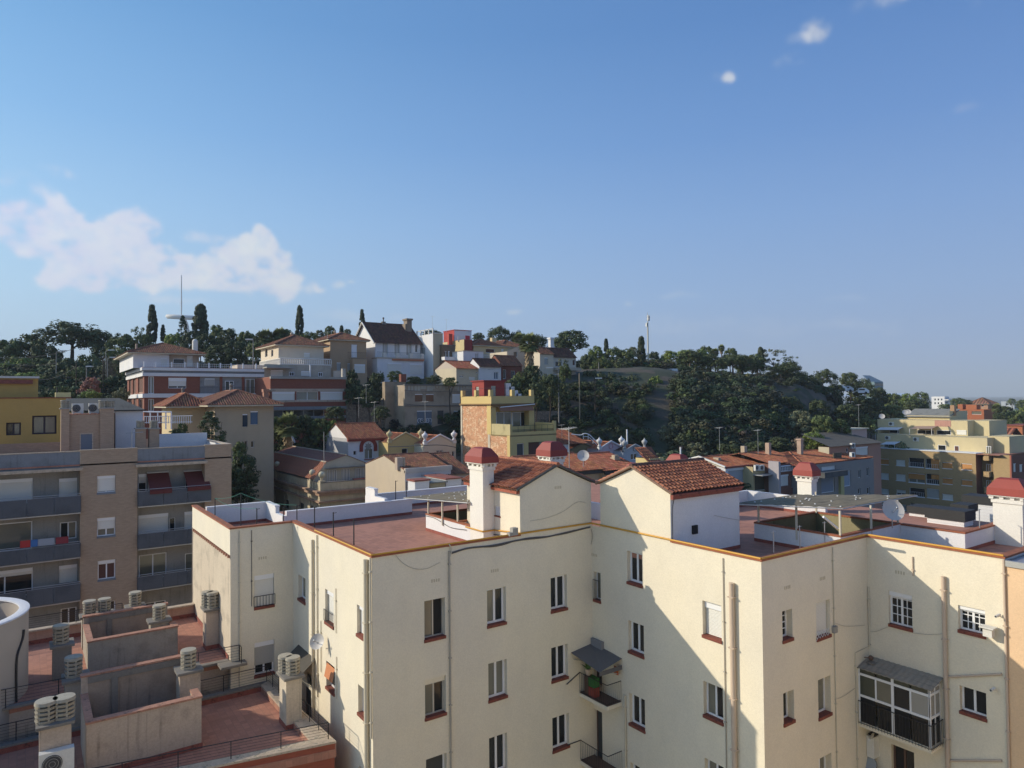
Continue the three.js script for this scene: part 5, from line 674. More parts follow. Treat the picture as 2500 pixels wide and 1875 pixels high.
  for (const [u, v, n, r, z, wd] of [[238, 1506, 2, .3, -38.75, 1.25], [332, 1486, 1, .3, -38.75, .7], [391, 1520, 1, .3, -36.2, .8]]) { const p = meet(u, v, 'z', z); stack('S', p.x - wd / 2, p.x + wd / 2, z - .6, z, U, p.y, n === 2 ? [[.25, .5], [.75, .5]] : [[.5, .5]], r, .66, M.renderGrey); }
  // curved stair turret at the left edge
  const tc = deep(-172, 1518, 27), tr = 3.15, ty = tc.y, ring = new THREE.LatheGeometry([[tr - .28, -6], [tr - .28, 0], [tr, 0], [tr, -6]].map(([x, y]) => new THREE.Vector2(x, y)), 56); ring.translate(tc.x, ty, tc.z);
  const tw = thing('stair_turret', 'round rendered stair turret with open top at the bottom left edge', 'tower'); part(tw, 'wall', ring, mat([.47, .42, .35], { map: 'stucco' })); const cr = new THREE.LatheGeometry([[tr - .32, 0], [tr - .32, .06], [tr + .04, .06], [tr + .04, 0]].map(([x, y]) => new THREE.Vector2(x, y)), 56); cr.translate(tc.x, ty, tc.z); part(tw, 'coping', cr, M.whiteCool); part(tw, 'floor', cyl(tc.x, tc.z, ty - .9, ty - .8, tr - .28, 40), M.floor);
  { const c = part(tw, 'chimney', box(tc.x - .1, tc.x + .75, ty - .8, ty + .25, tc.z - .6, tc.z + .3), M.renderGrey); louverPot(c, tc.x + .35, tc.z - .2, ty + .25, .34, .7); const c2 = part(tw, 'chimney', box(tc.x - .2, tc.x + .5, ty - .8, ty - .1, tc.z + .7, tc.z + 1.3), M.renderGrey); louverPot(c2, tc.x + .15, tc.z + 1, ty - .1, .3, .6); }
  const tpx = (a, y) => V3(tc.x + Math.cos(a) * (tr + .04), y, tc.z - Math.sin(a) * (tr + .04)); part(tw, 'drainpipe', wire([tpx(-.35, ty - .6), tpx(-.38, ty - .9), tpx(-.5, ty - 1.4), tpx(-.52, ty - 1.7), tpx(-.52, ty - 3.4)], .04, 24, 6), M.iron);
}
// clothes posts along the left terrace and their green lines
{
  const p = [];
  const post = (u, v, h, ax, c, l) => { const q = meet(u, v, ax, c), t = thing('clothes_post', l, 'post', q, 'thin black clothes posts on the left terrace'); part(t, 'post', cyl(0, 0, -.6, h, .024, 6), M.iron); part(t, 'hook', rod(V3(0, h - .05, 0), V3(.14, h - .03, 0), .012, 4), M.iron); p.push(q.clone().add(V3(0, h, 0))); };
  let pn = 0; const L0 = () => 'thin black clothes post, ' + ORD[pn++] + ' from the left on the red terrace';
  post(525, 1273, 1.15, 'y', YF + .5, L0()); post(588, 1279, 1.5, 'y', YF + .5, L0()); post(627, 1291, .95, 'y', YF + .6, L0()); post(692, 1283, .9, 'z', ZA1 - 1.5, L0()); post(725, 1282, .95, 'x', XB1 + .3, L0()); post(768, 1298, 1.1, 'x', XB1 + .25, L0()); post(814, 1315, 1.1, 'x', XB1 + .22, L0()); post(864, 1334, 1.05, 'x', XB1 + .2, L0()); post(966, 1212, .95, 'z', -38.3, L0()); post(992, 1215, .95, 'z', -37.4, L0());
  const q = thing('clothes_lines', 'green clothes lines strung between the black posts at the left end of the terrace', 'clothes line'); part(q, 'line', wire(sag(p[0], p[1], .1), .009, 12, 4), mat([.10, .30, .22])); part(q, 'line', wire(sag(p[1], p[4], .15), .009, 12, 4), mat([.10, .30, .22])); part(q, 'line', wire(sag(p[0], p[2], .2), .009, 12, 4), mat([.10, .30, .22]));
  const post2 = (u, v, vt, c, l) => { const a = meet(u, v, 'y', c), b = meet(u, vt, 'z', a.z), t = thing('clothes_post', l, 'post', a); part(t, 'post', cyl(0, 0, 0, b.y - a.y, .022, 6), M.steel); part(t, 'crossbar', rod(V3(-.15, b.y - a.y - .04, 0), V3(.15, b.y - a.y - .04, 0), .012), M.steel); };
  post2(1889, 1349, 1296, YF + .35, 'leftmost grey post before the right light well'); post2(1953, 1338, 1283, YF + .35, 'middle grey post before the right light well'); post2(2014, 1326, 1273, YF + .45, 'grey post before the right light well holding the white plank'); post2(2393, 1336, 1242, YF, 'dark leaning post in front of the right vent blocks'); post2(2434, 1323, 1236, YF, 'tall dark post beside the right edge chimney');
  const pl = meet(2010, 1262, 'z', -15.2), pl2 = meet(2045, 1290, 'z', -15.2); piece('plank', rod(pl, pl2, .05, 4), M.frame, 'white plank leaning aslant inside the right light well', 'plank');
}
// flat sunshades on thin posts over the two light wells
{
  function shade(label, corners, posts, y, tint) {
    const t = thing('sunshade', label, 'sunshade'), n = 10, K = new Tri(), p = (a, b) => { const e = V3().lerpVectors(corners[0], corners[1], a), f = V3().lerpVectors(corners[3], corners[2], a), q = V3().lerpVectors(e, f, b); q.y += .02 * Math.sin(a * 22) * Math.sin(b * 14) + .012 * Math.sin(a * 57); return q; };
    for (let i = 0; i < 24; i++) for (let j = 0; j < n; j++) K.quad(p(i / 24, j / n), p((i + 1) / 24, j / n), p((i + 1) / 24, (j + 1) / n), p(i / 24, (j + 1) / n)); part(t, 'roof_sheet', K.geo(), M.sheet);
    part(t, 'frame', [0, 1, 2, 3].map((i) => rod(corners[i].clone().add(V3(0, -.04, 0)), corners[(i + 1) % 4].clone().add(V3(0, -.04, 0)), .028, 6)), M.alu);
    for (const q of posts) part(t, 'post', box(q[0] - .035, q[0] + .035, q[1], y - .03, q[2] - .035, q[2] + .035), M.pvc);
    seed(9); for (let k = 0; k < 26; k++) { const q = p(rr(.04, .96), rr(.05, .95)); part(t, 'fixing', box(q.x - .025, q.x + .025, q.y, q.y + .03, q.z - .025, q.z + .025), M.frame); }
  }
  const A = meet(986, 1214, 'x', 16.1), B = meet(1142, 1226, 'x', 16.1), off = V3(4.3, .05, 0), ly = (A.y + B.y) / 2;
  shade('pale sheet sunshade on thin posts left of the tall white chimney', [A, B, B.clone().add(off), A.clone().add(off)], [[16.3, YT, -30.6], [16.22, 18.05, -29.05], [16.3, YT, -27.75], [19.4, YT, -30.7]], ly);
  const ry = 19.42, r = (u, v) => meet(u, v, 'y', ry); shade('long pale sheet sunshade on thin posts over the right hand light well', [r(1790, 1229), r(2058, 1240), r(2239, 1208), r(1934, 1208)], [[26.85, YT - .5, -15.4], [31.5, YT - .5, -15.4], [26.85, YT - .3, -19.2], [29.2, YT - .3, -15.38], [26.8, YT - .4, -17.3], [31.4, YT, -19.2]], ry);
  const d = meet(2118, 1298, 'y', YT + .1); dish('round grey satellite dish under the right corner of the long sheet sunshade', V3(30.4, YT, -15.1), .46, V3(-.55, .4, .75), null, .75);
}

// the house that the photograph is taken from
{ const g = thing('viewpoint_building', 'cream apartment house under the camera facing the long cream building', 'building'); block(g, -26, 22, .6, 14, YG, 22.6, M.cream); part(g, 'roof', box(-26, 22, 22.6, 22.8, .6, 14), M.floor);
}
// ---------- houses up the hill ----------
function house(name, label, o) {
  const f = new Frame(o.u, o.v, o.D, o.yaw ?? 0), g = thing(name, label, o.category ?? 'house', f.o, o.group, f.yaw), y1 = f.p.y, W = o.w ?? f.hit(o.uR, o.vR ?? o.v, 'z', 0).x, L = o.d ?? (o.uA ? 2 * Math.abs(f.hit(o.uA, o.v - 30, 'x', 0).z) : Math.abs(f.hit(o.uL, o.v, 'x', 0).z)), y0 = o.y0 ?? y1 - 12;
  const oz = (o.wz ?? []).map((w) => f.op('z', o.zf ?? 0, ...w)), ox = (o.wx ?? []).map((w) => f.op('x', 0, ...w));
  block(g, 0, W, -L, 0, y0, y1, o.m, { z: oz, x: ox }, { mats: o.mats });
  (o.wz ?? []).forEach((w, i) => win(g, 'z', 0, oz[i], w[4], { rec: .15, ...w[5] })); (o.wx ?? []).forEach((w, i) => win(g, 'x', 0, ox[i], w[4], { rec: .15, ...w[5] }));
  return { f, g, W, L, y1, y0, Y: (u, v, ax = 'z', c = 0) => f.hit(u, v, ax, c).y };
}
const sh = (m) => ({ sm: m, bh: .12 }), C1 = [M.curtain], C2 = [M.curtain, M.curtain], GM = (r, g, b) => mat([r, g, b], { map: 'stucco' }), GR = (r, g, b) => mat([r, g, b], { map: 'plaster' });
seed(21);
// red brick building with white bands
{
  const h = house('brick_band_building', 'red brick building with white bands and a tiled penthouse above the pale brick block', { category: 'building', u: 352, v: 900, D: 94, uR: 659, uL: 311, m: M.redBrick, y0: 12, wz: [[411, 922, 455, 948, 'roller', { bh: .5, leaves: 2, gap: .3 }], [362, 919, 376, 961, 'slider', { gm: C2 }], [411, 975, 455, 1001, 'roller', { bh: .5, leaves: 2, gap: .25 }], [362, 974, 376, 1003, 'slider', { gm: C2 }], [488, 918, 537, 961, 'dark', { gm: [GR(.30, .30, .31)], rec: .17, fw: .02, fm: M.bayGrey }], [543, 918, 591, 961, 'dark', { gm: [GR(.30, .30, .31)], rec: .17, fw: .02, fm: M.bayGrey }], [597, 918, 645, 961, 'dark', { gm: [GR(.30, .30, .31)], rec: .17, fw: .02, fm: M.bayGrey }]],
    wx: [[315, 922, 321, 962, 'dark', { fm: M.copingPale, gm: [M.shutterBrown] }], [324, 922, 331, 962, 'dark', { fm: M.copingPale, gm: [M.shutterBrown] }], [337, 922, 349, 958, 'dark', { fm: M.copingPale, gm: [M.shutterBrown] }], [316, 974, 323, 1003, 'dark', { gm: [M.shutterBrown] }], [326, 974, 333, 1003, 'dark', { gm: [M.shutterBrown] }], [338, 975, 349, 1005, 'dark', { gm: [M.shutterBrown] }]] }), { g, f, W, L, y1 } = h;
  for (const [a, b] of [[897, 904], [910, 918], [961, 971]]) { const p = h.Y(352, b), q = h.Y(352, a), k = a === 897 ? .3 : .22; part(g, 'white_band', [box(-k, W, p, q, -L, k)], M.whiteCool); }
  part(g, 'grey_band', box(-.12, W, h.Y(352, 910), h.Y(352, 904), -L, .1), M.greyPanelLight);
  for (const w of [[500, 924, 524, 941, 'roller', sh(M.shutterGrey)], [550, 930, 571, 961, 'slider', {}], [600, 925, 622, 961, 'slider', { gm: C2 }]]) win(g, 'z', .0, f.op('z', 0, ...w), w[4], { rec: .1, ...w[5] });
  part(g, 'railing', [487, 543, 597].flatMap((u) => { const a = f.hit(u, 946, 'z', .05), b = f.hit(u + 48, 946, 'z', .05); return barsBetween(V3(a.x, h.Y(u, 962), .05), V3(b.x, h.Y(u, 962), .05), 1, .18, .012); }), M.iron);
  const ty = h.Y(352, 897); part(g, 'terrace', box(-.2, W, ty, ty + .06, -L, .2), M.floor); const posts = [352, 380, 419, 451, 482, 510, 538, 564, 593, 625, 655].map((u) => f.hit(u, 897, 'z', .05).x); part(g, 'terrace_railing', [...posts.map((x) => box(x - .09, x + .09, ty, ty + .8, 0, .16)), box(0, W, ty + .6, ty + .64, .05, .09), box(0, W, ty + .3, ty + .33, .05, .09), ...Array.from({ length: 60 }, (_, k) => box(W * k / 60 - .012, W * k / 60 + .012, ty, ty + .62, .06, .08))], M.frame);
  const zc = -2.2, a = f.hit(325, 862, 'z', zc), b = f.hit(486, 862, 'z', zc), e = a.y, m = f.hit(413, 862, 'z', zc).x; part(g, 'penthouse_wall', [wallGeo('z', zc, a.x, m, ty, e), wallGeo('x', a.x, -L, zc, ty, e)], M.whiteCool); part(g, 'penthouse_wall', [wallGeo('z', zc - .6, m, b.x, ty, e), wallGeo('r', b.x, -L, zc, ty, e)], GM(.56, .46, .36));
  for (const w of [[351, 872, 371, 894, 'slider', { gm: [M.curtain, M.glass] }], [393, 874, 408, 892, 'roller', {}], [424, 875, 452, 888, 'dark', {}], [458, 868, 472, 895, 'roller', {}]]) win(g, 'z', zc + .02, f.op('z', zc, ...w), w[4], { rec: w[0] > 420 ? .55 : .05, ...w[5] });
  const r = hipRoof(g, a.x, b.x, -L, zc, e + .1, 1.7, { over: .8, tones: TONES.brown }); const c = f.hit(476, 853, 'z', zc - 1); part(g, 'chimney', [cyl(c.x, zc - 1, c.y - 1, f.hit(476, 834, 'z', zc - 1).y, .38, 10), ball(c.x, f.hit(476, 834, 'z', zc - 1).y, zc - 1, .38, 10, 6)], M.white);
  { const c2 = f.hit(333, 848, 'z', zc - 2); part(g, 'chimney', [cyl(c2.x, zc - 2, c2.y - 1, c2.y + .5, .14, 8)], M.copingPale); }
}
{
  const h = house('long_window_building', 'long brick building with a row of white blinds below the balustrade terrace', { category: 'building', u: 660, v: 921, D: 96, uR: 844, d: 14, m: M.redBrick, y0: 14, wz: [[664, 956, 720, 977, 'roller', { leaves: 2, bh: .3, gap: .05 }], [724, 956, 777, 977, 'slider', { gm: C2 }], [782, 956, 837, 977, 'roller', { leaves: 2, bh: .2, gap: .02 }], [664, 1002, 840, 1020, 'dark', { gm: [M.darkDoor], leaves: 7, fm: M.bayGrey }]] }), { g, f, W, y1 } = h;
  for (const [a, b, m, k] of [[919, 925, M.concrete, .25], [949, 956, M.render, .06], [977, 982, M.render, .06], [993, 1001, M.greyPanelLight, .3], [1017, 1024, M.greyPanelLight, .1]]) part(g, 'band', box(-.02, W + .05, h.Y(700, b), h.Y(700, a), -.3, k), m); part(g, 'flat_roof', box(0, W, y1, y1 + .05, -14, 0), M.floor);
  part(g, 'chimney', [box(-.9, -.25, h.Y(655, 985), h.Y(655, 955), -.6, .1), box(-1, -.15, h.Y(655, 957), h.Y(655, 950), -.7, .2)], M.copingPink);
  const lp = h.Y(750, 918), z = -3, q = (u, v) => f.hit(u, v, 'z', z); part(g, 'setback_wall', wallGeo('z', z, 0, q(808, 900).x, y1, q(700, 890).y), GR(.42, .38, .32)); const w1 = f.op('z', z, 661, 903, 690, 919); win(g, 'z', z + .01, w1, 'roller', { rec: 0 }); for (const w of [[706, 908, 718, 918, 'slider', {}], [735, 906, 758, 918, 'roller', {}], [777, 909, 787, 919, 'slider', { fm: M.frame }]]) win(g, 'z', z + .01, f.op('z', z, ...w), w[4], { rec: 0, ...w[5] });
  part(g, 'porch_canopy', box(-.2, q(707, 900).x, q(660, 900).y, q(660, 897).y, z, z + 2), M.concrete); part(g, 'porch_column', box(q(749, 900).x - .06, q(749, 900).x + .06, y1, q(700, 891).y, z + 1.4, z + 1.52), M.frame); part(g, 'side_wall', box(q(808, 900).x, W, y1, f.hit(830, 904, 'z', 0).y, -2, -1.8), GR(.50, .46, .40)); part(g, 'gate_post', box(W - .5, W, y1, f.hit(838, 900, 'z', 0).y, -.5, 0), GR(.50, .46, .40));
}
function balustrade(g, a, b, h, m, step = .3, name = 'balustrade') { const n = Math.round(a.distanceTo(b) / step), u = V3(0, h, 0), out = [rod(a.clone().add(u), b.clone().add(u), .09, 4), rod(a.clone().add(V3(0, .05, 0)), b.clone().add(V3(0, .05, 0)), .09, 4)]; for (let i = 0; i <= n; i++) { const p = V3().lerpVectors(a, b, i / n); out.push(rod(p, p.clone().add(V3(0, h * .5, 0)), .05, 6, .09), rod(p.clone().add(V3(0, h * .5, 0)), p.clone().add(u), .09, 6, .05)); } return part(g, name, out, m); }
{
  const h = house('balustrade_villa', 'cream villa with a red hipped roof over a white balustrade terrace', { u: 680, v: 842, D: 109, uR: 790, uL: 637, m: GM(.68, .58, .45), y0: 24, wz: [[742, 861, 757, 873, 'roller', {}]], wx: [[647, 848, 653, 871, 'dark', {}], [662, 855, 667, 870, 'dark', {}]] }), { g, f, W, L, y1 } = h; hipRoof(g, 0, W, -L, 0, y1 + .05, 1.9, { over: .75, tones: TONES.brown }); part(g, 'finial', ball(W / 2, y1 + 2.3, -L / 2, .28, 8, 6), M.copingPale);
  const zt = 2.6, a = f.hit(660, 889, 'z', zt), b = f.hit(809, 891, 'z', zt), ty = a.y; part(g, 'terrace_slab', box(-.5, b.x, ty - .35, ty, -L, zt), M.white); balustrade(g, V3(-.4, ty, zt - .1), V3(b.x, ty, zt - .1), .95, M.white); balustrade(g, V3(-.45, ty, -L + 1), V3(-.45, ty, zt - .1), .95, M.white); const ac = f.hit(672, 868, 'x', -.4); part(g, 'wing', box(-5, -.5, ty - 4, ty + .2, -L, -L + 5), GM(.66, .58, .47));
  { const t = new Tri(), p = (u, v) => f.hit(u, v, 'z', zt - 5); part(g, 'terrace_base', box(0, b.x - .4, ty - 3.2, ty - .35, -L, zt - 2.6), GR(.36, .31, .26)); }
}
{
  const h = house('brown_villa', 'ochre brown villa with a red hipped roof left of the white chalet', { u: 806, v: 829, D: 116, uR: 894, uL: 745, m: GM(.46, .32, .20), y0: 24, wz: [[858, 841, 872, 873, 'roller', { sm: M.frame }], [822, 885, 832, 905, 'roller', sh(M.shutterGrey)], [848, 887, 857, 914, 'roller', sh(M.shutterGrey)], [875, 884, 880, 905, 'dark', {}]] }), { g, f, W, L, y1 } = h; hipRoof(g, 0, W, -L, 0, y1 + .05, 1.5, { over: .55, tones: TONES.brown }); part(g, 'finial', ball(W / 2, y1 + 2, -L / 2, .25, 8, 6), M.copingPale);
  const q = f.op('z', 1.2, 861, 876, 896, 917); part(g, 'bay', box(q[0], q[1], q[2] - 3, q[3], 0, 1.2), GM(.46, .32, .20)); win(g, 'z', 1.22, f.op('z', 1.2, 865, 889, 891, 911), 'roller', { rec: .01 }); part(g, 'railing', barsBetween(V3(q[0] - .8, q[3], 1.15), V3(q[1], q[3], 1.15), 1.1, .2, .015), M.iron);
  part(g, 'antenna', rod(V3(-.5, y1, 0), V3(-.5, y1 + 1.4, 0), .03), M.alu);
}
{
  const h = house('white_chalet', 'white chalet with a steep dark roof and tall brick chimney on the hilltop', { u: 916, v: 832, D: 122, uR: 1026, uL: 864, m: M.whiteCool, y0: 22, wz: [[934, 836, 947, 866, 'slider', { gm: [M.shutterGrey, M.shutterGrey] }], [963, 837, 977, 867, 'slider', { gm: [M.shutterGrey, M.shutterGrey] }], [992, 839, 1006, 868, 'slider', { gm: [M.shutterGrey, M.shutterGrey] }], [1014, 842, 1019, 860, 'dark', {}]] }), { g, f, W, L, y1 } = h;
  const rise = f.hit(881, 789, 'x', 0).y - y1; part(g, 'gable', [gableEnd('x', 0, -L, 0, y1, rise), gableEnd('r', W, -L, 0, y1, rise)], M.whiteCool); gableRoof(g, 'x', 0, W, -L, 0, y1, rise, { over: .5, end: .4, tones: TONES.dark, pitch: .3, row: .5 }); const P = (z, y) => V3(-.42, y, z); part(g, 'bargeboard', [rod(P(.5, y1 - rise * .5 / (L / 2) - .1), P(-L / 2, y1 + rise - .05), .16, 4), rod(P(-L - .5, y1 - rise * .5 / (L / 2) - .1), P(-L / 2, y1 + rise - .05), .16, 4)], M.white);
  const c = f.hit(994, 805, 'z', -L * .4); part(g, 'chimney', [box(c.x - .5, c.x + .5, y1 + 1, f.hit(994, 783, 'z', -L * .4).y, -L * .45, -L * .3), box(c.x - .65, c.x + .65, f.hit(994, 783, 'z', -L * .4).y, f.hit(994, 779, 'z', -L * .4).y, -L * .47, -L * .28), box(c.x - .8, c.x + 0, y1 + 1, f.hit(994, 792, 'z', -L * .4).y, -L * .44, -L * .31)], GR(.27, .21, .16)); const fi = f.hit(936, 790, 'z', -L / 2); part(g, 'finial', [box(fi.x - .35, fi.x + .35, fi.y - .3, fi.y + .35, -L / 2 - .3, -L / 2 + .3), rod(V3(fi.x, fi.y + .3, -L / 2), V3(fi.x, fi.y + 1.1, -L / 2), .1, 6), ball(fi.x, fi.y + 1, -L / 2, .2, 8, 6)], M.concreteDark);
  const zt = 2.2, a = f.hit(921, 873, 'z', zt), b = f.hit(1035, 873, 'z', zt), ty = a.y; part(g, 'terrace_block', box(a.x, b.x, ty - 8, ty, 0, zt), M.whiteCool); part(g, 'terrace_edge', box(a.x - .1, b.x + .1, ty - .12, ty + .06, 0, zt + .12), M.copingPale); part(g, 'railing', barsBetween(V3(a.x, ty, zt), V3(b.x, ty, zt), 1, .22, .015), M.iron); for (const u of [940, 972, 1004, 1032]) { const x = f.hit(u, 868, 'z', zt).x; part(g, 'white_pedestal', box(x - .3, x + .3, ty, ty + .95, zt - .5, zt), M.white); }
  for (const w of [[945, 886, 980, 914, 'roller', {}], [1000, 888, 1030, 914, 'roller', {}]]) win(g, 'z', zt + .02, f.op('z', zt, ...w), w[4], { rec: .01, ...w[5] }); const aw = f.op('z', zt, 957, 876, 1034, 882); part(g, 'awning', box(aw[0], aw[1], aw[2], aw[3], zt + .01, zt + .3), mat([.45, .17, .09]));
}
{
  const h = house('cream_tower_block', 'tall cream block with white roof posts right of the white chalet', { category: 'building', u: 1057, v: 814, D: 124, uR: 1081, uL: 1018, m: GM(.56, .47, .32), y0: 22, mats: { x: M.whiteCool }, wx: [[1028, 848, 1038, 866, 'roller', sh(M.shutterGrey)]] }), { g, W, L, y1 } = h; part(g, 'roof_posts', [...[0, .25, .5, .75, 1].map((k) => box(-.1, .1, y1, y1 + .9, -L * k - .1, -L * k + .1)), box(-.1, .1, y1 + .8, y1 + .9, -L, 0), box(0, W, y1, y1 + .12, -.1, .1)], M.white);
}
{
  const h = house('red_box_house', 'flat roofed house with a bright red stair box and washing on its roof', { u: 1133, v: 829, D: 131, uR: 1153, uL: 1080, m: mat([.30, .05, .045], { map: 'stucco' }), mats: { x: GM(.62, .50, .27) }, y0: 24, wz: [] }), { g, f, W, L, y1 } = h; const q = (u, v, z = -4) => f.hit(u, v, 'z', z), a = q(1109, 806), b = q(1151, 808), t = a.y; part(g, 'stair_box', [wallGeo('z', -4, a.x, b.x, y1 - 1, t)], M.whiteCool); part(g, 'stair_box_side', [wallGeo('x', a.x, -8.2, -4, y1 - 1, t), wallGeo('r', b.x, -8, -4, y1 - 1, t), box(a.x - .1, b.x + .1, t, t + .12, -8.3, -3.9)], mat([.42, .055, .05], { map: 'stucco' })); part(g, 'chimney', box(a.x - 1.2, a.x - .4, y1 - 1, q(1101, 815).y, -4.6, -4), mat([.42, .08, .06])); part(g, 'flat_roof', box(0, W, y1, y1 + .05, -L, 0), M.floor);
  const c = q(1137, 823, -2), d = thing('washing_line', 'red and white washing hung on the roof of the red box house', 'washing', f.o.clone().add(V3(c.x, c.y - .8, -2))); part(d, 'red_cloth', box(-.1, .9, 0, 1.1, 0, .05), mat([.5, .04, .06])); part(d, 'white_cloth', box(-1.8, -.2, -.2, 1.0, .02, .07), M.white);
  const h2 = house('brown_wall_house', 'brown walled low house with white windows under the red box house', { u: 1080, v: 843, D: 124, uR: 1111, d: 8, m: GM(.20, .14, .09), y0: 24, wz: [[1085, 857, 1092, 872, 'casement', {}], [1094, 857, 1098, 872, 'roller', {}]] }); part(h2.g, 'balcony', box(-.2, h2.W + 3, h2.Y(1090, 880), h2.Y(1090, 872), 0, 1.2), M.whiteCool); part(h2.g, 'coping', box(-.1, h2.W + .1, h2.y1, h2.y1 + .15, -8, .1), M.concreteDark);
  const h3 = house('white_terrace_house', 'white walled roof terrace house left of the tall palm', { u: 1131, v: 857, D: 122, uR: 1180, d: 8, m: M.whiteCool, y0: 24, wz: [[1160, 862, 1168, 876, 'slider', { gm: [M.shutterGrey, M.shutterGrey] }]] }); part(h3.g, 'coping', box(-.1, h3.W, h3.y1, h3.y1 + .12, -8, .1), M.copingPale); part(h3.g, 'railing', barsBetween(V3(h3.W, h3.y1 - 1.6, .1), V3(h3.W + 5, h3.y1 - 1.6, .1), 1, .25, .015), M.frame);
}
{
  const h = house('yellow_hip_house', 'pale yellow house with a wide brown hipped roof behind the palm', { u: 1156, v: 843, D: 133, uR: 1240, d: 9, m: GM(.66, .52, .30), y0: 26, wz: [[1186, 851, 1208, 862, 'dark', { gm: [M.shutterBrown] }], [1224, 852, 1230, 862, 'roller', {}]] }), { g, f, W, L, y1 } = h; hipRoof(g, 0, W, -L, 0, y1 + .05, 1.5, { over: .5, tones: TONES.brown }); const c = f.hit(1204, 838, 'z', -3); part(g, 'chimney', box(c.x - .5, c.x + .5, y1, f.hit(1204, 825, 'z', -3).y, -3.4, -2.6), GM(.66, .52, .30));
  const k = house('brown_hip_house', 'second house with a brown hipped roof partly hidden by the palm crown', { u: 1224, v: 846, D: 140, uR: 1285, d: 10, m: GM(.62, .52, .36), y0: 26 }); hipRoof(k.g, 0, k.W, -k.L, 0, k.y1, 1.6, { over: .4, tones: TONES.brown });
  const m = house('beige_gable_wall_house', 'plain beige house with a sloping parapet between palm and terrace', { u: 1238, v: 858, D: 126, uR: 1312, d: 8, m: GM(.62, .53, .40), y0: 24, wz: [[1254, 858, 1264, 872, 'dark', { gm: C1 }]] }); part(m.g, 'sloped_parapet', (() => { const t = new Tri(); t.quad(V3(0, m.y1, 0), V3(m.W * .6, m.y1, 0), V3(m.W * .6, m.y1 + 1.3, 0), V3(m.W * .45, m.y1 + 1.3, 0)); return t.geo(); })(), GM(.62, .53, .40));
}
{
  const mk = (n, l, o, tones, rise, extra = {}) => { const h = house(n, l, o); const { g, W, L, y1 } = h; part(g, 'gable', [gableEnd('x', 0, -L, 0, y1, rise), gableEnd('r', W, -L, 0, y1, rise)], o.gm ?? o.m); gableRoof(g, 'x', 0, W, -L, 0, y1, rise, { over: .3, end: .1, tones, ...extra }); return h; };
  mk('low_gable_house', 'low cream house with a dark red roof and blank left gable', { u: 1114, v: 898, D: 112, uR: 1188, uL: 1062, m: GM(.58, .50, .36), y0: 20, gm: GM(.55, .46, .38), wz: [[1122, 916, 1132, 921, 'slider', { gm: C2 }], [1162, 908, 1186, 912, 'dark', { gm: [M.shutterBrown] }], [1166, 917, 1178, 927, 'slider', { gm: C2 }], [1145, 920, 1160, 928, 'roller', {}]] }, TONES.red, 1.3);
  mk('arched_door_house', 'small white house with an arched blue door left of the palm', { u: 1170, v: 893, D: 114, uR: 1223, uL: 1140, m: M.whiteCool, y0: 20, wz: [[1206, 908, 1217, 926, 'slider', { gm: [M.shutterBlue, M.shutterBlue] }], [1190, 901, 1206, 904, 'dark', {}]] }, TONES.dark, 1.3);
  mk('red_porch_house', 'dark red walled house with a wide brown roof left of the palm trunk', { u: 1224, v: 890, D: 118, uR: 1274, uL: 1190, m: mat([.22, .075, .05], { map: 'stucco' }), y0: 20, wz: [[1228, 902, 1236, 925, 'dark', {}], [1247, 905, 1258, 925, 'dark', {}]] }, TONES.brown, 1.7);
  const v = mk('right_villa', 'cream villa with a brown roof and one tall shutter right of the palm', { u: 1318, v: 862, D: 122, uR: 1351, uL: 1284, m: GM(.68, .58, .44), y0: 20, wz: [[1329, 873, 1338, 890, 'roller', sh(M.shutterGrey)], [1347, 914, 1369, 925, 'slider', {}]] }, TONES.brown, 1.2);
  part(v.g, 'chimney', [box(1, 1.7, v.y1 + .5, v.y1 + 2.6, -3.6, -3), box(.9, 1.8, v.y1 + 2.6, v.y1 + 2.8, -3.7, -2.9)], M.copingPale);
  const w = mk('balcony_villa', 'pale villa with stacked balconies and a brown roof beside the dark trees', { u: 1351, v: 869, D: 124, uR: 1406, uL: 1318, m: GM(.60, .53, .43), y0: 18, wz: [[1356, 882, 1372, 896, 'dark', {}], [1378, 880, 1388, 895, 'slider', { gm: C2 }], [1398, 878, 1405, 893, 'dark', { gm: [M.shutterBrown] }], [1352, 912, 1372, 927, 'slider', { gm: C2 }], [1386, 912, 1396, 926, 'slider', { gm: C2 }]] }, TONES.dark, 1.6);
  part(w.g, 'balcony', box(0, w.W, w.Y(1370, 905), w.Y(1370, 898), 0, 1.5), GM(.5, .42, .32)); part(w.g, 'chimney', [box(1.2, 2, w.y1, w.y1 + 3.3, -3, -2.3), box(1.05, 2.15, w.y1 + 3.3, w.y1 + 3.55, -3.15, -2.15)], M.whiteCool);
}
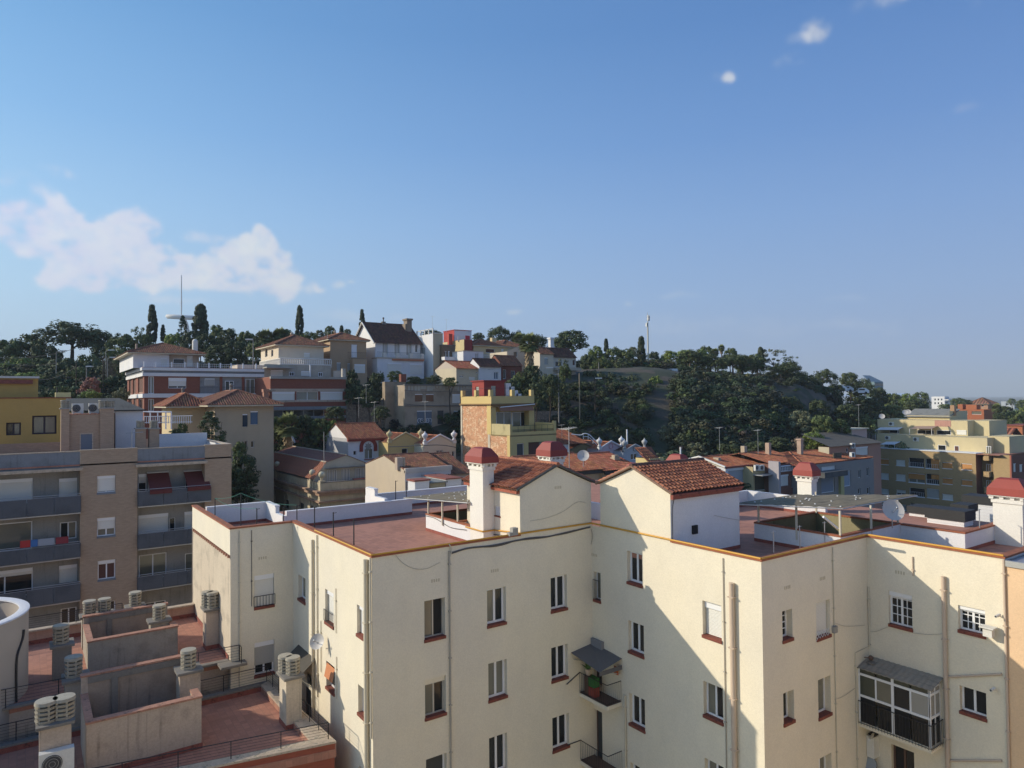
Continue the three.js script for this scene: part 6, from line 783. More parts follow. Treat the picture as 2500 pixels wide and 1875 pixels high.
// retaining walls and the graffiti shutter house
{
  const gm = GR(.40, .32, .24), h = house('graffiti_shutter_house', 'long grey beige house with two brown windows and blue painted roller doors', { u: 988, v: 940, D: 103, uR: 1180, d: 9, m: gm, y0: 12, wz: [[1013, 962, 1032, 981, 'roller', sh(mat([.22, .11, .06], { map: 'slat' }))], [1040, 962, 1059, 981, 'roller', sh(mat([.22, .11, .06], { map: 'slat' }))], [1104, 962, 1124, 984, 'roller', { boxTop: true }], [1018, 1003, 1055, 1038, 'roller', sh(M.shutterBlue)], [1068, 1002, 1084, 1036, 'door', { gm: [M.darkDoor], fm: M.bayGrey }], [1108, 1003, 1128, 1036, 'roller', sh(M.shutterBlue)]] }), { g, f, W, y1 } = h;
  part(g, 'cornice', [box(-.1, W, h.Y(1000, 992), h.Y(1000, 990), 0, .12), box(-.1, W, y1 - .1, y1 + .1, -.3, .2)], M.concreteDark); part(g, 'ragged_stucco', Array.from({ length: 26 }, (_, i) => box(i * W / 26, i * W / 26 + rr(.2, .5), y1 - rr(.3, .9), y1 - .1, -.01, .03)), mat([.48, .44, .36], { map: 'plaster' }));
  for (const [u0, u1] of [[1020, 1053], [1109, 1126]]) { const q = f.op('z', -.1, u0, 1019, u1, 1034), o = []; for (let k = 0; k < 5; k++) { const x = lerp(q[0] + .25, q[1] - .25, k / 4), t = new THREE.TorusGeometry(.32, .035, 5, 14, 4.6); t.rotateZ(k * 1.3); t.translate(x, (q[2] + q[3]) / 2, -.07); o.push(t); } part(g, 'graffiti', o, M.frame); }
  part(g, 'cable', [wire(sag(V3(-.2, h.Y(990, 953), .2), V3(W, h.Y(1130, 955), .2), .15), .025), wire(sag(V3(-.2, h.Y(990, 986), .2), V3(W, h.Y(1130, 989), .2), .3), .025)], M.cable);
  const k = house('beige_yard_wall', 'plain beige yard wall left of the graffiti shutter house', { category: 'wall', u: 940, v: 932, D: 105, uR: 990, d: 1, m: GR(.36, .28, .20), y0: 14 }); part(k.g, 'gate_pillar', box(k.W - .8, k.W + .1, k.y1, k.y1 + 1.2, -.6, .1), M.redBrick);
  const s = house('stone_wall', 'dark stone retaining wall under the trees in the middle of the slope', { category: 'wall', u: 846, v: 988, D: 102, uR: 990, d: 1.2, m: M.stone, y0: 8 }); part(s.g, 'pillar', [854, 896, 940].map((u) => { const x = s.f.hit(u, 985, 'z', 0).x; return box(x - .35, x + .35, s.y1, s.y1 + .9, -.7, 0); }), M.stone);
  house('dark_stone_wall', 'dark stone retaining wall on the shaded slope right of the yellow tower house', { category: 'wall', u: 1300, v: 1005, D: 104, uR: 1420, d: 1.2, m: M.stone, y0: 8, yaw: 4 });
}
// tan villa
{
  const h = house('tan_villa', 'tan villa with a tiled hipped roof and two blue shuttered windows', { u: 524, v: 990, D: 74, uR: 668, uL: 470, m: GM(.48, .38, .26), y0: 8, wz: [[592, 1011, 605, 1042, 'roller', sh(mat([.035, .05, .07], { map: 'slat' }))], [611.5, 1004, 630, 1036, 'roller', sh(mat([.10, .16, .24], { map: 'slat' }))], [597, 1077, 604, 1093, 'dark', {}], [613, 1077, 620, 1092, 'dark', {}]], wx: [[474, 1006, 482, 1038, 'roller', sh(M.shutterBrown)]] }), { g, f, W, L, y1 } = h;
  hipRoof(g, 0, W, -L, 0, y1 + .05, 1.6, { over: .9, tones: TONES.brown, pitch: .27 }); part(g, 'finial', [cyl(W / 2, -L / 2, y1 + 1.5, y1 + 2.1, .2, 8), ball(W / 2, y1 + 2.3, -L / 2, .24, 8, 6)], M.concreteDark); const p = f.hit(470, 1070, 'x', -1); part(g, 'porch_roof', tileRoof(V3(-2.6, p.y - .9, -L * .9), V3(-2.6, p.y - .9, -L * .1), V3(-.02, p.y + .1, -L * .1), V3(-.02, p.y + .1, -L * .9), { tones: TONES.warm }), M.tileMix);
  { const a = f.hit(470, 983, 'x', 0); hipRoof(g, -3.6, 0, -L + .3, -L * .35, y1 - .05, 1.4, { over: .6, tones: TONES.warm, pitch: .27 }); block(g, -3.4, 0, -L + .4, -L * .4, 8, y1 - .05, GM(.62, .50, .30)); part(g, 'finial', [cyl(-1.7, -L * .68, y1 + 1.3, y1 + 1.8, .16, 8), ball(-1.7, y1 + 1.9, -L * .68, .2, 8, 6)], M.concreteDark); }
}
// mansard villa with ball finials
{
  const gm = GR(.56, .48, .34), f = new Frame(783.6, 1180, 70, 0), g = thing('mansard_villa', 'weathered beige villa with red mansard roof, ball finials and a parapet terrace', 'house', f.o), W = f.hit(969, 1167, 'z', 0).x, L = -f.hit(641, 1156, 'x', 0).z, yP = f.p.y, yc = f.hit(783.6, 1203, 'z', 0).y, y0 = 4;
  const ar = [[655, 1213, 664, 1232], [695, 1218, 705, 1245], [730, 1225, 742, 1250], [757, 1233, 765, 1255]].map((q) => f.op('x', 0, ...q)); part(g, 'wall', wallGeo('x', 0, -L, 0, y0, yc, ar, .25), gm); part(g, 'wall', wallGeo('z', 0, 0, W, y0, yc), gm); part(g, 'wall', [wallGeo('r', W, -L, 0, y0, yc), wallGeo('b', -L, 0, W, y0, yc)], gm);
  ar.forEach((q, i) => { const w = win(g, 'x', 0, q, 'dark', { rec: .2, gm: [i === 2 ? M.curtain : M.glass], fm: M.concreteDark }); const t = new THREE.TorusGeometry((q[1] - q[0]) / 2, .09, 5, 14, Math.PI); t.rotateY(Math.PI / 2); t.translate(-.02, q[3], (q[0] + q[1]) / 2); part(w, 'arch', t, gm); });
  part(g, 'cornice', [box(-.45, W + .2, yc, yc + .16, -L - .3, .45), box(-.28, W + .1, yc - .32, yc, -L - .1, .28), box(-.34, W + .1, yc - 1.02, yc - .88, -L - .1, .34)], GR(.42, .27, .19)); for (const k of [0, .31, .74]) part(g, 'pilaster', box(-.14, .0, y0, yc - .3, -L * k - .45, -L * k + .1 - .12), gm);
  part(g, 'parapet', [box(0, .28, yc + .16, yP, -L, 0), box(.28, W, yc + .16, yP, -.28, 0), box(W - .28, W, yc + .16, yP, -L, -.28)], gm); part(g, 'terrace', box(.28, W - .28, yc, yc + .2, -L, -.28), M.floor); part(g, 'parapet_coping', [box(-.06, .34, yP, yP + .08, -L, .06), box(.34, W, yP, yP + .08, -.34, .06)], M.concreteDark);
  for (const z of [-.2, -3.0, -L * .73, -L + .1]) { const pd = part(g, 'pedestal', [box(-.1, .42, yc + .2, yP + .25, z - .26, z + .26), cyl(.16, z, yP + .25, yP + .6, .12, 10, .16)], gm); part(pd, 'stone_ball', ball(.16, yP + .84, z, .33, 16, 12), GR(.62, .56, .40)); }
  { const x = 2.0; const pd = part(g, 'pedestal', [box(W * .12, W * .12 + .01, yP, yP + .01, -.2, 0)], gm); }
  // gambrel attic: ridge runs back, broken gable towards the viewer
  const zf = -1.9, P = (a, b) => f.hit(620 + a / 5.53, 1050 + b / 5.53, 'z', zf), p0 = P(795, 668), p1 = P(970, 437), p2 = P(1243, 338), p3 = P(1545, 458), p4 = P(1640, 600), zb = -L + 1.2, t = new Tri(), sec = [p0, p1, p2, p3, p4]; const yb = yc + .2; for (let i = 0; i < 4; i++) for (const z of [zf, zb]) t.quad(V3(sec[i].x, yb, z), V3(sec[i + 1].x, yb, z), V3(sec[i + 1].x, sec[i + 1].y, z), V3(sec[i].x, sec[i].y, z), V3(0, 0, z === zf ? 1 : -1));
  part(g, 'attic_gable', t.geo(), GR(.50, .45, .35)); const corr = (a, b) => { const q = new Tri(), n = 34; for (let k = 0; k < n; k++) { const z = (s) => lerp(zf + .12, zb, s / n), up = V3(-(b.y - a.y), b.x - a.x, 0).normalize(); if (up.y < 0) up.negate(); for (let j = 0; j < 3; j++) { const s0 = k + j / 3, s1 = k + (j + 1) / 3, h = (s) => .07 * Math.sin(Math.PI * (s - k)); const A = (pt, s) => V3(pt.x, pt.y, z(s)).addScaledVector(up, h(s)); q.quad(A(a, s0), A(a, s1), A(b, s1), A(b, s0), up.clone().add(V3(0, 0, (1 - j) * .55)).normalize()); } } return q.geo(); };
  part(g, 'mansard_roof', corr(p0, p1), mat([.40, .15, .085], { map: 'tileTone' })); part(g, 'upper_roof', [corr(p1, p2), corr(p2, p3), corr(p3, p4)], mat([.30, .125, .085], { map: 'tileTone' })); part(g, 'roof_seam', [rod(V3(p1.x, p1.y + .05, zf + .1), V3(p1.x, p1.y + .05, zb), .08, 6), rod(V3(p2.x, p2.y + .05, zf + .1), V3(p2.x, p2.y + .05, zb), .08, 6)], M.copingPale);
  for (const q of [[990, 540, 1105, 705], [1182, 524, 1282, 684], [1362, 520, 1476, 660]]) { const o = f.op('z', zf, 620 + q[0] / 5.53, 1050 + q[1] / 5.53, 620 + q[2] / 5.53, 1050 + q[3] / 5.53); o[2] = Math.max(o[2], yb); const w = win(g, 'z', zf + .01, o, 'slider', { rec: .02, fm: M.bayGrey, gm: q[0] === 1182 ? [M.curtain, M.curtain] : null }); part(w, 'window_bars', railing('z', zf, o[0], o[1], o[2], o[3], -.12, .18, .02), M.frame); }
  part(g, 'canopy', box(p0.x + 1.2, p4.x - .6, P(1200, 505).y, P(1200, 500).y, zf, zf + .5), M.concreteDark); part(g, 'pergola', (() => { const a = P(1700, 640), b = P(1855, 640), y = P(1700, 535).y; return [rod(V3(a.x, yP, -.6), V3(a.x, y, -.6), .04), rod(V3(b.x, yP, -.6), V3(b.x, y, -.6), .04), rod(V3(a.x, y, -.6), V3(b.x, y, -.6), .04)]; })(), M.iron); part(g, 'aerial_pole', rod(V3(p1.x - .3, p1.y - 2, zf + .3), V3(p1.x - .3, p1.y + 3.2, zf + .3), .03), M.alu);
  const dp = f.hit(766, 1101, 'z', zb + 1); dish('small white satellite dish on the ridge of the red mansard roof', f.o.clone().add(V3(p2.x - .2, p2.y, zb + .6)), .5, V3(.8, .4, .5), null, .9);
  const tb = f.hit(878, 1170, 'z', -.5); part(g, 'red_tray', box(tb.x - .8, tb.x + .8, yP + .08, yP + .2, -.5, 0), M.skirting);
}
// terrace row: white house with red arch, then three gabled fronts
{
  const h = house('red_arch_house', 'white terraced house with a red arch and star emblem over its door', { u: 850, v: 1071, D: 84, uR: 945, d: 8, m: M.whiteCool, y0: 6, mats: { x: GM(.45, .45, .46) }, wz: [[863, 1101, 870, 1111, 'dark', {}], [890, 1096, 911, 1120, 'slider', { gm: C2, fm: M.frame }]] }), { g, f, W, L, y1 } = h; gableRoof(g, 'x', 0, W, -L, 0, y1, 1.7, { over: .35, end: .15, tones: TONES.warm }); part(g, 'gable', [gableEnd('x', 0, -L, 0, y1, 1.7), gableEnd('r', W, -L, 0, y1, 1.7)], M.whiteCool); part(g, 'cornice', box(-.15, W + .1, y1 - .35, y1 - .02, 0, .3), M.capRed);
  const c = f.hit(899.5, 1091, 'z', .05), R = 1.15, arch = new THREE.Shape(); arch.absarc(0, 0, R, 0, Math.PI); arch.lineTo(-R, -.55); arch.lineTo(-R * .62, -.55); arch.lineTo(-R * .62, 0); arch.absarc(0, 0, R * .62, Math.PI, 0, true); arch.lineTo(R * .62, -.55); arch.lineTo(R, -.55); const ag = new THREE.ExtrudeGeometry(arch, { depth: .1, bevelEnabled: false, curveSegments: 20 }); ag.translate(c.x, c.y, .0); part(g, 'red_arch', ag, M.capRed); const st = new THREE.Shape(); for (let k = 0; k < 16; k++) { const r = k % 2 ? .3 : .5, a = k * Math.PI / 8; k ? st.lineTo(Math.cos(a) * r, Math.sin(a) * r) : st.moveTo(r, 0); } const hl = new THREE.Path(); hl.absarc(0, 0, .2, 0, 7); st.holes.push(hl); const sg = new THREE.ExtrudeGeometry(st, { depth: .06, bevelEnabled: false }); sg.translate(c.x, c.y + .05, .01); part(g, 'star_emblem', sg, M.bayGrey); part(g, 'sill', fbox('z', 0, f.op('z', 0, 889, 1120, 913, 1122)[0], f.op('z', 0, 889, 1120, 913, 1122)[1], h.Y(900, 1122), h.Y(900, 1120), -.15, 0), M.capRed);
  const gab = (name, label, u0, u1, ve, ua, va, D, m, trim, wins, o = {}) => {
    const q = house(name, label, { u: u0, v: ve, D, uR: u1, d: o.d ?? 8, m, y0: 6, group: o.group, wz: wins }), { g, f, W, L, y1 } = q, ya = f.hit(ua, va, 'z', 0).y, rise = ya - y1; part(g, 'gable', gableEnd('z', 0, W * .06, W * .94, y1, rise), m); part(g, 'gable_moulding', [rod(V3(W * .03, y1, .05), V3(W / 2, ya + .05, .05), .12, 5), rod(V3(W * .97, y1, .05), V3(W / 2, ya + .05, .05), .12, 5), box(0, W * .1, y1 - .1, y1 + .25, -.25, .15), box(W * .9, W, y1 - .1, y1 + .25, -.25, .15)], trim); gableRoof(g, 'z', 0, W, -L, -.2, y1 - .1, rise, { over: 0, end: 0, tones: o.tones ?? TONES.warm });
    if (o.urns !== false) for (const x of [W * .05, W * .95]) { const pts = [[.02, 0], [.26, .02], [.2, .2], [.12, .34], [.34, .62], [.4, .86], [.24, .98], [.1, 1.12], [.02, 1.3]].map((p) => new THREE.Vector2(p[0], p[1])), lg = new THREE.LatheGeometry(pts, 12); lg.translate(x, y1 + .25, -.05); part(g, 'urn', lg, trim); }
    const ro = new THREE.TorusGeometry(.34, .07, 6, 16); ro.translate(W / 2, y1 + rise * .32, .02); if (o.rose) part(g, 'rosette', ro, o.rose);
    return q;
  };
  gab('yellow_gable_house', 'yellow terraced house with a curved gable and urns beside the red arch house', 947, 1032, 1080, 986, 1057, 84, GM(.62, .46, .20), GM(.60, .50, .28), [[981, 1095, 996, 1110, 'dark', { gm: [M.dark] }]]);
  gab('white_gable_house', 'white and cream terraced house with a pointed gable and urns left of the yellow tower', 1034, 1113, 1084, 1073, 1062, 84, GM(.68, .60, .46), M.whiteCool, [[1066, 1099, 1081, 1113, 'casement', { nx: 2 }], [1104, 1102, 1109, 1114, 'dark', {}]]);
  gab('olive_gable_house', 'dark olive terraced house with a white roof railing behind the second red chimney cap', 1386, 1459, 1100, 1424, 1082, 90, GR(.26, .22, .12), GR(.20, .17, .12), [], { urns: false });
  gab('pink_gable_house', 'pink and white terraced house with a round gable rosette', 1461, 1521, 1096, 1488, 1078, 90, GM(.60, .48, .52), M.whiteCool, [[1469, 1103, 1484, 1122, 'slider', { gm: [mat([.55, .28, .32]), mat([.55, .28, .32])], fm: mat([.55, .28, .32]) }], [1499, 1103, 1515, 1122, 'slider', { gm: [mat([.55, .28, .32]), mat([.55, .28, .32])], fm: mat([.55, .28, .32]) }]], { rose: mat([.55, .30, .34]) });
  gab('grey_gable_house', 'grey terraced house with a dark roof and urns right of the pink one', 1523, 1577, 1101, 1549, 1086, 90, GM(.46, .47, .50), GM(.48, .47, .46), [[1540, 1108, 1556, 1122, 'slider', {}]], { tones: TONES.dark, rose: M.bayGrey });
  const x = house('white_end_house', 'narrow white house with a red tiled roof right of the yellow tower house', { u: 1362, v: 1084, D: 88, uR: 1388, d: 9, m: M.whiteCool, y0: 6 }); gableRoof(x.g, 'x', 0, x.W + 3, -9, 0, x.y1, 1.6, { tones: TONES.warm });
  const rl = thing('roof_stair_rail', 'white painted rail and stair frame on the olive house roof', 'railing', deep(1440, 1075, 92)), b = []; const Q = (u, v) => deep(u, v, 92).sub(rl.position); b.push(wire([Q(1395, 1060), Q(1420, 1062), Q(1424, 1059), Q(1436, 1060), Q(1448, 1070), Q(1461, 1083)], .07, 30, 5), wire([Q(1424, 1066), Q(1436, 1067), Q(1448, 1077), Q(1459, 1088)], .05, 20, 5)); for (const [u, v] of [[1424, 1060], [1436, 1061], [1448, 1071], [1460, 1082]]) b.push(rod(Q(u, v), Q(u, v + 12), .04)); part(rl, 'rail', b, M.frame);
}
// tiled house in front of the tower
{
  const h = house('tiled_gable_house', 'beige house with a brown tiled roof and a blank sunlit gable left of the tower', { u: 989, v: 1150, D: 63, uR: 1101, d: 9, m: GM(.62, .57, .56), y0: 5, mats: { x: GM(.56, .46, .34) }, wz: [[1029, 1159, 1032, 1163, 'dark', {}], [1063, 1156, 1066, 1160, 'dark', {}], [1062, 1166, 1065, 1169, 'dark', {}]] }), { g, f, W, L, y1 } = h, rise = f.hit(929, 1112, 'x', 0).y - y1; part(g, 'gable', [gableEnd('x', 0, -L, 0, y1, rise), gableEnd('r', W, -L, 0, y1, rise)], GM(.56, .46, .34)); gableRoof(g, 'x', 0, W, -L, -.15, y1 + .05, rise, { over: .1, end: .02, tones: TONES.brown, pitch: .235 }); part(g, 'parapet', box(0, W + .1, y1 - .2, y1 + .22, -.2, .06), GM(.62, .54, .46));
  const c = f.hit(976, 1142, 'z', -1.2); part(g, 'chimney', box(c.x - .3, c.x + .3, y1, f.hit(976, 1117, 'z', -1.2).y, -1.6, -1.1), GM(.48, .38, .30)); part(g, 'chimney_pipe', cyl(c.x + .45, -1.2, y1, f.hit(980, 1117, 'z', -1.2).y, .1, 8), M.copingPale);
  const k = house('second_tiled_house', 'brown tiled roof house squeezed against the yellow tower', { u: 1103, v: 1156, D: 66, uR: 1150, d: 9, m: GM(.55, .46, .40), y0: 5 }); gableRoof(k.g, 'x', -2.6, k.W, -9, 0, k.y1, 1.6, { over: .3, tones: TONES.brown });
  const s1 = house('white_shed', 'white yard shed with a red tray roof below the tiled houses', { category: 'shed', u: 1013, v: 1176, D: 58, uR: 1048, uL: 996, m: M.whiteCool, y0: 5 }); part(s1.g, 'roof', box(-.1, s1.W + .1, s1.y1, s1.y1 + .12, -s1.L - .1, .1), M.skirting);
  const s2 = house('grey_shed', 'grey sheet roofed shed between the white yard walls', { category: 'shed', u: 1050, v: 1180, D: 59, uR: 1087, d: 4, m: GR(.40, .36, .26), y0: 5 }); part(s2.g, 'roof', box(-.1, s2.W + .1, s2.y1, s2.y1 + .1, -4, .3), mat([.25, .26, .24], { map: 'grime' })); const s3 = house('lilac_shed', 'pale yard wall shed with a dark red roof beside the yellow tower', { category: 'shed', u: 1089, v: 1171, D: 60, uR: 1126, d: 4, m: M.whiteCool, y0: 5 }); part(s3.g, 'roof', box(-.1, s3.W + .1, s3.y1, s3.y1 + .1, -4, .1), M.skirting);
}
// yellow tower house
{
  const yel = GM(.66, .49, .205), f = new Frame(1246, 1064, 78, 0), g = thing('yellow_tower_house', 'tall yellow house with a bare orange brick side and crenellated roof terrace', 'building', f.o), W = f.hit(1358, 1060, 'z', 0).x, L = -f.hit(1126, 1064, 'x', 0).z, y1 = f.p.y, y0 = 4, zu = f.hit(1200, 1064, 'x', 0).z;
  const yt = f.hit(1200, 988, 'x', 0).y, Wu = f.hit(1304, 985, 'z', zu).x; const pb = mat([1, 1, 1], { map: 'patchBrick', bump: 'grain', bs: .02 });
  const lo = [[1262, 1083, 1280, 1125, 'dark', { gm: [M.darkDoor] }], [1290, 1080, 1345, 1122, 'slider', { gm: [M.shutterBrown, M.curtain], fm: M.rust }]].map((w) => [f.op('z', 0, ...w), w]); part(g, 'wall', wallGeo('z', 0, 0, W, y0, y1, lo.map((x) => x[0]), .2), yel); lo.forEach(([q, w]) => win(g, 'z', 0, q, w[4], { rec: .15, ...w[5] })); part(g, 'brick_wall', [wallGeo('x', 0, -L, 0, y0, y1), wallGeo('x', 0, -L, zu, y1, yt)], pb); part(g, 'wall', [wallGeo('r', W, -L, 0, y0, y1), wallGeo('b', -L, 0, W, y0, yt)], yel);
  const uo = f.op('z', zu, 1211, 994, 1292, 1040); part(g, 'wall', [wallGeo('z', zu, 0, Wu, y1, yt, [uo], 1.0), wallGeo('r', Wu, -L, zu, y1, yt)], yel); part(g, 'loggia_back', box(uo[0], uo[1], uo[2], uo[3], zu - 1.1, zu - 1.0), yel);
  for (const [a, b, c, d] of [[1211, 1006, 1248, 1040], [1250, 1006, 1291, 1042]]) win(g, 'z', zu - .98, f.op('z', zu - 1, a, b, c, d), 'slider', { rec: -.02, gm: a === 1211 ? C2 : [M.curtain, M.glass] }); { const q = f.op('z', zu, 1214, 990, 1297, 1002); part(g, 'awning', (() => { const t = new Tri(); t.quad(V3(q[0], q[3], zu + .05), V3(q[1], q[3], zu + .05), V3(q[1], q[2], zu + .7), V3(q[0], q[2], zu + .7)); return t.geo(); })(), mat([.30, .14, .08])); part(g, 'awning_bar', rod(V3(q[0], q[3] - .2, zu + .72), V3(q[1], q[3] + .1, zu + .72), .06), M.frame); }
  const pil = (z0, z1, ya, yb) => part(g, 'pilaster', box(-.08, .0, ya, yb, z0, z1), yel); pil(zu - .85, zu + .02, y1, yt); pil(-.55, .02, y0, y1); part(g, 'mortar_strip', [box(-.05, 0, y0, yt, -L * .76 + .15, -L * .76 + .6).translate(0, 0, -L * -.32), box(-.05, 0, y0, yt, -L, -L + .35)], GR(.62, .55, .44));
  part(g, 'cornice', [box(-.25, Wu + .25, yt - .05, yt + .12, -L, zu + .3), box(0, Wu + .2, yt - .3, yt - .05, zu, zu + .18)], GR(.26, .16, .07)); const yp = f.hit(1200, 970, 'x', 0).y, yc = f.hit(1200, 961, 'x', 0).y; part(g, 'parapet', [box(0, .25, yt + .12, yt + 1.0, -L, zu), box(.25, Wu, yt + .12, yt + 1.0, zu - .25, zu), box(Wu - .25, Wu, yt + .12, yt + 1, -L, zu - .25)], yel);
  const red = mat([.32, .055, .045], { map: 'stucco' }); const redD = mat([.28, .045, .04], { map: 'stucco' });
  for (const [x, z] of [[.14, -L + .3], [.14, (-L + zu) / 2], [.14, zu - .3], [Wu * .5, zu - .14], [Wu - .3, zu - .14], [Wu - .2, -L + .3]]) { const m = part(g, 'merlon', box(x - .22, x + .22, yt + 1, yt + 1.75, z - .22, z + .22), yel); part(m, 'merlon_back', box(x + .225, x + .24, yt + 1, yt + 1.74, z - .2, z + .2), red); } part(g, 'railing', [barsBetween(V3(.14, yt + 1, -L), V3(.14, yt + 1, zu - .1), .95, 4, .02), barsBetween(V3(.14, yt + 1, zu - .1), V3(Wu, yt + 1, zu - .1), .95, 4, .02)], M.iron);
  const zs = -L * .72, s = f.hit(1182, 974, 'z', zs), sw = f.hit(1232, 974, 'z', zs).x, st = f.hit(1182, 931, 'z', zs).y, sd = -f.hit(1153, 960, 'x', s.x).z; part(g, 'stair_box', [wallGeo('x', s.x, -sd, zs, yt, st, [f.op('x', s.x, 1161, 944, 1169, 962)], .1), wallGeo('b', -sd, s.x, sw, yt, st), wallGeo('r', sw, -sd, zs, yt, st)], red); const dr = f.op('z', zs, 1199, 942, 1211, 972); part(g, 'stair_box', wallGeo('z', zs, s.x, sw, yt, st, [dr], .1), redD); part(g, 'opening_panel', [fbox('z', zs, dr[0], dr[1], dr[2], dr[3], .08, .1), fbox('x', s.x, ...f.op('x', s.x, 1161, 944, 1169, 962), .08, .1)], GR(.38, .40, .36)); part(g, 'stair_box_roof', box(s.x - .15, sw + .15, st, st + .14, -sd - .15, zs + .15), redD);
  part(g, 'balcony_floor', box(-.04, W + .05, y1 - .12, y1 + .04, zu, .02), GR(.30, .22, .10)); const bt = f.hit(1250, 1036, 'z', 0).y; part(g, 'balcony_parapet', [box(-.03, .2, y1, bt, zu + .02, 0)], mat([.52, .44, .24], { map: 'grime' })); part(g, 'balcony_parapet', [box(.2, W, y1, y1 + .35, -.2, 0), box(0, .3, y1, bt, -.3, .02), box(W - .35, W, y1, bt + .25, -.35, .02), box(W - .2, W, y1, bt, zu, -.35)], yel); part(g, 'balcony_railing', [barsBetween(V3(.3, y1 + .35, -.1), V3(W - .35, y1 + .35, -.1), .75, .9, .02), rod(V3(.3, y1 + .62, -.1), V3(W - .35, y1 + .62, -.1), .03), rod(V3(.3, y1 + .5, -.1), V3(W - .35, y1 + .5, -.1), .03)], M.iron);
  const ws = f.hit(1240, 950, 'z', -L - 2); const o = []; for (let k = 0; k < 7; k++) o.push(box(k * .55 + sw + .6, k * .55 + sw + 1.4, yt - .2, f.hit(1232, 935, 'z', zs).y - k * .45, zs - 1.6, zs - .6)); part(g, 'white_steps', o, M.whiteCool);
}
// roofs between the tower and the stair huts
{
  const h = house('low_red_roof_house', 'low house with a red tiled roof and grey dish behind the second chimney', { u: 1380, v: 1150, D: 58, uR: 1470, d: 8, m: GR(.30, .25, .2), y0: 4 }); gableRoof(h.g, 'x', -2.5, h.W, -8, 0, h.y1, 1.05, { over: .3, tones: TONES.warm }); part(h.g, 'gutter', box(-2.5, h.W, h.y1 - .4, h.y1 - .15, .2, .4), M.black);
  const k = house('low_brown_roof_house', 'low house with a red brown roof and brick chimney beside the red cap', { u: 1471, v: 1147, D: 60, uR: 1560, d: 8, m: GR(.30, .25, .2), y0: 4 }); gableRoof(k.g, 'x', 0, k.W, -8, 0, k.y1, 1.05, { over: .3, tones: TONES.red }); part(k.g, 'gutter', box(0, k.W, k.y1 - .4, k.y1 - .15, .2, .4), M.black); const c = k.f.hit(1504, 1138, 'z', -2); part(k.g, 'chimney', [box(c.x - .35, c.x + .35, k.y1, k.f.hit(1504, 1117, 'z', -2).y, -2.4, -1.8), box(c.x - .25, c.x + .25, k.y1, k.f.hit(1504, 1111, 'z', -2).y, -2.3, -1.9)], GR(.48, .38, .28));
  dish('grey satellite dish on the red tiled roof behind the second red chimney cap', deep(1424, 1140, 58), .5, V3(-.6, .5, .7), null, .9); antenna('tall aerial with orange centre beside the second red chimney cap', deep(1390, 1150, 36), 2.3, null, 7);
  const y = house('yellow_roof_hut', 'small yellow roof hut with its own red tiled roof and yellow column', { category: 'hut', u: 1586, v: 1120, D: 62, uR: 1620, uL: 1552, m: GM(.62, .50, .24), y0: 4 }); { const { g, W, L, y1 } = y; stuff(g, 'roof_tiles', tileRoof(V3(-.4, y1 - .35, .3), V3(W * .7, y1 - .35, .3), V3(W + .2, y1 + .9, -L), V3(-.2, y1 + .9, -L), { tones: TONES.warm }), M.tileMix); part(g, 'column', cyl(W * .15, .25, y1 - 3, y1 - .4, .14, 10), mat([.65, .42, .06])); }
  const p = deep(1662, 1135, 55), w = thing('white_pole', 'white pole rising behind the tiled stair hut', 'post', p); part(w, 'pole', cyl(0, 0, -3, 1.4, .06, 8), M.frame); const p2 = deep(1531, 1072, 93), w2 = thing('slim_pole', 'slim pale pole in front of the dark wood above the grey gable', 'post', p2); part(w2, 'pole', cyl(0, 0, -4, 1.3, .1, 8), M.frame);
  const tp = [[1372, 1085, 90, 'pale yellow forked aerial right of the tower'], [876, 1020, 88, 'thin aerial above the red arch house roof'], [1038, 1030, 86, 'thin aerial standing before the graffiti shutters'], [914, 1030, 88, 'aerial mast by the stone wall'], [894, 985, 94, 'aerial pole on the stone wall pillar'], [1757, 1100, 76, 'T shaped aerial over the red row roofs'], [1851, 1108, 74, 'small aerial by the middle chimney of the red row'], [1090, 812, 133, 'aerial mast on the red stair box roof'], [1056, 806, 126, 'aerial on the cream tower block']]; for (const [u, v, D, l] of tp) antenna(l, deep(u, v, D), 2.6, null, 5);
}
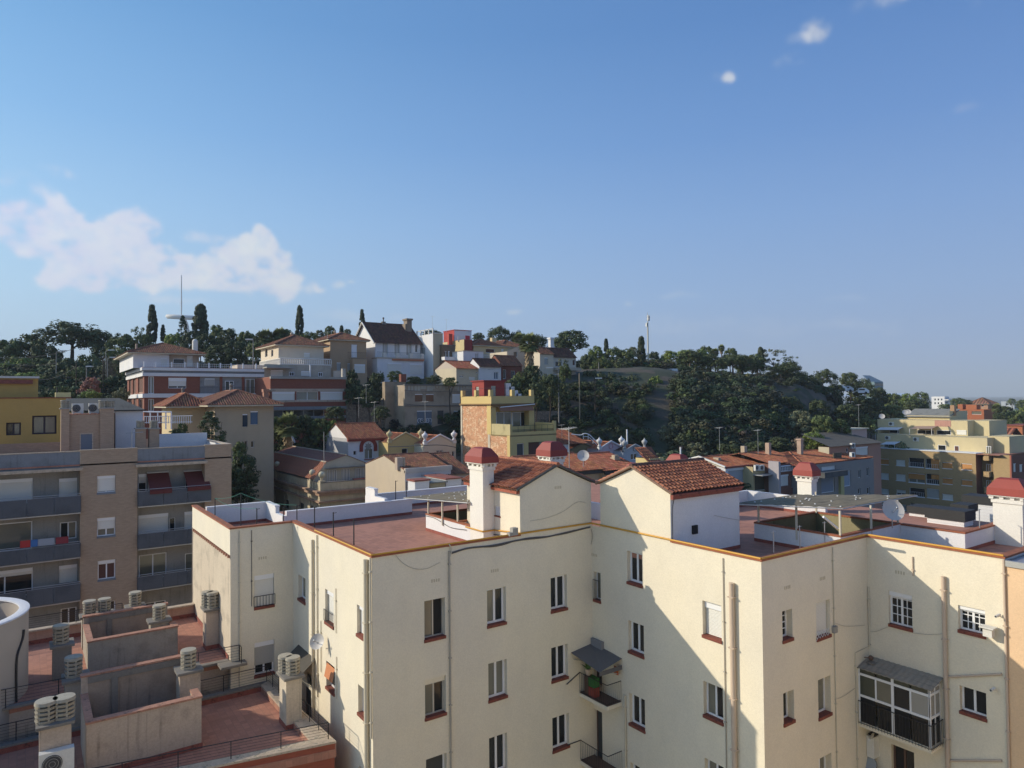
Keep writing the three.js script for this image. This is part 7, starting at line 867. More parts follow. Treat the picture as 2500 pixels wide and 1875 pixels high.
// long row with red roofs on the right
{
  const h = house('white_gable_row_house', 'white row house with a plain white gable end behind the stair hut', { u: 1771, v: 1142, D: 88, uR: 1836, uA: 1707, m: M.whiteCool, y0: 3, wz: [[1778, 1150, 1826, 1196, 'dark', { gm: [GM(.40, .42, .46)], fw: .03 }]] }), { g, f, W, L, y1 } = h, rise = f.hit(1707, 1117, 'x', 0).y - y1; part(g, 'gable', gableEnd('x', 0, -L, 0, y1, rise), GM(.62, .56, .46)); gableRoof(g, 'x', 0, W + 2, -L, -.2, y1, rise, { over: .05, tones: TONES.warm }); part(g, 'gable_coping', [rod(V3(-.05, y1 + .05, 0), V3(-.05, y1 + rise + .1, -L / 2), .16, 4), rod(V3(-.05, y1 + .05, -L), V3(-.05, y1 + rise + .1, -L / 2), .16, 4)], M.white); part(g, 'fascia', box(0, W, y1 - .12, y1 + .12, -.1, .12), M.skirting); const c = f.hit(1751, 1130, 'z', -L * .35); part(g, 'chimney', box(c.x - .28, c.x + .28, y1, f.hit(1751, 1117, 'z', -L * .35).y, -L * .4, -L * .3), GR(.48, .38, .28));
  const k = house('air_conditioned_row_house', 'yellow backed row house with two air conditioners on its upper wall', { u: 1838, v: 1140, D: 89, uR: 1896, d: 10, m: GM(.50, .40, .22), y0: 3, wz: [[1842, 1158, 1892, 1193, 'dark', { gm: [mat([.09, .075, .05], { map: 'plaster' })] }]] }); gableRoof(k.g, 'x', -.5, k.W + .5, -10, -3, k.y1 + .3, .7, { over: .1, tones: TONES.red }); part(k.g, 'awning_frame', box(0, k.W, k.Y(1860, 1158), k.Y(1860, 1156), 0, 1.4), M.steel); for (const [u, l] of [[1844, 'left of two white air conditioners on the yellow row house wall'], [1856, 'right of two white air conditioners on the yellow row house wall']]) acUnit(l, k.f.o.clone().add(V3(k.f.hit(u, 1148, 'z', 0).x, k.Y(u, 1149), .35)), .85, .75, .3); part(k.g, 'chimney', box(k.W - 1.6, k.W - 1, k.y1, k.y1 + 2.3, -4.4, -3.8), GR(.48, .38, .28));
  const b = house('red_wall_row_house', 'brick red row house with a white baluster balcony left of the red chimney cap', { u: 1897, v: 1134, D: 89, uR: 1972, d: 10, m: mat([.20, .09, .065], { map: 'stucco' }), y0: 3, wz: [[1904, 1160, 1926, 1185, 'roller', {}], [1932, 1165, 1940, 1190, 'dark', {}]] }); gableRoof(b.g, 'x', -.3, b.W + .3, -10, -1, b.y1 + .1, 1, { over: .3, tones: TONES.warm }); const q = b.f.op('z', .1, 1906, 1139, 1934, 1149); balustrade(b.g, V3(q[0], q[2], .1), V3(q[1], q[2], .1), q[3] - q[2], M.whiteCool, .36); part(b.g, 'party_wall', box(-.4, 0, 3, b.y1 + .4, -1, .5), GM(.45, .40, .40)); part(b.g, 'party_wall', box(b.W * .58, b.W * .58 + .3, 3, b.y1, 0, .8), GM(.45, .45, .46)); part(b.g, 'chimney', [box(4.0, 4.5, b.y1, b.y1 + 2.4, -4.5, -3.9)], GR(.48, .34, .26));
  const c2 = house('grey_end_row_house', 'grey end house of the row with a hipped red roof and small dark windows', { u: 1974, v: 1136, D: 89, uR: 2133, d: 11, m: GM(.27, .25, .235), y0: 3, wz: [[2006, 1140, 2040, 1147, 'dark', { gm: [M.whiteCool] }], [2005, 1160, 2038, 1200, 'dark', { gm: [GM(.24, .27, .33)] }], [2050, 1152, 2078, 1186, 'dark', { gm: [GM(.30, .35, .42)] }], [2096, 1148, 2102, 1166, 'dark', {}], [2116, 1142, 2122, 1162, 'dark', {}], [2095, 1193, 2101, 1206, 'dark', {}], [2117, 1190, 2124, 1206, 'dark', {}]] }); hipRoof(c2.g, 0, c2.W, -11, -1, c2.y1 + .05, 1.0, { over: .6, tones: TONES.warm, fascia: M.skirting }); part(c2.g, 'yellow_pier', box(c2.W * .43, c2.W * .43 + .8, 3, c2.y1 - 1.3, 0, .35), GM(.50, .44, .20)); part(c2.g, 'porch_roof', [box(1, c2.W * .4, c2.y1 - 1.6, c2.y1 - .9, 0, 1.6)], mat([.10, .10, .10], { map: 'grime' })); part(c2.g, 'chimney', [box(5.3, 5.9, c2.y1, c2.y1 + 2.8, -5, -4.4), box(5.2, 6.0, c2.y1 + 2.8, c2.y1 + 3, -5.1, -4.3)], GR(.48, .34, .26)); const a = c2.f.hit(2074, 1128, 'z', -1.2); acUnit('white air conditioner on the red hipped roof of the grey end house', c2.f.o.clone().add(V3(a.x, c2.y1 + .3, -.6)), .9, .7, .35);
}
// small houses and flats behind the row
{
  const h = house('flat_roofed_house', 'low house with dark flat roof, pink wall and white roof cabin at the wood edge', { u: 2024, v: 1092, D: 98, uR: 2150, uL: 1998, m: GM(.46, .25, .18), y0: 2, mats: { x: GM(.55, .48, .34) }, wz: [[2089, 1092, 2120, 1110, 'roller', {}], [2066, 1094, 2072, 1104, 'dark', {}]] }), { g, f, W, L, y1 } = h; const t = new Tri(); t.quad(V3(-.6, y1 + .1, .5), V3(W, y1 + .1, .5), V3(W, y1 + 1.6, -6), V3(2.5, y1 + 1.6, -6)); part(g, 'roof', t.geo(), mat([.12, .105, .085], { map: 'grime' })); const q = f.op('z', -4, 2080, 1049, 2112, 1070); part(g, 'roof_cabin', [wallGeo('x', q[0], -7, -4, y1, q[3]), box(q[0] - .2, q[1] + .8, q[3], q[3] + .15, -7.2, -3.7)], GM(.62, .56, .42)); part(g, 'roof_cabin_front', wallGeo('z', -4, q[0], q[1] + .6, y1, q[3]), GM(.60, .42, .36)); part(g, 'terrace_wall', box(-2.2, W * .45, y1 - 3.4, y1 - 2.4, 1.8, 2), GM(.58, .48, .32)); part(g, 'reed_screen', box(-2.2, -.2, y1 - 2.4, y1 - .6, 1.8, 1.95), GR(.12, .09, .06)); acUnit('white air conditioner on the pink wall below the dark flat roof', f.o.clone().add(V3(f.hit(2078, 1094, 'z', 0).x, h.Y(2078, 1095), .4)), .9, .8, .35); antenna('tall aerial with small dishes on the flat roofed house', deep(2097, 1042, 98), 3.2, null, 4);
}
// brown brick apartment block
{
  const W_ = 'dark', f = new Frame(2382, 1108, 128, -4), g = thing('brown_apartment_block', 'brown brick apartment block with orange shutters and cream setback storeys on the right', 'building', f.o, null, f.yaw), L = -f.hit(2131, 1097, 'x', 0).z, y1 = f.p.y, y0 = -6, O = { bh: .12, fw: .08 };
  const or = { sm: M.shutterOrange, leaves: 2, ...O }, wh = { leaves: 2, ...O }, dk = { gm: [M.dark], fm: M.frame, fw: .06 }, rows = [
    [2146, 1119, 2170, 1135, 'roller', or], [2187, 1122, 2210, 1138, 'roller', wh], [2218, 1117, 2256, 1142, W_, dk], [2259, 1119, 2293, 1146, W_, dk], [2300, 1128, 2325, 1145, 'roller', or], [2347, 1131, 2373, 1148, 'roller', or],
    [2147, 1154, 2170, 1171, 'roller', wh], [2187, 1157, 2211, 1175, 'roller', wh], [2217, 1154, 2258, 1181, 'half', { ...or, p: .6, gm: C2 }], [2260, 1156, 2293, 1184, W_, dk], [2301, 1166, 2326, 1183, 'roller', or], [2347, 1170, 2374, 1187, 'roller', or],
    [2147, 1192, 2170, 1207, 'roller', wh], [2188, 1195, 2212, 1210, 'half', wh], [2220, 1190, 2258, 1215, W_, dk], [2262, 1192, 2293, 1218, 'roller', sh(M.shutterGrey)], [2300, 1205, 2327, 1222, 'roller', wh], [2349, 1210, 2375, 1226, 'roller', wh],
    [2150, 1225, 2172, 1240, 'half', wh], [2190, 1230, 2213, 1247, 'roller', sh(M.shutterGrey)], [2222, 1228, 2258, 1253, W_, dk], [2262, 1232, 2296, 1255, W_, dk], [2302, 1242, 2328, 1258, 'roller', wh]];
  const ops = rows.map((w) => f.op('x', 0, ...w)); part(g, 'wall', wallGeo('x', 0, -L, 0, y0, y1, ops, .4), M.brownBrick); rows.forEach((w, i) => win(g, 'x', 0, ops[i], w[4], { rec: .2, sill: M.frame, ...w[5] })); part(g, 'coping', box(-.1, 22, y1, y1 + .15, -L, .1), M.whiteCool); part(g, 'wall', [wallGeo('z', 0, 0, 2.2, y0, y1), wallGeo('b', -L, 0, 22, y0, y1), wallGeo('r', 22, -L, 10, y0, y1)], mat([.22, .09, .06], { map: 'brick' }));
  for (const i of [3, 9]) { const q = ops[i]; part(g, 'orange_blind', fbox('x', 0, lerp(q[0], q[1], .4), q[1] - .1, lerp(q[2], q[3], i === 3 ? .05 : .5), q[3] - .1, .12, .16), M.shutterOrange); } for (const i of [2, 3, 9, 14, 20, 21]) { const q = ops[i]; part(g, 'loggia_rail', railing('x', 0, q[0], q[1], q[2], q[2] + .9, .05, .35, .02), M.frame); }
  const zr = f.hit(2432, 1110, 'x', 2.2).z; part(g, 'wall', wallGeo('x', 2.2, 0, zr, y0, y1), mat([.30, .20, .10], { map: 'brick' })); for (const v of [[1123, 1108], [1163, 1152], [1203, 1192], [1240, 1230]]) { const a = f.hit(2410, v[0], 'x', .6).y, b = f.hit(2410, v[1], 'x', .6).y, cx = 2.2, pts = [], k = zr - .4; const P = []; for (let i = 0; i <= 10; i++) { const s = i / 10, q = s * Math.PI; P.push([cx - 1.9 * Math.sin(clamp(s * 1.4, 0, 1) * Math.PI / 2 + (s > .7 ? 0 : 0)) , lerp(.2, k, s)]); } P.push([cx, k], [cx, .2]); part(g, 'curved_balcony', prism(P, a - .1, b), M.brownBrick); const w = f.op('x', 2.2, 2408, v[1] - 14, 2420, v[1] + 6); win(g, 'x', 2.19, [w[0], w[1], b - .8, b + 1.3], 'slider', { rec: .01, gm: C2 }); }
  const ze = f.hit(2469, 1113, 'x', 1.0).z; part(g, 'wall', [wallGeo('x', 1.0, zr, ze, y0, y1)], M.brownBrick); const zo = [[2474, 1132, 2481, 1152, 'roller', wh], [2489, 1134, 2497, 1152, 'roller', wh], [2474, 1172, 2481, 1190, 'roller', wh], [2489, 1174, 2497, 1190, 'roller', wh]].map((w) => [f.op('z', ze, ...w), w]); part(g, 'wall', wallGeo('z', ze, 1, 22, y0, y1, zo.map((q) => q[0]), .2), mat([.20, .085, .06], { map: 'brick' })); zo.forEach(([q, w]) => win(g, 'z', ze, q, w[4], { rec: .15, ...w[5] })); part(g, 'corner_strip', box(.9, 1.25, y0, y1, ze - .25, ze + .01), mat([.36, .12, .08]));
  // setback storeys
  const cr = GM(.62, .52, .31), tier = (x, u0, u1, v0, v1, dz) => { const a = f.hit(u0, v0, 'x', x), b = f.hit(u1, v0 + 8, 'x', x); const yb = f.hit(u0, v1, 'x', x).y; part(g, 'setback_storey', [wallGeo('x', x, a.z, b.z, yb - 3, a.y), wallGeo('z', b.z, x, x + 7, yb - 3, a.y), wallGeo('r', x + 7, a.z, b.z, yb - 3, a.y), box(x, x + 7, a.y - .05, a.y, a.z, b.z)], cr); return [a, b]; };
  part(g, 'roof_terrace', box(0, 14, y1 - .1, y1, -L, 4), M.floor); tier(3, 2140, 2410, 1059, 1085, 0); tier(7.5, 2142, 2362, 1023, 1060, 0); tier(10, 2362, 2415, 1026, 1060, 0); tier(5.5, 2412, 2464, 1064, 1090, 0);
  for (const [x, u0, v0, u1, v1, t, o] of [[3, 2158, 1083, 2180, 1097, 'slider', { gm: C2 }], [3, 2290, 1086, 2310, 1104, W_, {}], [3, 2330, 1088, 2342, 1104, W_, { gm: [M.shutterBrown] }], [7.5, 2240, 1049, 2281, 1061, 'slider', {}], [7.5, 2287, 1050, 2322, 1062, W_, {}], [7.5, 2336, 1050, 2360, 1062, 'roller', {}], [7.5, 2172, 1049, 2196, 1058, 'dark', {}]]) win(g, 'x', x - .02, f.op('x', x, u0, v0, u1, v1), t, { rec: .0, ...o });
  const aw = (x, u0, u1, v, d, m) => { const p = f.hit(u0, v, 'x', x), q = f.hit(u1, v, 'x', x), t = new Tri(); t.quad(V3(x, p.y, p.z), V3(x, q.y, q.z), V3(x - d, q.y - .5, q.z), V3(x - d, p.y - .5, p.z)); part(g, 'awning', t.geo(), m); part(g, 'awning_post', [rod(V3(x - d, q.y - .5, q.z), V3(x - d, q.y - 2.6, q.z), .05), rod(V3(x - d, p.y - .5, p.z), V3(x - d, p.y - 2.6, p.z), .05)], M.frame); }; aw(7.5, 2150, 2205, 1043, 2, M.whiteCool); aw(7.5, 2236, 2290, 1040, 2.4, mat([.36, .25, .2], { map: 'grain' })); aw(3, 2164, 2200, 1078, 2.4, M.whiteCool); aw(3, 2118, 2150, 1078, 2.4, M.bayGrey);
  { const q = f.op('x', 7.5, 2282, 1026, 2322, 1042); part(g, 'graffiti_patch', fbox('x', 7.5, q[0], q[1], q[2], q[3], -.03, 0), mat([.50, .27, .22], { map: 'grime' })); }
  { const a = f.hit(2214, 1014, 'x', 11), b = f.hit(2318, 1014, 'x', 11), t = new Tri(), yb = f.hit(2214, 1026, 'x', 11).y, yp = f.hit(2230, 998, 'x', 13).y; part(g, 'roof_house', [wallGeo('x', 11, a.z, b.z, yb - 2, a.y), wallGeo('z', b.z, 11, 18, yb - 2, a.y + 1)], cr); t.quad(V3(10.5, a.y - .3, a.z - .5), V3(10.5, a.y - .3, b.z + .3), V3(15, yp, b.z + .3), V3(15, yp, a.z - .5)); part(g, 'roof_house_roof', t.geo(), mat([.22, .22, .21], { map: 'grime' })); part(g, 'chimney', box(12.5, 13.3, a.y, yp + .8, b.z - .6, b.z + .2), mat([.36, .22, .13])); }
  for (const [x, u, v, l] of [[7.5, 2176, 1040, 'air conditioner high on the upper cream storey of the brown block'], [3, 2167, 1074, 'air conditioner at the left end of the lower cream storey'], [3, 2236, 1078, 'air conditioner in the middle of the lower cream storey']]) { const p = f.hit(u, v, 'x', x - .1).applyAxisAngle(V3(0, 1, 0), f.yaw).add(f.o); const ac = acUnit(l, p, 1.1, .85, .4, 'x'); }
  for (const [u, v, D, l] of [[2210, 1012, 139, 'grey satellite dish left of two on the brown block roof'], [2217, 1011, 139.5, 'grey satellite dish right of two on the brown block roof'], [2153, 1022, 136, 'small satellite dish at the left roof end of the brown block']]) dish(l, deep(u, v + 5, D), .55, V3(-.7, .5, .5), null, .8);
  const pl = (u, v, x, s, l) => { const p = f.hit(u, v, 'x', x).applyAxisAngle(V3(0, 1, 0), f.yaw).add(f.o); const q = thing('terrace_plants', l, 'plant', p); seed(u); part(q, 'foliage', leafBall(s, 260, .16), LEAF.mid); part(q, 'planter', box(-s * .6, s * .6, -s * 1.0, -s * .55, -.3, .3), M.clay); }; pl(2175, 1090, 1.4, 1.3, 'green plants at the left end of the brown block terrace'); pl(2205, 1091, 1.4, 1.5, 'bushy green plants under the awning of the brown block terrace');
}
// vent blocks on the right hand terrace: white boards with black caps
for (const [u0, v0, u1, v1, D, h, cap, l] of [[2264, 1274, 2354, 1293, 34, 0, .5, 'long low white vent block with a thick black cap in front'], [2220, 1260, 2296, 1286, 36.2, 0, .36, 'low white vent block with a black cap behind the long one'], [2327, 1252, 2362, 1288, 36.5, 0, .4, 'narrow tall white vent block with a black cap'], [2354, 1234, 2427, 1278, 37.5, 0, .42, 'tall wide white boarded vent block with a black cap'], [2450, 1226, 2483, 1261, 37.5, 0, .42, 'white vent block with a black cap beside the right edge chimney']]) {
  const f = new Frame(u1, v0, D, 0), L = -f.hit(u0, v0 - 2, 'x', 0).z, y1 = f.p.y, y0 = f.hit(u1, v1, 'x', 0).y - 2.2, g = thing('vent_block', l, 'vent', f.o), b = []; for (let y = y0; y < y1 - .02; y += .16) b.push(box(-.02, 1.0, y + .01, Math.min(y + .15, y1), -L, 0)); part(g, 'board', [box(0, .98, y0, y1, -L + .02, -.02)], M.whiteCool); for (const x of b) part(g, 'board', x, M.whiteCool); part(g, 'cap', [box(-.1, 1.1, y1, y1 + cap, -L - .08, .08)], M.black);
}
// far side of the valley on the right
{
  const far = (n, l, u, v, D, uR, uL, m, o = {}) => { const h = house(n, l, { u, v, D, uR, uL, m, y0: -10, category: 'building', ...o }); return h; };
  const wx = []; for (let i = 0; i < 3; i++) for (let j = 0; j < 2; j++) wx.push([2281 + i * 8, 973 + j * 9, 2285 + i * 8, 978 + j * 9, 'dark', { fw: .1 }]); const a = far('far_white_block', 'small white block of flats beyond the wood on the right', 2306, 968, 390, 2317, 2274, M.whiteCool, { wx, wz: [[2308, 973, 2314, 977, 'dark', {}], [2308, 981, 2314, 985, 'dark', {}]] }); part(a.g, 'balcony', [box(0, a.W, a.y1 - 5, a.y1 - 4.4, 0, 2), box(0, a.W, a.y1 - 2.2, a.y1 - 1.6, 0, 2)], M.whiteCool);
  const b = far('far_glass_block', 'blue grey glass building with a sloping roof behind the ridge trees', 2135, 932, 520, 2156, 2112, GM(.16, .24, .27), {}); part(b.g, 'sloped_top', (() => { const t = new Tri(); t.quad(V3(-6, b.y1, 0), V3(b.W, b.y1, 0), V3(b.W * .4, b.y1 + 5, -6), V3(-6, b.y1 + 5, -6)); return t.geo(); })(), GM(.34, .38, .38)); for (let k = 0; k < 3; k++) part(b.g, 'glass_band', box(.2, b.W - .2, b.y1 - 3 - k * 4, b.y1 - 1.2 - k * 4, .02, .12), M.glass);
  const c = far('orange_block', 'orange red flat roofed building behind the brown block', 2402, 1000, 215, 2428, 2328, mat([.40, .13, .06], { map: 'stucco' }), { wx: [[2350, 1004, 2362, 1012, 'dark', {}], [2372, 1004, 2396, 1012, 'dark', { gm: C1 }]] }); for (const [u0, u1, v] of [[2338, 2350, 987], [2358, 2384, 988]]) { const p = c.f.hit(u0, v, 'x', 2), q = c.f.hit(u1, v, 'x', 2); part(c.g, 'roof_box', box(2, 5, c.y1, p.y, p.z, q.z), mat([.42, .14, .065], { map: 'stucco' })); }
  const d = far('red_roof_block', 'brown block with a low red roof on the far right skyline', 2412, 986, 330, 2432, 2366, GM(.42, .24, .15), { wx: [[2382, 989, 2388, 993, 'dark', {}], [2396, 989, 2402, 993, 'dark', {}]] }); hipRoof(d.g, 0, d.W, -d.L, 0, d.y1, 3, { over: 1, tones: TONES.brown, pitch: 1.2, row: 1.6 });
  const e = far('far_grey_block', 'pale grey block on the horizon at the right edge', 2476, 980, 600, 2500, 2444, GM(.42, .45, .48), { wz: [[2480, 985, 2485, 990, 'dark', {}], [2490, 985, 2495, 990, 'dark', {}]], wx: [[2455, 984, 2460, 990, 'dark', {}], [2465, 984, 2470, 990, 'dark', {}]] });
  const f2 = far('far_orange_house', 'orange walled house at the right edge beyond the brown block', 2496, 1040, 175, 2530, 2452, mat([.46, .16, .07], { map: 'stucco' }), { wx: [[2478, 1046, 2486, 1056, 'dark', {}]] }); part(f2.g, 'roof', box(-.3, f2.W, f2.y1, f2.y1 + .3, -f2.L, .3), M.skirting); const g2 = far('far_red_roof_house', 'low house with a red roof below the orange house at the right edge', 2460, 1072, 165, 2500, 2440, GM(.45, .25, .2), {}); gableRoof(g2.g, 'z', 0, g2.W, -g2.L, 0, g2.y1, 2.5, { tones: TONES.red, pitch: .8, row: .9 }); const g3 = far('lilac_house', 'pale lilac walled house right of the cream setback storeys', 2462, 1087, 150, 2520, 2446, GM(.42, .38, .40), {});
  const p = deep(443, 672, 1250), s = 1250 / FPX, g = thing('spire_tower', 'white telecommunication tower with a needle spire and a ring, seen over the cypress trees', 'tower', p); const top = 0, yR = (780 - 672) * -s, yb = (840 - 672) * -s; part(g, 'spire', [rod(V3(0, 0, 0), V3(0, yR, 0), 3.2 * s * .35, 12, 1.2), rod(V3(0, yR * .6, 0), V3(0, yR, 0), 3.6 * s * .55, 10, 1.1 * s)], M.white); const ring = new THREE.LatheGeometry([[24, -5], [34, -7], [38, -1], [36, 4], [24, 5]].map(([x, y]) => new THREE.Vector2(x * s, y * s * .9)), 40, 0, Math.PI * 2); ring.rotateX(.12); ring.translate(3 * s, yR + 6 * s, 0); part(g, 'ring', ring, M.white); part(g, 'stem', [wire([V3(5 * s, yR, 0), V3(11 * s, yR - 16 * s, 0), V3(13 * s, yR - 34 * s, 0), V3(8 * s, yb - 30 * s, 0)], 5.5 * s, 16, 10)], M.white);
}
// mobile phone mast on the ridge
{
  const b = deep(1583, 910, 150), t = deep(1583, 762, 150), h = t.y - b.y, g = thing('phone_mast', 'tall pale mobile phone mast with panel antennas on the ridge', 'mast', b); part(g, 'pole', cyl(0, 0, -6, h * .83, .2, 12, .15), GM(.62, .57, .46)); part(g, 'top_pole', cyl(0, 0, h * .8, h * .96, .08, 8), M.steel); part(g, 'lightning_rod', cyl(0, 0, h * .95, h, .05, 6), M.steel); for (let k = 0; k < 6; k++) { const a = k * 1.05, r = k < 3 ? .36 : .3, y = k < 3 ? h * .855 : h * .76; part(g, 'panel_antenna', box(Math.cos(a) * r - .1, Math.cos(a) * r + .1, y, y + h * (k < 3 ? .09 : .06), Math.sin(a) * r - .1, Math.sin(a) * r + .1), M.acWhite); } part(g, 'bracket', [cyl(0, 0, h * .87, h * .875, .38, 10), cyl(0, 0, h * .92, h * .925, .38, 10)], M.steel);
  const lp = (u, vb, vt, D, l, arm = 1, m = M.bayGrey) => { const p = deep(u, vb, D), q = deep(u, vt, D), H = q.y - p.y, o = thing('street_lamp', l, 'street lamp', p), dx = RIGHT.clone().multiplyScalar(arm); part(o, 'pole', cyl(0, 0, -3, H, .1, 8, .06), m); if (arm) { const e = dx.clone().add(V3(0, H + .15, 0)); part(o, 'arm', rod(V3(0, H, 0), e, .05), m); const hd = box(-.5, .5, -.08, .1, -.22, .22); hd.rotateY(YAW); hd.translate(e.x, e.y, e.z); part(o, 'lamp_head', hd, M.acWhite); } return o; };
  lp(1578, 908, 868, 150, 'slim lamp post close left of the phone mast', 0); lp(1700, 932, 880, 150, 'street lamp on the ridge road in front of the pines', .0, M.steel); lp(1364, 985, 900, 104, 'street lamp with a white head on the shaded slope', -1.3); lp(1415, 980, 911, 106, 'wooden lamp pole on the dark slope right of the villas', 0, mat([.36, .28, .18])); lp(1462, 908, 885, 135, 'thin post before the bright trees left of the mast', 0); lp(1453, 990, 926, 108, 'street lamp head peeping out of the dark tree', .6, M.bark); lp(137, 960, 859, 120, 'street lamp with a lit looking head under the umbrella pine', 1.2); lp(258, 960, 857, 122, 'upper of two lamps beside the bare tree', 1.0); lp(262, 958, 875, 118, 'curved lamp left of the banded brick building', 1.0); lp(211, 960, 897, 112, 'double headed lamp over the pink bush', .5); lp(186, 955, 882, 114, 'dark wooden pole left of the pink bush', 0, M.bark); lp(252, 935, 870, 116, 'tall thin pole right of the pink bush', 0, M.bark); lp(618, 872, 831, 104, 'thin lamp above the grey terrace', -.6); lp(139, 985, 945, 66, 'thin pole on the mustard building roof', 0, M.iron);
  const wl = thing('overhead_wires', 'thin overhead wires sagging across the wood at the left', 'cable'); part(wl, 'wire', [[95, 927, 186, 895], [0, 873, 186, 850], [0, 884, 140, 885]].map(([a, b, c, d]) => wire(sag(deep(a, b, 112), deep(c, d, 112), .6), .035, 16, 4)), M.cable); const w3 = thing('street_cable', 'dark cable slung along the fronts of the gabled terrace row', 'cable'); part(w3, 'wire', wire([deep(948, 1091, 82), deep(985, 1090, 82), deep(1040, 1087, 82), deep(1080, 1087, 82), deep(1113, 1092, 82)], .05, 24, 5), M.cable);
}
// cars along the ridge road
function car(label, u, v, D, yaw, c, van = false) {
  const p = deep(u, v, D), g = thing('parked_car', label, 'car', p, 'cars parked on the ridge road', yaw), L = van ? 4.8 : 4.1, H = van ? 2.1 : 1.45, s = new THREE.Shape(), x = L / 2; g.rotation.y = yaw; const pt = van ? [[-x, .3], [x, .3], [x, .9], [x - .7, 1.1], [x - 1.3, H], [-x, H]] : [[-x, .3], [x, .3], [x, .75], [x - 1.1, .9], [x - 1.75, H], [-x + .9, H], [-x + .15, .95], [-x, .9]]; s.moveTo(...pt[0]); pt.slice(1).forEach((q) => s.lineTo(...q)); const b = new THREE.ExtrudeGeometry(s, { depth: 1.6, bevelEnabled: true, bevelSize: .06, bevelThickness: .06, bevelSegments: 2 }); b.translate(0, 0, -.8); part(g, 'body', b, mat(c, { rough: .35 }));
  for (const sz of [-.88, .88]) part(g, 'side_window', box(-x + 1.1, x - 1.6, .95, H - .12, sz - .02, sz + .02), M.glass); for (const wx of [-x + .8, x - .8]) for (const sz of [-.8, .8]) { const w = new THREE.CylinderGeometry(.31, .31, .2, 14); w.rotateX(Math.PI / 2); w.translate(wx, .31, sz); part(g, 'wheel', w, M.black); }
}
car('white van parked on the ridge road left of the bare trees', 1626, 926, 146, 2.2, [.8, .8, .8], true); car('pale blue car behind the white van', 1641, 928, 147, 2.2, [.35, .42, .5]); car('small white car on the ridge road under the pines', 1666, 930, 148, 2.3, [.75, .75, .75]); car('white car at the far end of the ridge wall', 2044, 956, 172, 2.5, [.8, .8, .8]); car('silver car by the last ridge pine', 2060, 957, 174, 2.5, [.5, .52, .54]); car('white car half hidden under the round ridge pine', 2098, 962, 176, 2.5, [.8, .8, .8]);
{ const w = thing('ridge_wall', 'low pale wall along the ridge road on the right', 'wall'), g = []; for (let k = 0; k < 14; k++) { const a = deep(lerp(1760, 2030, k / 14), lerp(939, 957, k / 14), lerp(150, 168, k / 14)), b = deep(lerp(1760, 2030, (k + .96) / 14), lerp(939, 957, (k + .96) / 14), lerp(150, 168, (k + .96) / 14)), t = new Tri(), q = V3(0, -1.1, 0), o = FWD.clone().multiplyScalar(.25); t.quad(a, b, b.clone().add(q), a.clone().add(q)); t.quad(a, b, b.clone().add(o), a.clone().add(o)); part(w, 'wall_section', t.geo(), k > 10 ? M.white : GM(.40, .34, .26)); } const s = thing('parasol_sign', 'small yellow shelter under the ridge pines', 'shelter', deep(1826, 934, 156)); part(s, 'post', cyl(0, 0, -2, 1.6, .06, 6), M.bark); part(s, 'roof', new THREE.ConeGeometry(1.2, .8, 4).translate(0, 1.8, 0), mat([.55, .42, .08])); }
{ const g = thing('white_pergola', 'white framed pergola in front of the red brick banded building', 'pergola', deep(361, 1050, 62)), P = (u, v) => deep(u, v, 62).sub(g.position); part(g, 'beam', [rod(P(361, 1006), P(419, 1006), .07, 4), rod(P(361, 1006).add(V3(0, 0, -3)), P(419, 1006).add(V3(0, 0, -3)), .07, 4)], M.frame); for (const u of [367, 385, 405, 418]) part(g, 'post', rod(P(u, 1048), P(u, 1006), .06, 6), M.frame); const r = thing('garden_fence', 'thin white garden fence below the red brick banded building', 'fence', deep(352, 1032, 66)), Q = (u, v) => deep(u, v, 66).sub(r.position); part(r, 'rail', [rod(Q(352, 1017), Q(470, 1015), .04, 4), rod(Q(352, 1032), Q(470, 1030), .04, 4)], M.frame); for (let k = 0; k < 22; k++) part(r, 'picket', rod(Q(352 + k * 5.4, 1034), Q(352 + k * 5.4, 1016), .03, 4), M.frame); }
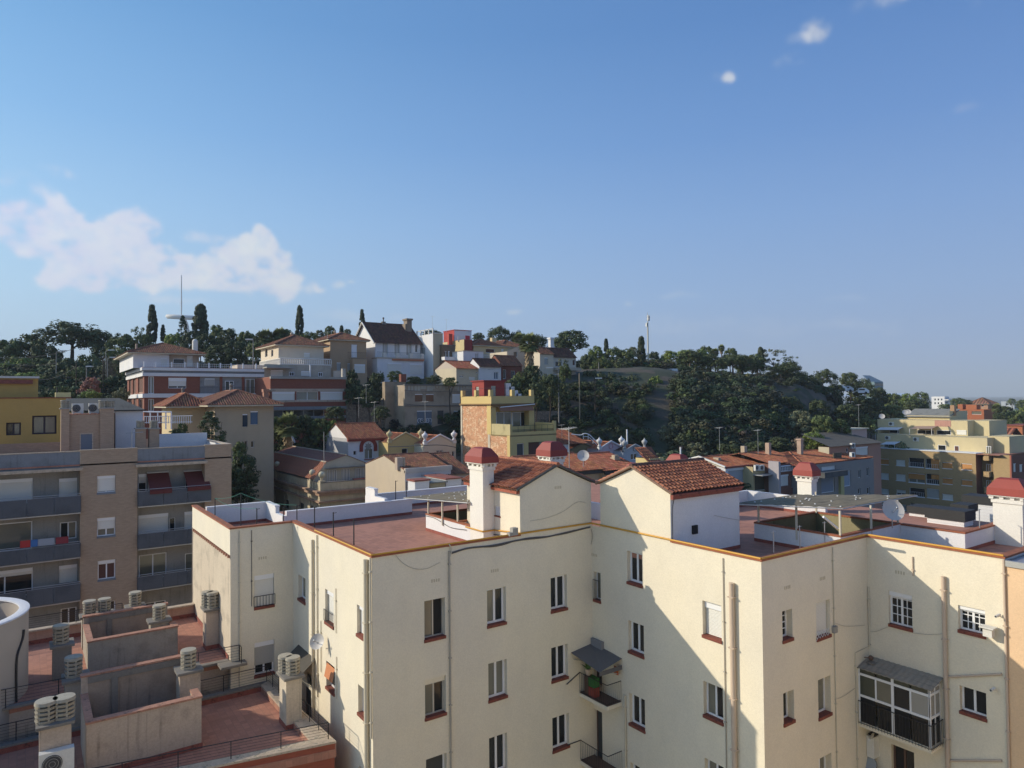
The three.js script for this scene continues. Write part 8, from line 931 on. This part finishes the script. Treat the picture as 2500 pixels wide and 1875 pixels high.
// ---------- trees ----------
{
  const L = LEAF, B = (lf, ...a) => tree('broad', lf, ...a), TONE = new Map([[L.dark, 'dark green'], [L.mid, 'mid green'], [L.bright, 'bright green'], [L.olive, 'greyish olive'], [L.pine, 'dark'], [L.dry, 'dry brown']]);
  const ranked = (list, i) => ORD[list.map((q, k) => [q[0], k]).sort((a, b) => a[0] - b[0]).findIndex((q) => q[1] === i)];   // place from the left among its group
  // skyline on the left
  tree('pine', L.pine, 175, 783, 862, 168, 150, 'wide umbrella pine on the left skyline with sky showing under its crown', null, { v: 0 }); tree('pine', L.pine, 232, 800, 868, 100, 151, 'umbrella pine merging into the right side of the wide one', null, { v: 1 });
  { const gA = 'trees of the wood at the upper left', list = [[18, 826, 925, 95, 146, L.mid], [70, 812, 910, 95, 150, L.mid], [110, 838, 930, 90, 143, L.dark], [45, 868, 965, 100, 132, L.bright], [105, 872, 960, 90, 133, L.mid], [160, 870, 965, 95, 130, L.dark], [215, 862, 955, 90, 134, L.mid], [255, 838, 930, 85, 145, L.dark], [300, 812, 905, 92, 140, L.mid], [12, 900, 985, 90, 120, L.mid], [70, 905, 990, 90, 118, L.bright], [135, 905, 985, 85, 119, L.dark], [190, 892, 970, 80, 122, L.mid], [275, 878, 965, 85, 125, L.dark], [310, 860, 950, 75, 124, L.mid]]; list.forEach(([u, a, b, w, d, m], i) => { const LB = TONE.get(m) + ' tree, ' + ranked(list, i) + ' from the left in the wood at the upper left'; { B(m, u, a, b, w, d, LB, gA); } }); }
  tree('loose', L.mid, 335, 797, 870, 42, 138, 'thin leafy tree rising above the left wood beside the first cypress'); tree('bare', L.dry, 268, 868, 960, 46, 121, 'bare pale stemmed tree beside the bent street lamps');
  tree('cypress', L.cypress, 371, 745, 832, 31, 150, 'tall blunt cypress left of the white spire tower', null, { v: 0 }); tree('cypress', L.cypress, 398, 793, 832, 15, 150, 'very small cypress between the tall blunt one and the spire tower'); tree('cone', L.dark, 446, 767, 830, 34, 150, 'dark ragged conifer in front of the white spire tower ring'); tree('cypress', L.cypress, 489, 744, 830, 44, 150, 'broad cypress right of the white spire tower', null, { v: 1 }); tree('cypress', L.cypress, 732, 747, 835, 25, 150, 'slim pointed cypress above the balustrade villa', null, { v: 1 }); tree('cypress', L.cypress, 884, 756, 812, 19, 150, 'slender cypress tip behind the white chalet gable'); tree('cypress', L.cypress, 834, 795, 830, 15, 145, 'small clipped cypress behind the brown villa roof');
  { const gB = 'trees behind the balustrade villa', list = [[350, 815, 880, 60, 142, L.mid], [425, 812, 880, 60, 142, L.bright], [465, 805, 885, 60, 141, L.dark], [505, 812, 880, 58, 140, L.dark], [530, 790, 870, 52, 146, L.mid], [560, 800, 880, 60, 142, L.dark], [600, 806, 880, 60, 141, L.mid], [640, 806, 880, 62, 140, L.dark], [575, 830, 890, 70, 128, L.dark], [530, 840, 895, 70, 128, L.dark], [625, 835, 885, 60, 125, L.mid], [690, 800, 850, 56, 140, L.mid], [755, 808, 850, 50, 135, L.mid], [715, 812, 850, 44, 138, L.dark]]; list.forEach(([u, a, b, w, d, m], i) => { const LB = TONE.get(m) + ' tree, ' + ranked(list, i) + ' from the left on the skyline behind the balustrade villa'; { B(m, u, a, b, w, d, LB, gB); } }); }
  palm(650, 803, 830, 875, 46, 138, 'bushy palm head left of the balustrade villa roof'); palm(684, 799, 820, 870, 44, 139, 'second palm head behind the balustrade villa roof');
  B(L.mid, 805, 794, 830, 34, 140, 'round tree left of the clipped cypress behind the brown villa'); B(L.olive, 780, 805, 835, 28, 140, 'pale feathery tree behind the brown villa roof'); B(L.olive, 848, 802, 825, 20, 140, 'small pale treetop right of the clipped cypress');
  // pink bush and hedges behind the mustard building
  tree('shrub', L.pink, 218, 905, 965, 52, 108, 'pink flowering oleander bush behind the two air conditioners', null, { v: 0 }); tree('shrub', L.bright, 222, 945, 975, 54, 100, 'bright green shrub below the pink oleander'); tree('shrub', L.mid, 150, 930, 975, 60, 100, 'dark rounded shrub left of the pink oleander'); tree('shrub', L.olive, 296, 935, 985, 38, 98, 'pale green shrub against the banded brick building'); tree('shrub', L.dark, 105, 935, 985, 55, 100, 'dark shrub right of the mustard penthouse');
  // behind the hilltop houses
  tree('pine', L.pine, 1217, 795, 845, 62, 165, 'round dark pine behind the yellow hip roofed house', null, { v: 2 }); tree('pine', L.pine, 1262, 806, 850, 52, 166, 'lower pine right of the round dark one'); tree('pine', L.pine, 1315, 816, 860, 60, 160, 'rounded pine just right of the palm crown'); tree('broad', L.pine, 1396, 806, 866, 92, 150, 'big rounded pine on the skyline right of the palm', null, { v: 1 }); tree('broad', L.pine, 1365, 822, 868, 50, 149, 'pine bough mass left of the big rounded pine'); B(L.pine, 1168, 811, 835, 36, 165, 'low pine top behind the red stair box'); tree('broad', L.pine, 1055, 806, 825, 60, 165, 'pine top showing above the cream tower block'); palm(1268, 812, 830, 880, 40, 150, 'distant palm crown behind the tall palm');
  palm(1293, 812, 897, 940, 60, 108, 'tall fan palm with a dry skirt in front of the hilltop houses');
  // ridge right of the villas
  tree('cypress', L.cypress, 1480, 827, 858, 15, 160, 'short cypress on the ridge left of the mast'); tree('cypress', L.cypress, 1566, 822, 884, 24, 152, 'pointed cypress close left of the phone mast', null, { v: 1 }); tree('cypress', L.cypress, 1858, 848, 900, 22, 165, 'stout blunt cypress on the right half of the ridge');
  { const gC = 'trees along the ridge beside the mast', list = [[1455, 842, 905, 55, 146, L.bright], [1500, 846, 912, 66, 145, L.mid], [1530, 850, 915, 60, 144, L.mid], [1545, 846, 880, 34, 150, L.olive], [1435, 862, 925, 50, 142, L.dark], [1470, 872, 925, 60, 138, L.mid], [1520, 880, 930, 60, 136, L.dark], [1596, 857, 905, 46, 158, L.dark], [1635, 855, 900, 54, 158, L.bright], [1675, 852, 900, 56, 160, L.bright], [1712, 850, 900, 46, 158, L.bright], [1725, 843, 890, 42, 165, L.mid], [1785, 848, 890, 44, 165, L.mid]]; list.forEach(([u, a, b, w, d, m], i) => { const LB = TONE.get(m) + ' tree, ' + ranked(list, i) + ' from the left on the ridge by the phone mast'; { B(m, u, a, b, w, d, LB, gC); } }); }
  { const gD = 'pines along the ridge road', list = [[1688, 853, 898, 76, 150], [1730, 862, 905, 70, 150], [1790, 862, 906, 84, 152], [1752, 875, 912, 60, 148], [1830, 865, 915, 60, 152], [1906, 888, 922, 74, 154], [1925, 880, 935, 70, 158], [1960, 905, 955, 60, 165]]; list.forEach(([u, a, b, w, d], i) => { const LB = 'dark' + ' spreading pine, ' + ranked(list, i) + ' from the left along the ridge road'; { tree('pine', L.pine, u, a, b, w, d, LB, gD, { bark: mat([.20, .15, .11], { map: 'concrete' }) }); } }); }
  palm(1762, 841, 858, 905, 20, 160, 'taller of two brownish palms on the ridge'); palm(1746, 850, 868, 905, 24, 158, 'shorter of two brownish palms on the ridge'); tree('bare', L.dry, 1632, 876, 930, 44, 149, 'bare brown tree in front of the ridge behind the white van'); tree('bare', L.dry, 1603, 880, 930, 30, 149, 'smaller bare brown tree right of the mast foot');
  tree('loose', L.olive, 1890, 850, 915, 70, 165, 'airy pale tree with gaps on the right shoulder of the ridge'); tree('loose', L.mid, 1925, 862, 905, 54, 166, 'open crowned tree right of the airy pale one'); B(L.mid, 1845, 862, 915, 60, 162, 'rounded tree left of the airy pale tree'); B(L.mid, 1812, 866, 915, 50, 160, 'tree left of the stout blunt cypress');
  tree('pine', L.pine, 2012, 900, 948, 66, 172, 'umbrella pine standing alone at the right end of the ridge', null, { v: 0, bark: mat([.16, .12, .09]) }); B(L.pine, 2073, 908, 968, 56, 176, 'round pine near the blue grey glass building'); tree('pine', L.pine, 2112, 922, 975, 44, 185, 'smaller pine in front of the glass building'); { const gE = 'trees descending the right shoulder', list = [[1985, 920, 975, 60, 168, L.dark], [2040, 935, 985, 50, 170, L.dark], [2092, 945, 1000, 60, 178, L.mid], [2145, 945, 1005, 56, 188, L.dark], [2180, 958, 1010, 54, 200, L.mid], [2215, 958, 1010, 50, 205, L.bright], [2248, 955, 1005, 52, 210, L.mid], [2230, 975, 1015, 60, 195, L.dark], [2125, 970, 1020, 70, 175, L.dark], [2175, 985, 1030, 70, 180, L.mid]]; list.forEach(([u, a, b, w, d, m], i) => { const LB = TONE.get(m) + ' tree, ' + ranked(list, i) + ' from the left down the right end of the ridge'; { B(m, u, a, b, w, d, LB, gE); } }); }
  // the great dark tree and the slope below the ridge
  { const gF = 'dark trees of the shaded slope', list = [[1480, 905, 1015, 100, 122], [1530, 912, 1010, 95, 124], [1460, 960, 1050, 95, 114], [1535, 960, 1060, 100, 115], [1500, 1000, 1075, 100, 110], [1575, 985, 1070, 80, 114], [1440, 900, 975, 60, 126]]; list.forEach(([u, a, b, w, d], i) => { const LB = 'dark' + ' big leafy tree, ' + ranked(list, i) + ' from the left on the slope below the mast'; { B(L.dark, u, a, b, w, d, LB, gF); } }); }
  B(L.bright, 1602, 915, 985, 48, 122, 'bright green tree beside the big dark tree on the slope'); B(L.bright, 1590, 970, 1010, 46, 118, 'bright green lower bough tree below the mast'); tree('bare', L.dry, 1650, 965, 1060, 40, 118, 'thin dry tree on the dark slope', null);
  { const gG = 'shrubs and small trees of the slope', list = [[1628, 1036, 1100, 72, 104, L.olive], [1675, 1055, 1115, 64, 101, L.dark], [1700, 1078, 1130, 62, 98, L.olive], [1745, 1040, 1100, 70, 106, L.mid], [1800, 1030, 1100, 80, 108, L.mid], [1850, 1000, 1065, 60, 114, L.olive], [1885, 1002, 1075, 74, 112, L.mid], [1820, 1005, 1060, 56, 114, L.mid], [1955, 1000, 1070, 76, 112, L.olive], [2005, 1010, 1080, 70, 110, L.mid], [2050, 1020, 1080, 60, 110, L.mid], [1985, 1052, 1105, 62, 104, L.bright], [1950, 1065, 1110, 40, 104, L.dry], [1900, 1065, 1120, 74, 102, L.dark], [1850, 1075, 1130, 80, 100, L.dark], [2045, 1065, 1110, 70, 106, L.mid], [1780, 1080, 1135, 80, 97, L.dark], [1720, 940, 1000, 56, 128, L.mid], [1795, 950, 1010, 60, 130, L.dark], [1760, 980, 1040, 60, 120, L.dark], [1860, 950, 1005, 60, 134, L.dark], [1930, 965, 1020, 66, 132, L.dark], [1690, 985, 1045, 66, 116, L.dark], [2000, 975, 1030, 60, 134, L.dark], [2070, 985, 1040, 66, 140, L.dark], [2110, 1010, 1065, 60, 140, L.mid]]; list.forEach(([u, a, b, w, d, m], i) => { const LB = TONE.get(m) + ' shrubby tree, ' + ranked(list, i) + ' from the left low on the shaded slope'; { B(m, u, a, b, w, d, LB, gG); } }); }
  // gardens in the middle
  tree('cone', L.dark, 512, 1000, 1085, 92, 66, 'broad dark conifer in front of the tan villa corner'); palm(705, 1006, 1100, 1150, 74, 90, 'fan palm in the garden right of the tan villa');
  { const gH = 'garden trees between the tan villa and gabled row', list = [[665, 1012, 1080, 60, 84, L.mid], [745, 1012, 1075, 56, 86, L.dark], [780, 1018, 1090, 62, 84, L.mid], [815, 1022, 1095, 56, 84, L.bright], [840, 1040, 1110, 50, 80, L.dark], [700, 1050, 1130, 70, 76, L.dark], [760, 1060, 1140, 80, 76, L.dark], [820, 1085, 1150, 60, 76, L.dark], [655, 1072, 1150, 66, 72, L.mid], [600, 1110, 1190, 70, 66, L.dark], [640, 1100, 1180, 66, 68, L.mid], [680, 1120, 1190, 66, 70, L.dark], [585, 1075, 1150, 40, 66, L.mid], [590, 1170, 1230, 80, 62, L.dark], [630, 1165, 1240, 60, 62, L.mid], [660, 1105, 1160, 50, 70, L.bright], [575, 1140, 1230, 44, 60, L.dark], [720, 1100, 1160, 70, 74, L.dark]]; list.forEach(([u, a, b, w, d0, m], i) => { const LB = TONE.get(m) + ' tree, ' + ranked(list, i) + ' from the left between tan villa and gabled row'; { const d = Math.max(d0, u < 602 ? 72 : u < 650 ? 93 : 91); B(m, u, a, b, w * (d / d0) ** .3, d, LB, gH); }; }); }
  { const gI = 'dark trees around the terrace walls', list = [[870, 935, 990, 60, 102, L.dark], [920, 905, 985, 56, 108, L.dark], [900, 945, 1000, 50, 99, L.dark], [965, 905, 935, 44, 110, L.mid], [1010, 918, 940, 40, 108, L.dark], [1060, 915, 940, 46, 108, L.dark], [1100, 920, 945, 40, 106, L.mid], [860, 900, 960, 40, 108, L.dark], [1300, 890, 965, 56, 106, L.dark], [1340, 910, 985, 60, 104, L.dark], [1270, 905, 975, 54, 106, L.mid], [1310, 930, 1000, 60, 101, L.dark], [1370, 930, 1000, 56, 110, L.dark], [1250, 925, 985, 50, 102, L.dark], [1420, 935, 1000, 56, 118, L.dark], [1380, 885, 935, 36, 118, L.mid], [445, 1030, 1075, 30, 70, L.mid], [430, 1045, 1080, 40, 66, L.dark], [930, 990, 1030, 50, 92, L.dark], [820, 990, 1030, 60, 92, L.dark]]; list.forEach(([u, a, b, w, d, m], i) => { const LB = TONE.get(m) + ' tree, ' + ranked(list, i) + ' from the left among the walls below the hilltop houses'; { B(m, u, a, b, w, d, LB, gI); } }); }
  tree('loose', L.olive, 1376, 875, 925, 34, 119, 'thin young tree in front of the balcony villa'); palm(2434, 985, 1000, 1030, 26, 190, 'brown palm right of the orange red roof boxes'); { const gK = 'trees beyond the brown block', list = [[2340, 970, 1000, 44, 300, L.mid], [2360, 975, 1005, 40, 290, L.dark], [2455, 990, 1040, 50, 200, L.dark], [2480, 1000, 1055, 56, 190, L.mid], [2500, 990, 1050, 50, 195, L.bright], [2440, 1005, 1050, 40, 180, L.dark], [2495, 975, 1000, 30, 330, L.mid], [2470, 972, 990, 22, 500, L.mid], [2310, 985, 1010, 40, 260, L.mid]]; list.forEach(([u, a, b, w, d, m], i) => { const LB = TONE.get(m) + ' tree, ' + ranked(list, i) + ' from the left beyond the brown block'; { B(m, u, a, b, w, d, LB, gK); } }); }
  // ground cover that nobody could count
  seed(77); const balls = [leafSet(Array.from({ length: 16 }, () => [rr(-.75, .75), rr(-.5, .6), rr(-.75, .75), rr(.22, .48)]), 34, .11)];
  const spread = (name, label, n, rq, dq, keep, cols, s0, s1) => { const M4 = [], C = []; let tries = 0; while (M4.length < n && tries++ < n * 8) { const d = rr(...dq), q = rr(...rq), r = q * d; if (!keep(q, d)) continue; const p = spot(r, d), y = heightAt(r, d), s = rr(s0, s1); M4.push(new THREE.Matrix4().compose(V3(p.x, y + s * .35, p.z), new THREE.Quaternion().setFromEuler(new THREE.Euler(rr(-.2, .2), rr(0, 6.3), rr(-.2, .2))), V3(s * rr(.9, 1.5), s * rr(.7, 1.1), s * rr(.9, 1.5)))); C.push(cols[Math.floor(rnd() * cols.length)].map((x) => x * rr(.75, 1.25))); } const im = new THREE.InstancedMesh(balls[0], leafMat([1, 1, 1]), M4.length); M4.forEach((m, i) => { im.setMatrixAt(i, m); im.setColorAt(i, new THREE.Color().setRGB(...C[i])); }); im.name = numbered(name); scene.add(im); tag(im, label, 'undergrowth'); im.userData.kind = 'stuff'; };
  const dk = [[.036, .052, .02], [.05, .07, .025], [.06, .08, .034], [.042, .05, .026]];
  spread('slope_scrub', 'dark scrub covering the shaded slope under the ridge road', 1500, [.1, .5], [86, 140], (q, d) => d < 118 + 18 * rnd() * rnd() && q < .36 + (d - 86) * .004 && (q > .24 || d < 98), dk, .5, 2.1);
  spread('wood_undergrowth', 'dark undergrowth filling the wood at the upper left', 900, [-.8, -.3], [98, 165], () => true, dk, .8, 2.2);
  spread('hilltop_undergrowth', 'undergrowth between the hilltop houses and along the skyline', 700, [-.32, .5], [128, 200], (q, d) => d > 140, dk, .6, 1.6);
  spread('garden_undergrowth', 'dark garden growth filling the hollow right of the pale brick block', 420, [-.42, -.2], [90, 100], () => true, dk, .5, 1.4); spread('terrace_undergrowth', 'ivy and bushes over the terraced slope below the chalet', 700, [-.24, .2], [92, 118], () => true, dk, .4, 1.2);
  spread('far_trees', 'far belt of trees across the low land on the right', 900, [.5, .85], [210, 900], (q, d) => true, [[.06, .085, .035], [.075, .10, .04]], 2, 5.5);
}
scene.traverse((o) => { if (o.isMesh) o.castShadow = o.receiveShadow = true; });
renderer.render(scene, camera);
